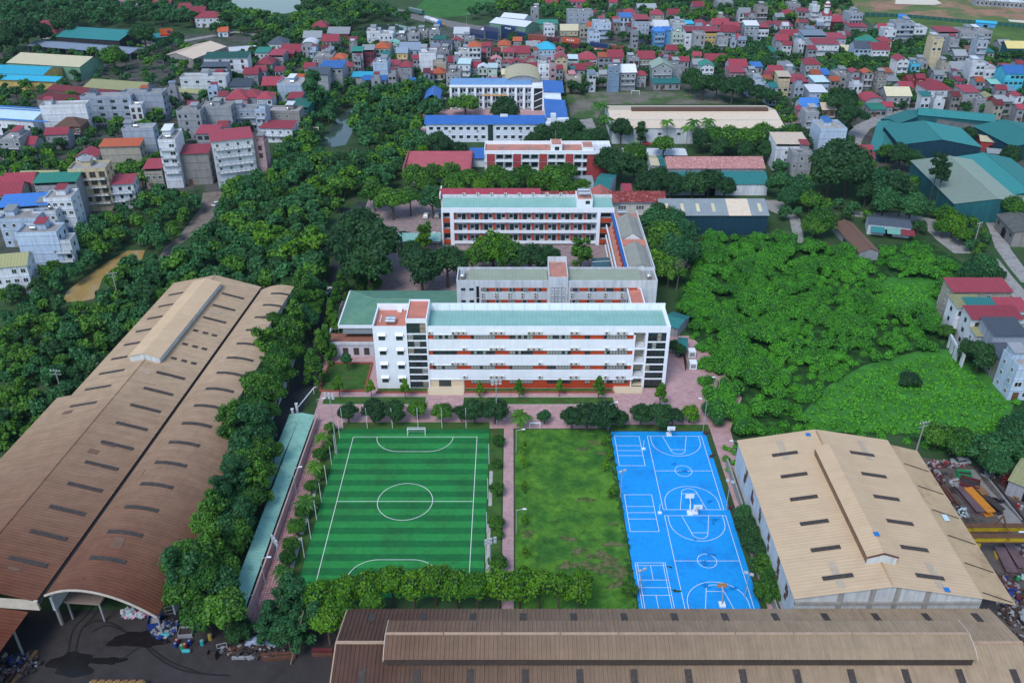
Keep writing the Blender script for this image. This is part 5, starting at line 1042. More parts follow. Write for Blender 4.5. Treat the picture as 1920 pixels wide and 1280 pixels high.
def house(px, py, wpx, n, wall, roof='flat', rc='red', rot=0.0, d=None, face='f', label=None, tank=None, rnd=random, sh=3.2, seen=None, win=True):
    zt = n * sh + .3; o = G(px, py, zt); w_ = max(3.4, wpx / S(py, zt)); d = d or min(13, max(6.5, w_ * 1.35)); rz = R(rot)
    t = thing('house', None, 'house', (o.x, o.y, 0), rz); FOOT.append((o.x - math.sin(rz) * d / 2, o.y + math.cos(rz) * d / 2, w_ / 2, d / 2, rz))
    look = f"{NUM[n]}-storey {WNAME.get(wall, wall)} house with " + (f"{RNAME['flat']}" if roof == 'flat' else f"{CNAME.get(rc, rc)} {RNAME[roof]}")
    HOUSES.append([t, look, px, py, label]); wm = wmat(wall); h = w_ / 2
    s = MB(); s.box(-h, h, 0, d, 0, zt)
    if roof == 'flat':
        p = .85; s.box(-h, h, 0, .18, zt, zt + p); s.box(-h, h, d - .18, d, zt, zt + p); s.box(-h, -h + .18, .18, d - .18, zt, zt + p); s.box(h - .18, h, .18, d - .18, zt, zt + p)
    for i in range(1, n + 1): s.box(-h - .03, h + .03, -.14, -.001, i * sh - .12, i * sh + .12)
    s.build('wall', wm, t, True); rm = rmat(rc)
    if roof == 'flat':
        s = MB(); s.box(-h + .18, h - .18, .18, d - .18, zt, zt + .05); s.build('roof', mat('roof_screed', (.30, .29, .28), .9, .25, .4, orand=.25), t, True)
        if d > 6 and w_ > 3.6:
            ch = rnd.uniform(2.0, 2.7); cw = min(3.2, w_ * .6); cx = rnd.uniform(-h + cw / 2 + .2, h - cw / 2 - .2); s = MB(); s.box(cx - cw / 2, cx + cw / 2, d * .5, d - .3, zt + .05, zt + ch); s.build('stair_cabin', wm, t, True)
            s = MB(); s.slab((cx - cw / 2 - .3, d * .5 - .6, zt + ch), (cx + cw / 2 + .3, d * .5 - .6, zt + ch), (cx + cw / 2 + .3, d, zt + ch + .5), (cx - cw / 2 - .3, d, zt + ch + .5), .1); s.build('cabin_roof', rmat(rc) if rnd.random() < .6 else rmat('grey'), t, True)
        top = zt + .05
    elif roof == 'shed':
        up = rnd.choice((.25, .25, 2.1)) if n > 1 else .25
        s = MB(); s.ribs([(V((-h - .35, -.7, zt + up)), V((h + .35, -.7, zt + up))), (V((-h - .35, d + .3, zt + up + .9)), V((h + .35, d + .3, zt + up + .9)))], .9, .05); s.build('roof', rm, t, True)
        if up > 1:
            s = MB(); s.box(-h, h, 0, .15, zt, zt + .9); s.box(-h, -h + .15, .15, d, zt, zt + up); s.box(h - .15, h, .15, d, zt, zt + up); s.box(-h + .15, h - .15, d - .15, d, zt, zt + up + .6); s.build('terrace_wall', wm, t, True)
            for x in (-h + .2, h - .2): s = MB(); s.box(x - .06, x + .06, 0.02, .14, zt + .9, zt + up); s.build('post', GREYM, t, True)
        else:
            s = MB(); s.xprism([(0, zt), (d, zt), (d, zt + up + .85), (0, zt + up)], -h, h); s.build('roof_edge_wall', wm, t, True)
        top = None
    elif roof in ('gx', 'gy', 'hip'):
        ov = .5; rr = min(3.2, (d if roof == 'gx' else min(w_, d)) * .28); a, b, y0, y1 = -h - ov, h + ov, -ov, d + ov; zz = zt + .02
        if roof == 'gx':
            m_ = d / 2
            s = MB(); s.ribs([(V((a, y0, zz)), V((b, y0, zz))), (V((a, m_, zz + rr)), V((b, m_, zz + rr)))], .9, .06); s.build('roof_slope', rm, t, True)
            s = MB(); s.ribs([(V((a, m_, zz + rr)), V((b, m_, zz + rr))), (V((a, y1, zz)), V((b, y1, zz)))], .9, .06); s.build('roof_slope', rm, t, True)
            s = MB(); s.xprism([(0, zt), (d, zt), (m_, zt + rr - .2)], -h, h); s.build('gable', wm, t, True)
        elif roof == 'gy':
            for sg in (-1, 1):
                s = MB(); q = [V((sg * (h + ov), y0, zz)), V((0, y0, zz + rr)), V((0, y1, zz + rr)), V((sg * (h + ov), y1, zz))]; q = q if sg < 0 else q[::-1]; s.slab(*q, .12); s.build('roof_slope', rm, t, True)
            s = MB(); s.yprism([(-h, zt), (h, zt), (0, zt + rr - .15)], 0, d); s.build('gable', wm, t, True)
            window(t, 0, 0, zt + rr * .3, .9, .8, 'f', 'd')
        else:
            k = min(h, d / 2) * .8; rx, ry = max(0, h - k), max(0, d / 2 - k); mid = d / 2
            e1, e2 = V((-rx, mid - ry, zz + rr)), V((rx, mid - ry, zz + rr)); e3, e4 = V((rx, mid + ry, zz + rr)), V((-rx, mid + ry, zz + rr)); c = [V((a, y0, zz)), V((b, y0, zz)), V((b, y1, zz)), V((a, y1, zz))]
            s = MB()
            for q in ([c[0], c[1], e2, e1], [c[1], c[2], e3, e2], [c[2], c[3], e4, e3], [c[3], c[0], e1, e4]):
                q2 = []
                for p in q:
                    if not q2 or (p - q2[-1]).length > 1e-4: q2.append(p)
                if len(q2) > 3 and (q2[-1] - q2[0]).length < 1e-4: q2.pop()
                s.face(q2)
            if rx > .01 and ry > .01: s.face([e1, e2, e3, e4])
            s.face(c[::-1]); s.build('roof', rm, t, True)
        top = None
    elif roof == 'vault':
        pts = [(h * math.cos(math.pi - math.pi * i / 8), zt + h * .55 * math.sin(math.pi * i / 8)) for i in range(9)]
        s = MB(); s.ribs([(V((x * 1.05, -.3, z_)), V((x * 1.05, d + .3, z_))) for x, z_ in pts], 1.0, .04); s.build('roof', rm, t, True)
        s = MB(); s.yprism([(x * .97, z_ - .08) for x, z_ in pts], .05, d - .05); s.build('gable', wm, t, True); top = None
    # openings
    if win:
        nw = max(1, min(4, int(w_ / 2.3))); kind = rnd.choice('wwddpt'); wmx = rnd.choice((1.1, 1.5, 2.2)); balc = rnd.random() < .45 and n > 1
        lo = 0 if seen is None else max(0, n - seen)
        for f in range(lo, n):
            z = f * sh + 1.75
            for k in (range(nw) if 'f' in face else ()):
                if rnd.random() < .16: continue
                x = -h + w_ * (k + .5) / nw; window(t, x, 0, z, min(wmx, w_ / nw * .7), (1.4 if kind != 't' else 2.0) * rnd.uniform(.8, 1.15), 'f', kind)
            if balc and f > 0 and 'f' in face: inst('balcony', UBALC, t, (0, -.13, f * sh), (w_ * .92, 1.0, 1.0))
            for fc in ('r', 'l'):
                if fc in face:
                    m_ = max(1, int(d / 4))
                    for k in range(m_): window(t, h if fc == 'r' else -h, d * (k + .5) / m_, z, 1.2, 1.3, fc, kind)
            if 'r' not in face and 'l' not in face and rnd.random() < .3:
                window(t, h if px < 960 else -h, d * rnd.uniform(.3, .7), z, .9, 1.0, 'r' if px < 960 else 'l', kind)
        if lo == 0: inst('door', UDOOR[rnd.randrange(3)], t, (h * .4 * rnd.choice((-1, 1)), -.02, 0), (min(1.6, w_ * .3), .1, 2.5))
    if tank or (tank is None and top and rnd.random() < .55 and w_ > 3.4):
        inst('water_tank', TANK, t, (rnd.uniform(-.5, .5) * max(0, h - 1.4), rnd.uniform(.15, .4) * d + .6, top or zt), (.95, .95, .95) if top else (.9, .9, 1.3), rnd.choice((0, 1.57)))
    return t
def table(ox, oy, txt, rot=0, seed=1, seen=2):
    rnd = random.Random(seed)
    for ln in txt.strip().split('\n'):
        for item in ln.split(';'):
            p = item.split()
            if len(p) < 7: continue
            x, y, w_, n = float(p[0]), float(p[1]), float(p[2]), int(p[3]); opt = dict(q.split('=') for q in p[7:])
            house(ox + x / 4, oy + y / 4, w_ / 4, n, p[4], p[5], p[6], rot=float(opt.get('r', rot + rnd.uniform(-4, 4))), d=float(opt['d']) if 'd' in opt else None, face=opt.get('f', 'f'), rnd=rnd, seen=None if n < 3 else seen, win=opt.get('w', '1') == '1')
# upper left quarter (zoomed sheet coordinates, four to one)
table(0, 0, '''
470 800 330 4 white flat red f=r d=7 w=1;790 735 370 4 bluegrey flat slate f=fr d=7;1060 710 310 4 bluegrey flat orange f=r d=8
1015 800 90 3 white flat green d=6;1030 975 230 4 bluegrey flat slate f=r d=7;895 1100 290 3 beige shed orange f=r d=8
1248 1062 125 6 white flat white f=f d=14;1440 1155 230 4 concrete shed red f=r d=9;1740 1050 300 6 white shed red r=20 f=fr d=12
1545 1005 150 5 grey shed red d=9;1410 845 180 4 grey flat red d=8;1610 810 240 4 grey flat white f=r d=8;1830 830 180 3 bluegrey flat grey d=8
1770 745 160 3 pink hip red;1880 730 120 3 grey hip red;1690 440 320 4 white shed darkgreen d=12;1520 590 340 3 white flat grey d=9;1610 530 190 3 grey shed slate d=8
420 1010 160 2 grey gx red d=8;505 950 190 2 brown hip brown d=10;60 1055 160 3 grey flat red;200 1085 110 2 grey gx red;640 1180 150 2 white gy red d=8
1215 20 130 2 grey gx red;1380 65 80 2 white gx red;1475 95 110 2 brown gx red;1555 135 190 2 white hip red;1670 240 70 1 white gx orange;325 205 170 2 pink hip red;360 250 120 2 white hip red
960 10 130 2 white gx pink;1880 560 100 2 grey gx red;1800 650 150 2 grey shed slate
''', rot=3, seed=2, seen=4)
table(0, 300, '''
650 80 270 5 cream flat maroon r=8 f=fr d=9;860 185 260 3 white shed red r=10 f=fr d=8;430 300 200 4 white flat red r=6 f=fr d=9;420 205 300 4 grey shed green d=8
180 385 350 3 white shed blue d=10 f=fr;330 400 170 3 white flat red d=9 f=fr;130 455 280 3 paleblue flat slate d=9;270 560 300 4 paleblue flat red d=8 f=r;460 620 130 3 white flat white d=6 f=fr
60 800 250 3 white gx olive r=12 d=9 f=fr;125 195 210 2 beige gx red;60 265 170 2 beige gx red;480 160 90 2 red gx red;280 145 270 2 grey gx olive d=8;60 190 120 2 grey gx red
1150 100 130 2 beige shed red;1400 -10 120 3 grey flat grey
''', rot=6, seed=3, seen=4)
table(480, 0, '''
475 205 110 2 cream hip red;615 255 160 2 maroon gx grey;555 312 120 2 grey gx red;420 285 130 2 grey gx grey;395 345 110 3 grey vault white;150 332 120 2 white hip slate;260 388 150 2 grey gx red
215 408 130 2 red shed red;40 398 100 2 white shed green;150 442 110 2 grey shed red;60 482 120 2 grey hip red;30 535 80 2 grey gx red;500 435 150 3 grey flat grey;620 442 90 3 white hip orange
760 412 80 3 grey shed green;840 402 90 3 maroon shed grey;880 245 100 3 white flat grey;975 265 100 3 white flat white;945 365 110 3 mint hip orange;1025 330 70 3 mint gy mint;1150 375 150 3 paleblue gx bluegrey
1180 262 90 3 grey flat grey;1245 245 80 3 grey flat green;1338 240 80 4 grey flat grey;1375 300 90 3 grey shed darkgreen;1285 410 125 4 white flat grey w=0;1205 445 60 3 grey gx red;930 480 110 4 paleblue flat grey w=0
800 580 165 2 grey shed cyan d=8;885 605 180 2 white shed blue d=7;455 562 160 4 grey shed slate f=r;560 512 170 4 grey shed blue;680 502 80 3 beige hip red;400 512 80 2 grey gx red;1030 492 90 3 grey shed red
1120 502 90 3 grey hip red;1040 588 100 1 red hip red;1375 482 100 3 beige flat grey;1372 552 90 2 beige hip orange;1480 468 90 2 grey gx red;1480 560 110 3 grey flat grey;1560 482 90 3 white shed pale;1640 505 80 2 grey gx red
1640 352 90 5 white hip orange;1560 392 80 3 white flat grey;1692 402 70 3 maroon shed red;1700 512 70 3 mint gy white;1772 512 70 3 mint shed pale;1803 452 70 3 white gy pink;1876 482 70 3 grey gy red
1885 560 80 2 cream gx cream;1860 342 90 2 cream hip orange;1893 392 80 3 pink hip red;1402 392 90 3 grey flat grey;1432 335 70 3 white shed slate;1502 312 70 3 grey gy red;1540 255 110 1 white gx white;1732 262 100 1 white vault white
250 640 190 3 paleblue flat white w=0;120 642 150 2 brown gx red;60 742 110 3 white hip red;30 832 80 4 paleblue flat grey;200 845 250 3 concrete flat white d=9;150 965 240 2 white shed red d=9;325 835 140 2 teal shed darkgreen
285 742 100 2 grey shed red;25 1080 70 5 pink flat grey d=8;330 590 60 2 grey gx orange;1600 300 80 3 grey flat blue;1255 385 40 2 white gy red;1800 390 60 2 pink gy red;1730 350 60 3 grey gx red
1085 290 80 2 grey flat white;1095 400 80 3 yellow gx bluegrey;1310 560 50 2 white hip red;1780 620 70 1 pink gx red;430 1000 50 1 beige gx tan;1180 620 70 1 paleblue gx blue
''', seed=5)
table(960, 0, '''
515 98 190 3 bluegrey flat red;300 22 90 2 grey gx red;485 18 130 2 grey gx red;170 72 60 3 grey flat grey;890 98 80 2 white hip red;855 132 90 3 paleblue shed blue;780 152 50 2 red gx red;680 182 130 3 paleblue flat red
975 172 110 4 bluegrey shed red;1095 112 90 3 beige hip red;1212 108 80 2 beige gx red;1110 238 80 3 blue hip blue;1172 232 70 3 blue shed blue;1120 202 110 2 grey gx white;1260 182 110 2 white flat grey;1335 182 60 2 grey shed cyan
1430 188 90 2 grey hip red;1570 188 120 2 beige gx red;1652 218 110 2 beige gx red;1502 262 110 3 yellow shed red;1622 242 110 3 grey gx red;1250 252 90 3 mint flat green;1352 262 100 3 white shed red;1412 262 80 4 grey flat red
1802 195 100 4 bluegrey shed white;1886 232 80 3 white shed red;1702 292 90 2 grey hip red;1582 302 80 3 grey flat grey;280 202 80 2 white flat green;430 232 130 1 cream gx cream;572 212 90 1 brown gx orange
70 402 130 2 beige gx red;35 472 70 2 grey gy red;110 482 80 2 grey gy red;265 372 130 3 paleblue hip cyan;362 382 60 3 pink gy red;242 492 90 5 white flat grey;307 502 50 5 pink flat pink;372 442 90 4 cream gy red
465 602 110 2 beige flat pink;575 448 130 2 white hip red;690 432 80 3 grey shed orange;780 432 110 3 grey gx red;915 452 80 3 grey flat grey;1010 442 120 3 beige gx red;502 525 90 2 grey gx red;765 512 90 4 slate flat grey
872 545 120 3 grey gx white;972 565 70 2 grey hip red;1130 512 150 3 grey gy greygreen;1232 502 100 3 grey flat grey;1292 462 70 3 grey gx red;1165 628 200 1 grey shed teal;1530 462 150 1 pink gx red;1465 502 100 3 white gy green
1402 485 80 2 grey gx grey;1700 505 130 2 paleblue gx red;1692 545 110 2 pink shed red;1842 505 80 2 grey shed blue;1802 562 80 2 grey flat grey;1842 632 130 2 paleblue flat tan;1402 52 80 2 grey gx red;1015 72 140 1 grey gx grey
1882 62 80 4 concrete flat grey;455 470 70 2 mint shed pale;650 580 60 1 grey gx grey;690 560 60 2 grey gx grey;1060 500 100 1 grey shed olive;1390 420 60 2 pink gx red;1200 380 80 2 grey gx red;1500 105 60 1 grey gx red;40 310 60 2 grey gx orange;150 350 80 2 grey gx grey
1230 300 140 1 grey shed grey;1420 350 100 1 grey gx red;640 110 60 2 grey gx red;760 20 60 2 grey gx red;1600 20 120 2 grey flat grey;1750 100 80 2 white gx grey;620 260 80 2 paleblue flat blue;1480 220 60 2 white gy white
''', seed=6)
table(1440, 0, '''
360 52 60 3 white flat grey;270 92 80 3 grey shed red;200 42 90 2 grey flat grey;20 182 60 2 grey hip red;125 198 120 2 white shed red;182 275 150 2 grey gx red;110 305 90 3 grey gx red;545 165 150 2 maroon hip red;665 112 100 4 bluegrey flat grey
682 205 130 2 grey shed red;350 292 170 3 bluegrey shed bluegrey;510 292 150 3 bluegrey shed red;440 335 190 3 white shed red;720 365 130 3 paleblue gx slate;850 375 130 3 white gx red;770 325 140 3 white hip green;892 312 80 3 cream hip red
592 392 100 1 yellow gx cream;920 235 90 3 white flat grey;1035 185 140 4 bluegrey flat grey;1140 218 110 3 white flat white;872 218 80 2 white gx red;1280 305 80 6 cream flat white;1350 265 150 3 grey shed red;1402 305 70 4 grey flat red
1510 245 130 3 grey flat grey;1625 245 120 3 grey flat white;1612 315 80 5 bluegrey flat slate;1018 455 90 4 white gy red;1110 492 70 3 cyan flat grey;1162 472 80 3 grey flat red;340 485 110 4 grey hip red;430 565 110 2 paleblue shed blue
402 645 110 2 paleblue shed pale;380 695 130 2 paleblue shed white;60 545 100 2 grey gx red;150 502 90 2 white shed grey;120 605 90 3 cream shed tan;225 645 150 2 grey shed red;660 545 60 4 grey gy red;757 552 70 4 grey gy orange
570 572 110 3 grey flat grey;862 572 70 4 concrete flat grey;942 612 80 2 grey shed grey;1092 605 80 2 red gx maroon;1202 632 80 2 red gx red;1150 590 60 3 red gx red;1290 675 190 3 white hip red;1530 695 120 3 grey shed red;1432 735 60 2 cream gy cream
1602 755 80 2 grey flat grey;1672 735 80 2 red gy olive;1582 485 100 4 white flat white;1692 535 120 3 white flat grey;1860 555 140 4 cyan gx blue;1790 540 70 3 paleblue shed red;1452 525 130 2 white gx grey;1332 485 60 4 beige flat grey
985 722 180 2 grey gx cream;1045 665 100 2 white gx red;832 825 120 1 grey shed green;902 802 70 1 grey gx red;320 805 130 2 paleblue gx blue;335 855 100 3 grey flat grey;460 825 100 2 brown gx tan;255 830 50 2 pink gy red
495 978 200 4 paleblue flat blue w=0;180 1115 240 3 white shed tan;260 1160 150 3 grey flat red;742 1145 100 1 cream gx red;755 1190 90 1 orange gx red;1870 365 140 2 teal gx yellow;1782 340 80 2 grey gx grey;1782 765 90 2 grey shed grey
1895 725 60 3 white gy red;1900 820 50 2 grey gx red;800 790 60 1 grey gx grey;1700 660 70 2 grey shed mint;1450 420 90 2 grey gx grey;1520 380 70 2 brown gx brown;1660 395 80 2 grey shed teal;1000 300 90 1 grey shed grey;90 130 60 2 grey gx grey;150 110 70 2 pink gx red
230 300 60 2 grey flat grey;90 395 120 1 green shed green;1260 540 50 2 grey gx grey;1040 560 60 1 green gx darkgreen
'''.replace(' orange gx red', ' beige gx red'), seed=7)
table(1440, 300, '''
1610 990 440 3 beige shed red d=7 r=0 f=fl;1520 1110 200 3 white shed olive d=6 r=0 f=fl;1630 1132 210 3 white shed teal d=6 r=0;1850 1132 220 3 white shed red d=6 r=0
''', seed=8, seen=3)
table(1440, 580, '''
1720 75 380 3 white shed red d=6 r=0 f=fl;1640 200 160 2 white shed olive d=5 r=0 f=fl;1820 195 250 3 bluegrey shed slate d=8 r=0 f=l w=0;1850 380 210 2 concrete shed slate d=7 r=0 f=fl;1960 440 170 3 paleblue flat grey d=8 r=0 f=fl
''', seed=9, seen=3)
table(480, 0, '700 260 1 1 grey gx grey', seed=1) if False else None
# smaller houses packed into the gaps of the town: too small and too many to tell apart
rnd = random.Random(31); FH = MB(); FM = [wmat(c) for c in ('grey', 'white', 'bluegrey', 'paleblue', 'beige', 'concrete')] + [rmat(c) for c in ('red', 'orange', 'grey', 'bluegrey', 'maroon', 'white', 'teal')] + [GLASS]
for poly, cnt in (([(500, 75), (700, 75), (960, 95), (960, 135), (840, 140), (640, 155), (500, 170)], 30), ([(960, 85), (1280, 110), (1280, 130), (1060, 145), (960, 138)], 22), ([(1060, 20), (1430, 30), (1440, 85), (1250, 75), (1060, 60)], 24), ([(1440, 25), (1640, 60), (1640, 100), (1440, 95)], 16), ([(1640, 130), (1920, 120), (1920, 205), (1700, 190), (1560, 160)], 24), ([(1440, 125), (1560, 125), (1640, 165), (1440, 170)], 14), ([(300, 160), (480, 110), (480, 230), (420, 240), (330, 200)], 12)):
    k = 0
    for _ in range(cnt * 14):
        x, y = rnd.uniform(min(p[0] for p in poly), max(p[0] for p in poly)), rnd.uniform(min(p[1] for p in poly), max(p[1] for p in poly)); n = rnd.choice((1, 2, 2, 3, 3)); zt = n * 3.2; o = G(x, y, zt); h = rnd.uniform(1.7, 2.7); d = rnd.uniform(5.5, 8)
        c_ = False; j = len(poly) - 1
        for i in range(len(poly)):
            if (poly[i][1] > y) != (poly[j][1] > y) and x < (poly[j][0] - poly[i][0]) * (y - poly[i][1]) / (poly[j][1] - poly[i][1]) + poly[i][0]: c_ = not c_
            j = i
        if not c_ or blocked(o.x, o.y + 4, h + .6) or (880 < x < 1240 and -14 < y - (56 + (x - 905) * .137) < 20): continue
        FOOT.append((o.x, o.y + d / 2, h, d / 2, 0)); wi = rnd.choice((0, 0, 1, 1, 2, 3, 4, 5)); ri = 6 + rnd.choice((0, 0, 0, 0, 1, 2, 3, 4, 5, 6)); X, Y = o.x, o.y; b = MB(); b.box(-h, h, 0, d, 0, zt, wi); q = rnd.random()
        if q < .35: b.box(-h, h, 0, .2, zt, zt + .8, wi); b.box(-h, -h + .2, .2, d, zt, zt + .8, wi); b.box(h - .2, h, .2, d, zt, zt + .8, wi); b.box(-h * .5, h * .7, d * .5, d - .2, zt, zt + 2.4, wi); b.slab((-h * .6, d * .45, zt + 2.5), (h * .8, d * .45, zt + 2.5), (h * .8, d, zt + 2.9), (-h * .6, d, zt + 2.9), .1, ri)
        elif q < .75: b.slab((-h - .4, -.5, zt), (h + .4, -.5, zt), (h + .4, d / 2, zt + 1.8), (-h - .4, d / 2, zt + 1.8), .1, ri); b.slab((-h - .4, d / 2, zt + 1.8), (h + .4, d / 2, zt + 1.8), (h + .4, d + .5, zt), (-h - .4, d + .5, zt), .1, ri); b.xprism([(0, zt - .01), (d, zt - .01), (d / 2, zt + 1.6)], -h + .01, h - .01, wi)
        else: b.slab((-h - .4, -.5, zt + .3), (h + .4, -.5, zt + .3), (h + .4, d + .3, zt + 1.2), (-h - .4, d + .3, zt + 1.2), .1, ri); b.xprism([(0, zt - .01), (d, zt - .01), (d, zt + 1.0), (0, zt + .15)], -h + .01, h - .01, wi)
        for f in range(n):
            for wx in ((-h * .5, h * .5) if rnd.random() < .7 else (0,)): u = rnd.uniform(.45, .8); b.box(wx - u, wx + u, -.05, -.004, f * 3.2 + 1.0, f * 3.2 + rnd.uniform(2.1, 2.6), 13)
        kk = len(FH.v); an = R(rnd.uniform(-9, 9)); c1, s1 = math.cos(an), math.sin(an); FH.v += [(X + p[0] * c1 - p[1] * s1, Y + p[0] * s1 + p[1] * c1, p[2]) for p in b.v]; FH.f += [tuple(kk + i for i in f) for f in b.f]; FH.m += b.m; k += 1
        if k >= cnt: break
setp(FH.build('small_houses', FM), 'mass of small houses packed between the larger houses of the town', 'houses', kind='stuff')
# landmark house with the onion turret
th = house(1440 + 445 / 4, 118 / 4, 70 / 4, 4, 'white', 'gx', 'red', d=8, rnd=random.Random(4), label='white four-storey house with striped red onion turret near the building site')
s = MB(); zt = 13.1
s.tube((0, 3, zt), (0, 3, zt + 4.5), 1.9, 1.9, 10)
prof = [(1.7, 4.5), (2.3, 5.4), (2.2, 6.4), (1.6, 7.6), (.8, 8.8), (.25, 9.6), (.05, 11.5)]
s.build('turret', wmat('white'), th, True)
for i in range(len(prof) - 1):
    s = MB(); s.tube((0, 3, zt + prof[i][1]), (0, 3, zt + prof[i + 1][1]), prof[i][0], prof[i + 1][0], 12); s.build('turret_dome', rmat('red') if i % 2 == 0 else wmat('white'), th, True)
# shop sign on the left
og = G(98, 389, 9); t = thing('shop_sign', 'pale shop sign with green capital letters on a white house at the left edge', 'sign', (og.x, og.y - .6, 0), R(8))
s = MB(); s.box(-3.6, 3.6, -.15, 0, 9.3, 11.1); s.build('board', wmat('mint'), t, True)
s = MB(); s.tube((-3, .1, 0), (-3, .1, 9.3), .08); s.tube((3, .1, 0), (3, .1, 9.3), .08); s.build('frame', GREYM, t, True)
cu = bpy.data.curves.new('lettering', 'FONT'); cu.body = 'NADDXS'; cu.size = 1.5; cu.align_x = 'CENTER'; cu.align_y = 'CENTER'; cu.extrude = .02; cu.space_character = 1.25
tmp = bpy.data.objects.new('lettering_curve', cu); C.objects.link(tmp); me = bpy.data.meshes.new_from_object(tmp.evaluated_get(bpy.context.evaluated_depsgraph_get())); bpy.data.objects.remove(tmp); me.materials.clear(); me.materials.append(mat('sign_green', (.02, .20, .12), .5, .05)); lo = bpy.data.objects.new('lettering', me); C.objects.link(lo); lo.parent = t; lo.location = (0, -.18, 10.2); lo.rotation_euler = (math.pi / 2, 0, 0)
# ruined white wall frames at the field edge
def ruin(label, pts, h=4.2):
    P = [G(x, y) for x, y in pts]; t = thing('ruined_wall', label, 'wall', P[0])
    for a, b in zip(P[:-1], P[1:]):
        d = (b - a); n = max(1, int(d.length / 3.2)); d = d / n
        for i in range(n):
            p = a + d * i; q = p + d; e = d.normalized(); nn = V((-e.y, e.x, 0)) * .25
            for u0, u1, z0, z1 in ((0, .25, 0, h), (.75, 1, 0, h), (.25, .75, h - 1.0, h)):
                aa = p + d * u0; bb = p + d * u1; s = MB(); s.prism([(aa.x - nn.x, aa.y - nn.y), (bb.x - nn.x, bb.y - nn.y), (bb.x + nn.x, bb.y + nn.y), (aa.x + nn.x, aa.y + nn.y)], z0, z1); s.build('wall_panel', OLDWHITE, t)
ruin('roofless white wall with empty window openings at the edge of the overgrown field', [(1776, 650), (1788, 672), (1802, 690)])
ruin('small white gate-like ruin beside the red-roofed terrace', [(1757, 570), (1776, 566)], 3.6)
# ================================================================ railway
RAILP = [(600, -12), (690, 10), (760, 26), (830, 43), (905, 56), (1000, 72), (1092, 82), (1200, 94), (1310, 105), (1440, 119), (1520, 126)]
bal = ribbon('railway_trackbed', RAILP, 17, .05, mat('ballast', (.20, .185, .175), .95, .3, .6))
RP_ = [G(x, y) for x, y in RAILP]
def offset_line(off):
    out = []
    for i, p in enumerate(RP_):
        d = (RP_[min(i + 1, len(RP_) - 1)] - RP_[max(i - 1, 0)]).normalized(); out.append(p + V((-d.y, d.x, 0)) * off)
    return out
RAILM = mat('rail_steel', (.34, .33, .33), .4, .1, metal=.5)
for k in (-6, -2.2, 1.6, 5.4):
    o = stroke(offset_line(k - .55), .22, bal, zb=.2, name='rail', m=RAILM); o = stroke(offset_line(k + .55), .22, bal, zb=.2, name='rail', m=RAILM)
def rail_dir(px):
    for i in range(len(RAILP) - 1):
        if RAILP[i][0] <= px <= RAILP[i + 1][0]: d = RP_[i + 1] - RP_[i]; return math.atan2(d.y, d.x)
    return 0
CC = {'navy': (.022, .045, .13), 'dusk': (.07, .08, .15), 'red': (.33, .05, .045), 'maroon': (.13, .035, .05), 'orange': (.52, .10, .045), 'brown': (.26, .08, .06), 'white': (.62, .64, .64)}
def cont_mesh(c):
    m = mat('container_' + c, CC[c], .6, .12, .8, .12); b = MB(); L, W_, H_ = 12.2, 2.44, 2.6; n = 28
    for yy, sg in ((-W_ / 2, -1), (W_ / 2, 1)):
        k = len(b.v); P = []
        for i in range(n):
            for u, dd in ((0, 0), (.3, 0), (.45, .06), (.8, .06)): P.append((-L / 2 + .15 + (L - .3) * (i + u) / n, yy - sg * dd))
        for x, y in P: b.v.append((x, y, .15)); b.v.append((x, y, H_ - .12))
        for i in range(len(P) - 1): b.f.append((k + 2 * i, k + 2 * i + 2, k + 2 * i + 3, k + 2 * i + 1)); b.m.append(0)
    b.box(-L / 2, L / 2, -W_ / 2 + .07, W_ / 2 - .07, .1, H_ - .08)
    for x in (-L / 2, L / 2 - .15):
        for y in (-W_ / 2 - .005, W_ / 2 - .145): b.box(x, x + .15, y, y + .15, 0, H_)
    for y in (-W_ / 2 - .003, W_ / 2 - .117):
        b.box(-L / 2 + .15, L / 2 - .15, y, y + .12, H_ - .12, H_ - .001); b.box(-L / 2 + .15, L / 2 - .15, y, y + .12, 0, .15)
    return b.mesh('container_body', [m])
CM = {c: cont_mesh(c) for c in CC}
def mk_mesh():
    b = MB()
    for i, w_ in enumerate((.9, .35, .5, .9, .9)): x = [-2.6, -1.4, -.6, .4, 1.7][i]; b.box(x, x + w_, -1.26, -1.235, 1.3, 2.0)
    b.box(-1.2, 0, -1.26, -1.235, .9, 1.05); b.box(.6, 1.6, -1.26, -1.235, .9, 1.05); return b.mesh('white_lettering', [LINE])
MKM = mk_mesh(); WAGM = []
def dbl_mesh():
    b = MB()
    for y in (-.55, 0, .55): b.box(6.1, 6.16, y - .03, y + .03, .1, 2.5)
    b.box(6.08, 6.14, -1.1, 1.1, .12, 2.48); return b.mesh('end_doors', [GREYM])
DBM = dbl_mesh()
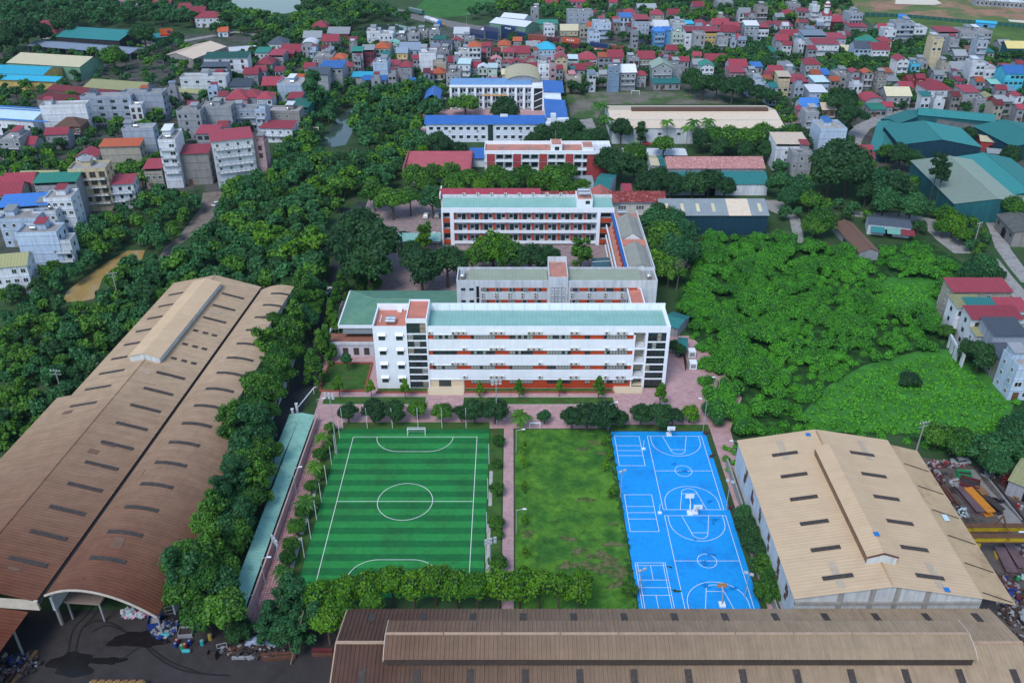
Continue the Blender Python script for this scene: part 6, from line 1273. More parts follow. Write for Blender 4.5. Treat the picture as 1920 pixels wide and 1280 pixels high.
def stack(xa, xb, ytop, cols, off=0, mark=(), where=''):
    n = len(cols); zt = 1.1 + n * 2.62; px = (xa + xb) / 2; o = G(px, ytop, zt); rz = rail_dir(px)
    t = thing('flat_wagon', f'flat wagon carrying the {where}', 'wagon', (o.x, o.y, 0), rz); s = MB(); s.box(-6.6, 6.6, -1.2, 1.2, .75, 1.08); s.build('deck', GREYM, t, True)
    for x in (-4.6, 4.6):
        s = MB()
        for dx in (-.9, .9):
            for y in (-.75, .75): s.tube((x + dx, y - .07, .5), (x + dx, y + .07, .5), .45, .45, 10)
        s.box(x - 1.4, x + 1.4, -.6, .6, .4, .75); s.build('bogie', DARK, t, True)
    for i, c in enumerate(cols):
        lab = {1: '', 2: ('lower', 'upper'), 3: ('bottom', 'middle', 'top')}[n]
        pos = (lab[i] + ' ') if n > 1 else ''
        cn = {'dusk': 'dusky blue', 'brown': 'red-brown', 'navy': 'navy blue'}.get(c, c)
        k = thing('shipping_container', f'{pos}{cn} shipping container of the {where}', 'container', (o.x, o.y, 1.09 + i * 2.62), rz, 'containers on the railway'); inst('body', CM[c], k, (0, 0, 0)); inst('end_doors', DBM, k, (0, 0, 0))
        if i in mark: inst('white_lettering', MKM, k, (0, 0, 0))
stack(884, 908, 56, ['navy', 'dusk'], where='leftmost two-high stack')
stack(908, 936, 51, ['navy', 'navy', 'dusk'], where='dusky blue stack second from the left')
stack(937, 972, 50, ['navy', 'navy', 'navy'], mark=(2,), where='tall navy stack with white lettering')
stack(966, 992, 61, ['navy', 'navy'], where='low navy stack between the navy and red stacks')
stack(990, 1026, 66, ['red', 'red', 'brown'], mark=(1,), where='red-brown stack in mid train')
stack(1019, 1050, 70, ['navy', 'maroon'], mark=(0,), where='maroon over navy stack')
stack(1052, 1090, 72, ['maroon', 'maroon', 'orange'], mark=(2,), where='orange-topped maroon stack')
stack(1108, 1140, 81, ['orange', 'orange', 'navy'], mark=(1,), where='navy-topped orange stack')
stack(1142, 1175, 86, ['red', 'brown'], where='last red stack at the right end')
# passenger coach
o = G(781, 27); t = thing('railway_coach', 'dark green passenger coach beside the far meadow', 'railway coach', o, rail_dir(781))
GC = mat('coach_green', (.03, .13, .12), .5, .1); s = MB(); s.xprism([(-1.4, .9), (1.4, .9), (1.45, 2.9), (1.1, 3.7), (.5, 3.95), (-.5, 3.95), (-1.1, 3.7), (-1.45, 2.9)], -8.5, 8.5); s.build('body', GC, t, True)
s = MB(); s.xprism([(-1.2, 3.62), (-.5, 3.98), (.5, 3.98), (1.2, 3.62), (.5, 4.08), (-.5, 4.08)], -8.6, 8.6); s.build('roof', rmat('grey'), t, True)
for i in range(7): window(t, -7 + i * 2.3, -1.43, 2.3, 1.3, .8, 'f', 'p')
for x in (-6, 6): s = MB(); s.box(x - 1.3, x + 1.3, -.9, .9, .15, .9); s.build('bogie', DARK, t, True)
# white tank trailers, blue tank and orange beams beside the track
o = G(812, 46); rz = rail_dir(812); t = thing('tank_trailer', 'pair of white tank trailers with an orange beam beside the track', 'tank trailer', o, rz - .12)
for x in (-6.5, 2.5): s = MB(); s.tube((x - 4, 0, 3.0), (x + 4, 0, 3.0), 1.5, 1.5, 14); s.tube((x - 4.6, 0, 3), (x - 4, 0, 3), .8, 1.5, 14); s.tube((x + 4, 0, 3), (x + 4.6, 0, 3), 1.5, .8, 14); s.build('tank', wmat('white'), t, True)
s = MB(); s.box(-11, 7, -1.0, 1.0, 1.0, 1.5); s.build('chassis', GREYM, t, True)
s = MB()
for x in (-9.5, -8.4, 4.4, 5.5): s.tube((x, -1.1, .5), (x, -.8, .5), .5, .5, 10); s.tube((x, .8, .5), (x, 1.1, .5), .5, .5, 10)
s.build('wheels', DARK, t, True)
s = MB(); s.box(-11, 12, 1.8, 3.2, .9, 1.9); s.build('orange_beam', mat('crane_orange', (.55, .20, .08), .6, .1), t, True); s = MB(); s.tube((9.0, 0, 0), (9.0, 0, 3.8), 1.5, 1.5, 12); s.build('blue_tank', mat('blue_plastic', (.01, .20, .62), .5, .08), t, True)
# green site fence on the meadow edge and white tents on the building site
def line_fence(label, pts, h, m, step=4.0):
    P = [G(x, y) for x, y in pts]; t = thing('site_fence', label, 'fence', P[0])
    for a, b in zip(P[:-1], P[1:]):
        n = max(1, int((b - a).length / step))
        for i in range(n):
            p = a.lerp(b, i / n); q = a.lerp(b, (i + .96) / n); e = (q - p).normalized(); nn = V((-e.y, e.x, 0)) * .05; s = MB(); s.prism([(p - nn)[:2], (q - nn)[:2], (q + nn)[:2], (p + nn)[:2]], .1, h); s.build('fence_panel', m, t)
            s = MB(); s.tube((p.x, p.y, 0), (p.x, p.y, h + .1), .07, .07, 5); s.build('fence_post', GREYM, t)
line_fence('long dark green sheet fence between the meadow and the building site', [(1620, 30), (1700, 34), (1790, 42), (1880, 50), (1940, 55)], 2.6, mat('green_fence_sheet', (.02, .10, .08), .6, .15))
shed('blue-roofed site cabin along the green fence', 1830, 38, 1870, 41, 4.2, 3, 3.2, 'cyan', 'blue', name='site_cabin', cat='cabin')
shed('small blue site cabin near the onion-turret house', 1684, 27, 1700, 28, 4.0, 3, 3.2, 'blue', 'blue', name='site_cabin', cat='cabin')
for i in range(14):
    o = G(1832 + i * 8, 3 + i * .55, 3); t = thing('row_unit', f'{["first", "second", "third", "fourth", "fifth", "sixth", "seventh", "eighth", "ninth", "tenth", "eleventh", "twelfth", "thirteenth", "fourteenth"][i]} from the left of the white-roofed units on the building site', 'cabin', (o.x, o.y, 0), 0, 'white-roofed units on the building site')
    s = MB(); s.box(-1.5, 1.5, -1.5, 6, 0, 4.4); s.build('wall', wmat('grey'), t, True); s = MB(); s.yprism([(-1.7, 4.4), (1.7, 4.4), (0, 5.6)], -1.8, 6.2); s.build('roof', rmat('white'), t, True); window(t, 0, -1.5, 2.2, 1.4, 1.8, 'f', 'd')
# goal frames on the bare sports ground
# ================================================================ vegetation
LEAF = {'mid': leafmat('leaf_mid', (.028, .115, .016), (.090, .230, .022)), 'dark': leafmat('leaf_dark', (.016, .060, .022), (.034, .108, .030)), 'bright': leafmat('leaf_bright', (.048, .160, .009), (.115, .275, .013)), 'cool': leafmat('leaf_cool', (.020, .095, .034), (.046, .165, .050)), 'scrub': leafmat('leaf_scrub', (.034, .190, .016), (.115, .420, .030), .38, .3), 'far': leafmat('leaf_far', (.020, .060, .026), (.045, .110, .034), .4, .1)}
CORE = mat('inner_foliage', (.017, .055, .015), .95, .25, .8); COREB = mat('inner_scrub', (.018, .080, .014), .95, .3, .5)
def np_mesh(name, Vv, faces_per, mats, midx):
    """Vv (N,3); faces_per: list of (array (M,k)) ; midx list"""
    me = bpy.data.meshes.new(name); me.vertices.add(len(Vv)); me.vertices.foreach_set('co', np.ascontiguousarray(Vv, dtype=np.float32).ravel())
    tot = sum(f.size for f in faces_per); npoly = sum(len(f) for f in faces_per); me.loops.add(tot); me.polygons.add(npoly)
    me.loops.foreach_set('vertex_index', np.concatenate([f.ravel() for f in faces_per]).astype(np.int32))
    st = []; mi = []; c = 0
    for f, m in zip(faces_per, midx):
        st.append(c + np.arange(len(f)) * f.shape[1]); c += f.size; mi.append(np.full(len(f), m))
    me.polygons.foreach_set('loop_start', np.concatenate(st).astype(np.int32)); me.polygons.foreach_set('material_index', np.concatenate(mi).astype(np.int32))
    for m in mats: me.materials.append(m)
    me.update(calc_edges=True); me.validate(); return me
ph = (1 + 5 ** .5) / 2
ICO = np.array([(-1, ph, 0), (1, ph, 0), (-1, -ph, 0), (1, -ph, 0), (0, -1, ph), (0, 1, ph), (0, -1, -ph), (0, 1, -ph), (ph, 0, -1), (ph, 0, 1), (-ph, 0, -1), (-ph, 0, 1)]) / math.sqrt(1 + ph * ph)
ICF = np.array([(0, 11, 5), (0, 5, 1), (0, 1, 7), (0, 7, 10), (0, 10, 11), (1, 5, 9), (5, 11, 4), (11, 10, 2), (10, 7, 6), (7, 1, 8), (3, 9, 4), (3, 4, 2), (3, 2, 6), (3, 6, 8), (3, 8, 9), (4, 9, 5), (2, 4, 11), (6, 2, 10), (8, 6, 7), (9, 8, 1)])
def leaf_quads(c, r, per, leaf, rng, zlo=-.45, up=.25, jit=.55, asp=.7):
    n = len(c); c = np.repeat(c, per, 0); r = np.repeat(r, per)
    z = rng.uniform(zlo, 1, n * per); a = rng.uniform(0, 2 * np.pi, n * per); q = np.sqrt(1 - z * z)
    d = np.stack([q * np.cos(a), q * np.sin(a), z], 1); pos = c + d * (r * rng.uniform(.80, 1.10, n * per))[:, None]
    nn = d + rng.normal(0, jit, d.shape) + np.array([0, 0, up]); nn /= np.linalg.norm(nn, axis=1)[:, None]
    t = np.cross(nn, rng.normal(0, 1, d.shape)); t /= np.linalg.norm(t, axis=1)[:, None] + 1e-9; b = np.cross(nn, t)
    s = (leaf * rng.uniform(.6, 1.35, n * per))[:, None]
    V4 = np.stack([pos - t * s, pos - b * s * asp, pos + t * s, pos + b * s * asp], 1).reshape(-1, 3)
    return V4
def crown_arrays(kind, seed, K, per, leaf, core=True):
    rng = np.random.default_rng(seed); u = rng.normal(0, 1, (K, 3)); u /= np.linalg.norm(u, axis=1)[:, None]
    if kind == 'round': u[:, 2] = np.abs(u[:, 2]) * 1.1 - .35; c = u * np.array([.68, .68, .62]) * rng.uniform(.75, 1.1, (K, 1)); r = rng.uniform(.20, .42, K)
    elif kind == 'spread': u[:, 2] = np.abs(u[:, 2]) * .5 - .1; c = u * np.array([.82, .82, .55]) * rng.uniform(.5, 1.1, (K, 1)); r = rng.uniform(.18, .32, K)
    elif kind == 'tall': z = rng.uniform(-1.0, 1.25, K); rad = .62 * np.sqrt(np.clip(1 - (z / 1.35) ** 2, .05, 1)); a = rng.uniform(0, 6.28, K); c = np.stack([rad * np.cos(a), rad * np.sin(a), z], 1) * rng.uniform(.7, 1.15, (K, 1)); r = rng.uniform(.18, .36, K)
    elif kind == 'cone': z = rng.uniform(-1.1, 1.3, K); rad = .75 * (1.35 - z) / 2.4; a = rng.uniform(0, 6.28, K); c = np.stack([rad * np.cos(a), rad * np.sin(a), z], 1); r = rng.uniform(.16, .30, K)
    else: c = u * np.array([.78, .78, .62]) * rng.uniform(.55, 1.1, (K, 1)); r = rng.uniform(.15, .28, K)
    if kind != 'open': c = np.concatenate([c, np.array([[0, 0, .1]])]); r = np.concatenate([r, [.52]])
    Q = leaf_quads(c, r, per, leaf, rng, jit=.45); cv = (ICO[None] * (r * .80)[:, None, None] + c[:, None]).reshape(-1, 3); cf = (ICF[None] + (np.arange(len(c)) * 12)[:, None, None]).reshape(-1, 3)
    return Q, cv, cf
def crown_mesh(name, kind, leafm, seed, K=30, per=85, leaf=.075):
    Q, cv, cf = crown_arrays(kind, seed, K, per, leaf); nq = len(Q) // 4
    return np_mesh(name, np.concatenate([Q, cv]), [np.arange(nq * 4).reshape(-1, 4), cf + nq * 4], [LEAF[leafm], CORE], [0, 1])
CR = {}
for lm in ('mid', 'dark', 'bright', 'cool'):
    CR['round_' + lm] = [crown_mesh('crown', 'round', lm, 10 * i + len(lm), 30, 90, .070) for i in range(3)]
    CR['tall_' + lm] = [crown_mesh('crown', 'tall', lm, 70 + 10 * i + len(lm), 30, 90, .070) for i in range(2)]
for lm in ('mid', 'dark'): CR['spread_' + lm] = [crown_mesh('crown', 'spread', lm, 120 + i, 34, 80, .065) for i in range(2)]
CR['young'] = [crown_mesh('crown', 'cone', 'bright', 150 + i, 16, 55, .12) for i in range(2)]
CR['cone_mid'] = [crown_mesh('crown', 'cone', 'mid', 160 + i, 40, 70, .075) for i in range(2)]
CR['feather'] = [crown_mesh('crown', 'round', 'cool', 170 + i, 22, 45, .13) for i in range(2)]
def palm_mesh(seed, nf=16, L=1.0):
    rng = np.random.default_rng(seed); Vs = []; F = []
    for i in range(nf):
        a = 6.283 * i / nf + rng.uniform(-.15, .15); e = rng.uniform(.0, 1.15); sd = np.array([-math.sin(a), math.cos(a), 0]); pts = []
        for k in range(7):
            t = k / 6; pts.append(np.array([L * t * math.cos(e * .75) * math.cos(a), L * t * math.cos(e * .75) * math.sin(a), L * (t * math.sin(e) * .9 - .7 * t * t)]))
        for sg in (-1, 1):
            for k in range(6):
                w0, w1 = (.15 * math.sin(math.pi * min(.97, (q + .5) / 7)) for q in (k, k + 1)); b = len(Vs); Vs += [pts[k], pts[k + 1] * .97 + pts[k] * .03, pts[k + 1] + sd * sg * w1 - np.array([0, 0, w1 * .6]), pts[k] + sd * sg * w0 - np.array([0, 0, w0 * .6])]; F.append((b, b + 1, b + 2, b + 3))
    return np_mesh('crown', np.array(Vs), [np.array(F)], [LEAF['mid']], [0])
CR['palm'] = [palm_mesh(1), palm_mesh(2)]
def trunk_mesh(seed, limbs=4, up=.45):
    rnd = random.Random(seed); b = MB(); b.tube((0, 0, 0), (.02, .01, .55), .085, .062, 7); b.tube((.02, .01, .55), (0, 0, 1.05), .062, .035, 7)
    for i in range(limbs):
        a = 6.28 * i / limbs + rnd.uniform(-.4, .4); z = rnd.uniform(.55, .8); p = V((.5 * math.cos(a), .5 * math.sin(a), z + rnd.uniform(.15, .35))); b.tube((0, 0, z - .05), p, .045, .018, 5)
    return b.mesh('trunk', [BARK])
TRK = [trunk_mesh(i) for i in range(4)]; PTRK = MB().tube((0, 0, 0), (.03, 0, .5), .09, .07, 7).tube((.03, 0, .5), (0, 0, 1.02), .07, .06, 7).mesh('trunk', [mat('palm_bark', (.22, .19, .15), .9, .15, 2)])
HC = {'round': 1.15, 'spread': 1.5, 'tall': 1.5, 'young': 1.9, 'cone': 1.35, 'palm': 2.3, 'feather': 1.3}
NT = [0]
def place_tree(x, y, r, kind, label, group, hc=None, sc=(1, 1, 1), name='tree'):
    NT[0] += 1; k = kind.split('_')[0]; hc = hc or HC[k] * r; rnd = random.Random(NT[0] * 7 + 1)
    t = thing(name, label, 'palm' if k == 'palm' else 'tree', (x, y, 0), rnd.uniform(0, 6.28), group); FOOT_T.append((x, y, r))
    inst('crown', rnd.choice(CR[kind]), t, (0, 0, hc), (r * sc[0], r * sc[1], r * sc[2])); inst('trunk', PTRK if k == 'palm' else rnd.choice(TRK), t, (0, 0, 0), (r * .8 if k != 'palm' else .16 * 10 * .9, r * .8 if k != 'palm' else 1.5, hc)); return t
FOOT_T = []; HAND = []
def tree(px, py, rpx, kind, label, group=None, hc=None, sc=(1, 1, 1), name='tree'):
    k = kind.split('_')[0]; h = hc or 5
    rpx *= 1.22
    for _ in range(3): r = rpx / S(py, h); h = hc or HC[k] * r
    o = G(px, py, h)
    for _ in range(12):
        if hc or not blocked(o.x, o.y, .3): break
        h += .8; o = G(px, py, h)
    HAND.append((o.x, o.y, r)); t = place_tree(o.x, o.y, r, kind, label, group, h, sc, name); TREEL.append([t, label, px]); return t
TREEL = []
def row(label, group, items, kind=None, name='tree', sc=(1, 1, 1), hc=None):
    for it in items: tree(it[0], it[1], it[2], it[3] if len(it) > 3 else kind, label, group, hc, sc, name)
row('dark broad tree in the row between the football goal and the school forecourt', 'trees behind the football goal', [(652, 772, 18), (700, 768, 22), (738, 769, 21), (864, 773, 15), (889, 768, 22), (928, 767, 24)], 'round_dark')
row('fresh green tree in the row between the football goal and the school forecourt', 'trees behind the football goal', [(783, 766, 17), (829, 771, 18)], 'round_mid')
row('dark spreading tree in front of the blue court and small lawn', 'trees before the blue court', [(1073, 782, 22), (1102, 778, 26), (1135, 776, 26), (1160, 783, 17), (1203, 776, 22), (1237, 778, 24), (1262, 780, 18)], 'round_dark')
tree(1294, 774, 16, 'round_bright', 'light green round tree beside the forecourt right of the basketball hoop')
tree(975, 778, 22, 'palm', 'palm at the top of the pink path beside the small lawn', hc=4.0)
tree(1021, 780, 12, 'feather', 'slender feathery tree beside the small white goal on the lawn')
row('young light green tree in the lawn strip before the main school block', 'young trees before the main block', [(635, 722, 13), (695, 727, 11), (759, 727, 12), (899, 726, 9), (973, 727, 11), (1049, 725, 10), (1123, 724, 13), (1239, 738, 14)], 'young')
row('palm in the planting strip left of the football pitch', 'palms left of the pitch', [(604, 818, 17), (590, 872, 20), (572, 938, 22), (528, 1068, 20)], 'palm', hc=3.4)
row('bushy green tree in the planting strip left of the football pitch', 'trees left of the pitch', [(555, 985, 17), (612, 838, 9), (600, 890, 10), (618, 800, 10), (598, 850, 12), (585, 910, 13), (566, 960, 13), (545, 1020, 15), (538, 1045, 15)], 'round_mid')
row('small green tree in the strip between the football pitch and the pink path', 'trees right of the pitch', [(934, 825, 11), (931, 868, 9), (931, 915, 13), (929, 978, 15), (933, 1052, 17), (935, 1000, 9)], 'round_mid')
row('spindly sapling on the small lawn', 'saplings on the lawn', [(983, 838, 9), (982, 865, 8), (984, 910, 8), (984, 975, 8), (984, 1032, 8), (1136, 870, 8), (1145, 852, 7), (1148, 920, 9), (1134, 825, 7)], 'young')
row('glossy bright green tree in the dense row above the ribbed brown roof', 'dense tree row above the ribbed brown roof', [(605, 1118, 34), (612, 1160, 30), (650, 1108, 30), (690, 1098, 30), (735, 1090, 30), (775, 1096, 30), (815, 1088, 32), (855, 1096, 28), (895, 1100, 28), (935, 1094, 30), (975, 1092, 31), (1012, 1098, 30), (1048, 1100, 26), (1085, 1106, 26), (1092, 1084, 20), (700, 1128, 22), (640, 1145, 25)], 'round_bright', hc=6.8)
row('small round green bush beside the badminton court', None, [(1180, 1104, 15)], 'round_mid')
row('dark feathery tree in the cluster at the bottom end of the pink path', 'dark trees at the path end', [(548, 1112, 32), (520, 1150, 28), (575, 1165, 32), (500, 1178, 24), (540, 1190, 28)], 'tall_cool', sc=(1, 1, .8))
row('dense dark tree beside the open arch of the factory hall', 'dark trees beside the hall arch', [(360, 1050, 45), (400, 1085, 36), (345, 1105, 34), (420, 1140, 36), (375, 1150, 34), (430, 1010, 34)], 'round_mid')
tree(448, 1180, 26, 'round_dark', 'dark flowering bush beside the scrap at the yard edge', hc=2.2)
row('slender layered tree beside the dark road left of the main block', 'layered trees beside the road', [(587, 690, 22), (600, 655, 20), (612, 640, 17), (632, 560, 16), (640, 530, 14), (622, 590, 16), (630, 615, 14)], 'cone_mid', sc=(1, 1, 1.15))
tree(650, 672, 11, 'feather', 'thin sapling on the square lawn with red kerb', hc=4.0)
tree(690, 530, 22, 'round_mid', 'rounded shrub-like tree behind the green hipped roof', hc=2.6)
row('huge dark tree left of the school courtyard', 'huge dark trees by the courtyard', [(672, 430, 46), (705, 455, 46), (650, 470, 40), (690, 500, 42)], 'round_dark')
row('dark round-topped courtyard tree with bare trunk', 'courtyard trees', [(790, 500, 38), (838, 492, 36), (770, 470, 22)], 'round_dark', hc=9.0)
row('leafy tree in front of the gallery-fronted school block', 'trees before the gallery block', [(885, 482, 22, 'round_mid'), (925, 468, 36, 'round_bright'), (960, 478, 30, 'round_mid'), (995, 485, 32, 'round_dark'), (1030, 478, 20, 'round_dark')], hc=7.5)
tree(1090, 472, 21, 'tall_mid', 'single light green tree near the glass canopy in the courtyard', sc=(1, 1, .8))
row('slim column-shaped bright tree beside the mint car shelter', None, [(797, 437, 13), (795, 455, 14)], 'tall_bright')
row('spreading tree over the parked cars left of the gallery block', 'trees over the car park', [(735, 375, 30, 'spread_mid'), (768, 368, 22, 'spread_mid'), (810, 372, 24, 'round_cool'), (700, 360, 24, 'round_mid')], hc=8.0)
row('rounded tree in the long row behind the gallery block', 'tree row behind the gallery block', [(780, 330, 24), (800, 345, 18), (812, 322, 18), (845, 322, 20), (850, 345, 22), (880, 335, 22), (905, 350, 18, 'round_bright'), (930, 330, 22), (955, 338, 22), (985, 328, 22), (1012, 340, 22), (1040, 330, 26), (1065, 322, 18), (1058, 352, 22), (1090, 350, 18)], 'round_mid')
row('dark tree at the right end of the red and white school block', 'dark trees beside the red and white block', [(1140, 300, 24, 'round_dark'), (1165, 310, 28, 'round_dark'), (1190, 315, 22, 'round_dark'), (1190, 285, 20, 'round_mid')])
row('dark green tree between the turquoise roofs and the grey barn', 'trees among the turquoise roofs', [(1215, 345, 24), (1235, 335, 24), (1260, 345, 22), (1300, 345, 26), (1330, 340, 26), (1360, 350, 20), (1210, 375, 16), (1235, 392, 14)], 'round_dark')
row('leafy tree crowding the right side of the school link wing', 'trees right of the link wing', [(1225, 415, 26), (1260, 410, 24), (1245, 440, 30, 'round_mid'), (1280, 435, 28), (1225, 460, 26, 'round_mid'), (1265, 470, 32, 'round_cool'), (1290, 470, 24), (1230, 490, 24, 'round_bright'), (1255, 505, 26, 'round_mid')], 'round_cool')
row('round tree inside the blue-roofed school court', 'court trees of the blue-roofed school', [(872, 194, 25, 'spread_mid'), (946, 205, 24, 'round_dark')], hc=6.5)
row('dark tree between the blue-roofed school and the red and white block', 'trees before the blue-roofed school', [(1020, 252, 20), (1045, 250, 22), (1075, 240, 20), (1060, 262, 20), (1100, 262, 22), (1120, 255, 18), (1000, 262, 16), (835, 275, 18), (860, 280, 16), (820, 265, 20)], 'round_dark')
row('tall palm in front of the tan warehouse', 'palms before the tan warehouse', [(1126, 195, 17), (1136, 222, 17), (1252, 228, 14), (1300, 228, 15), (1328, 226, 15), (1290, 240, 14)], 'palm', hc=11.0)
row('rounded tree in front of the tan warehouse', 'trees before the tan warehouse', [(1165, 240, 18), (1202, 247, 12, 'tall_dark'), (1245, 270, 18, 'round_mid'), (1315, 260, 20), (1340, 255, 22, 'round_mid'), (1370, 258, 24, 'round_mid'), (1400, 258, 22, 'round_mid'), (1430, 250, 22, 'round_mid'), (1455, 262, 20), (1480, 255, 22, 'round_mid'), (1500, 268, 22), (1350, 275, 18), (1395, 280, 18), (1440, 282, 18)], 'round_dark')
row('dark tree beyond the bare sports ground', 'trees beyond the sports ground', [(1300, 148, 20), (1320, 158, 22), (1345, 160, 20), (1375, 165, 22), (1395, 158, 18), (1420, 175, 18), (1440, 180, 16), (1085, 165, 10), (1050, 168, 9)], 'round_dark')
row('large dark tree at the bend of the lane', 'dark trees at the lane bend', [(1595, 215, 26), (1575, 190, 22), (1590, 180, 20)], 'spread_dark')
row('very large dark tree with pale trunk above the lane junction', 'very large dark trees above the junction', [(1560, 315, 42), (1595, 310, 38), (1575, 290, 34)], 'round_dark', hc=13)
row('leafy tree beside the lane above the overgrown field', 'trees beside the upper lane', [(1645, 345, 28, 'round_cool'), (1680, 350, 30, 'round_dark'), (1710, 385, 26, 'round_cool'), (1660, 375, 28, 'round_cool'), (1625, 360, 22, 'round_dark'), (1465, 345, 24, 'round_cool'), (1500, 350, 26, 'round_cool'), (1480, 370, 20, 'round_cool'), (1520, 375, 20, 'round_mid'), (1540, 410, 26, 'round_mid'), (1525, 425, 20, 'round_mid')])
row('tree among the teal works on the right', 'trees among the teal works', [(1760, 310, 14, 'tall_dark'), (1770, 320, 12, 'tall_dark'), (1690, 290, 22, 'round_dark'), (1715, 300, 18, 'round_dark'), (1665, 285, 16, 'round_mid'), (1815, 250, 14, 'round_dark'), (1895, 290, 18, 'round_dark'), (1900, 385, 20, 'round_mid')])
row('yellow-green tree above the small pond of the upper lane', 'yellow-green trees by the lane', [(1775, 405, 20), (1790, 420, 20), (1805, 440, 16), (1770, 425, 16)], 'round_bright')
row('green tree at the corner of the red-roofed terrace', 'trees at the terrace corner', [(1845, 500, 26, 'round_cool'), (1820, 510, 22, 'round_cool'), (1865, 515, 18, 'round_dark'), (1840, 665, 28, 'round_dark'), (1815, 655, 20, 'round_dark'), (1775, 620, 14, 'round_mid')])
tree(1706, 712, 20, 'round_dark', 'solitary dark bush in the middle of the grassy field', hc=1.8, sc=(1.15, 1, .75))
tree(211, 105, 21, 'round_mid', 'solitary round tree in the works yard beside the olive-roofed shed', hc=9)
row('big dark tree beside the teal-roofed shed in the upper left', 'big dark trees upper left', [(45, 55, 28), (20, 62, 24), (122, 45, 24), (268, 62, 22), (10, 78, 20), (330, 72, 14), (305, 82, 10), (75, 60, 20)], 'round_dark')
tree(588, 175, 22, 'tall_cool', 'tall feathery pale-trunked tree beside the pond', hc=12, sc=(1, 1, 1.2))
row('bushy tree along the edge of the blue court path', 'trees along the court path', [(1400, 985, 20, 'round_dark'), (1412, 1005, 22, 'round_dark'), (1425, 1030, 24, 'round_dark'), (1440, 1060, 26, 'round_mid'), (1455, 1090, 26, 'round_mid'), (1395, 960, 16, 'round_cool'), (1435, 1105, 22, 'round_mid'), (1470, 1112, 20, 'round_mid'), (1345, 780, 16, 'round_cool'), (1330, 765, 14, 'round_cool'), (1275, 655, 12, 'round_dark'), (1262, 648, 12, 'round_dark')], hc=2.6)
row('dark tree overhanging the scrapyard corner', 'trees at the scrapyard', [(1800, 830, 30, 'round_mid'), (1845, 845, 34, 'round_cool'), (1885, 835, 34, 'round_cool'), (1870, 870, 26, 'round_cool'), (1760, 815, 26, 'round_mid'), (1910, 800, 30, 'round_cool')], hc=4.5)
rnd = random.Random(17); y = 119.0
while y < 238:
    cols = (-64.3 - (2.5 if y > 202 else 0) + rnd.uniform(-.8, .8), -61.0 + rnd.uniform(-.8, .8), -58.6 + rnd.uniform(-.4, .4)) if y > 163 else (-61.0 + (y - 113) * .04 + rnd.uniform(-.5, .5), -57.6 + rnd.uniform(-.6, .6), -54.9 + rnd.uniform(-.4, .4))
    for i, x in enumerate(cols):
        yy = y + rnd.uniform(-1.6, 1.6); r = rnd.uniform(3.2, 4.8) if i < len(cols) - 1 else rnd.uniform(2.7, 3.8); kd = rnd.choice(('round_mid', 'tall_mid', 'round_cool', 'round_mid', 'tall_cool')); lk = {'round_mid': 'broad fresh green', 'tall_mid': 'slender fresh green', 'round_cool': 'broad bluish green', 'tall_cool': 'slender bluish green'}[kd]; rw = ('in the row overhanging the factory hall eave', 'in the middle row of the belt beside the factory hall', 'in the row beside the road and mint shed roof')[i]
        if y > 178 and i == 2 and rnd.random() < .3: continue
        HAND.append((x, yy, r)); place_tree(x, yy, r, kd, f'{lk} tree {rw}', f'{lk} belt trees {rw}', rnd.uniform(7.0, 10.5) if i < 2 else rnd.uniform(5.5, 8))
    y += 5.6
# ---- woods filled by spacing
def inpoly(x, y, P):
    c = False; j = len(P) - 1
    for i in range(len(P)):
        if (P[i][1] > y) != (P[j][1] > y) and x < (P[j][0] - P[i][0]) * (y - P[i][1]) / (P[j][1] - P[i][1]) + P[i][0]: c = not c
        j = i
    return c
NOGO = [[(640, 205), (680, 205), (672, 245), (648, 280), (598, 280), (600, 258), (620, 230)], [(108, 582), (125, 545), (200, 488), (240, 464), (282, 464), (274, 502), (218, 527), (194, 572), (150, 592)], [(300, 505), (330, 450), (365, 410), (390, 385), (412, 385), (405, 420), (350, 462), (322, 500)], [(420, -10), (570, -10), (568, 22), (530, 30), (470, 28), (440, 14)], [(668, 55), (690, 44), (740, 42), (775, 50), (770, 66), (690, 66)], [(505, 840), (530, 780), (575, 690), (598, 610), (612, 545), (640, 545), (630, 610), (600, 690), (560, 780), (540, 850)]]
NOGO.append([(640, -5), (700, 0), (830, 34), (905, 46), (1000, 60), (1200, 84), (1300, 96), (1300, 108), (1200, 106), (1090, 98), (1000, 88), (905, 72), (830, 54), (690, 20)])
NOGOW = [[G(x, y, 0) for x, y in p] for p in NOGO]
AUTO = []
def wood(poly, label, group, kinds, rlo, rhi, gap, seed, z=4.0, pad=1.0, tries=4000, hcf=None):
    P = [G(x, y, z) for x, y in poly]; rnd = random.Random(seed); xs = [p.x for p in P]; ys = [p.y for p in P]; near = []
    x0, x1, y0, y1 = min(xs), max(xs), min(ys), max(ys); tries = int(min(9000, max(600, (x1 - x0) * (y1 - y0) / (gap * gap) * 6)))
    for _ in range(tries):
        x, y = rnd.uniform(x0, x1), rnd.uniform(y0, y1)
        if not inpoly(x, y, P) or any(inpoly(x, y, q) for q in NOGOW): continue
        r = rnd.uniform(rlo, rhi); g = gap * (.75 + .5 * r / rhi)
        if any((x - a) ** 2 + (y - b) ** 2 < g * g for a, b, _ in near): continue
        if any((x - a) ** 2 + (y - b) ** 2 < (rr * .75 + r * .5) ** 2 for a, b, rr in HAND): continue
        if blocked(x, y, pad + r * .25): continue
        near.append((x, y, r)); AUTO.append((x, y, r, rnd.choice(kinds), label, group))
CR['open_mid'] = [crown_mesh('crown', 'open', 'mid', 180 + i, 20, 75, .085) for i in range(2)]; CR['open_cool'] = [crown_mesh('crown', 'open', 'cool', 190 + i, 20, 75, .085) for i in range(2)]; HC['open'] = 1.35
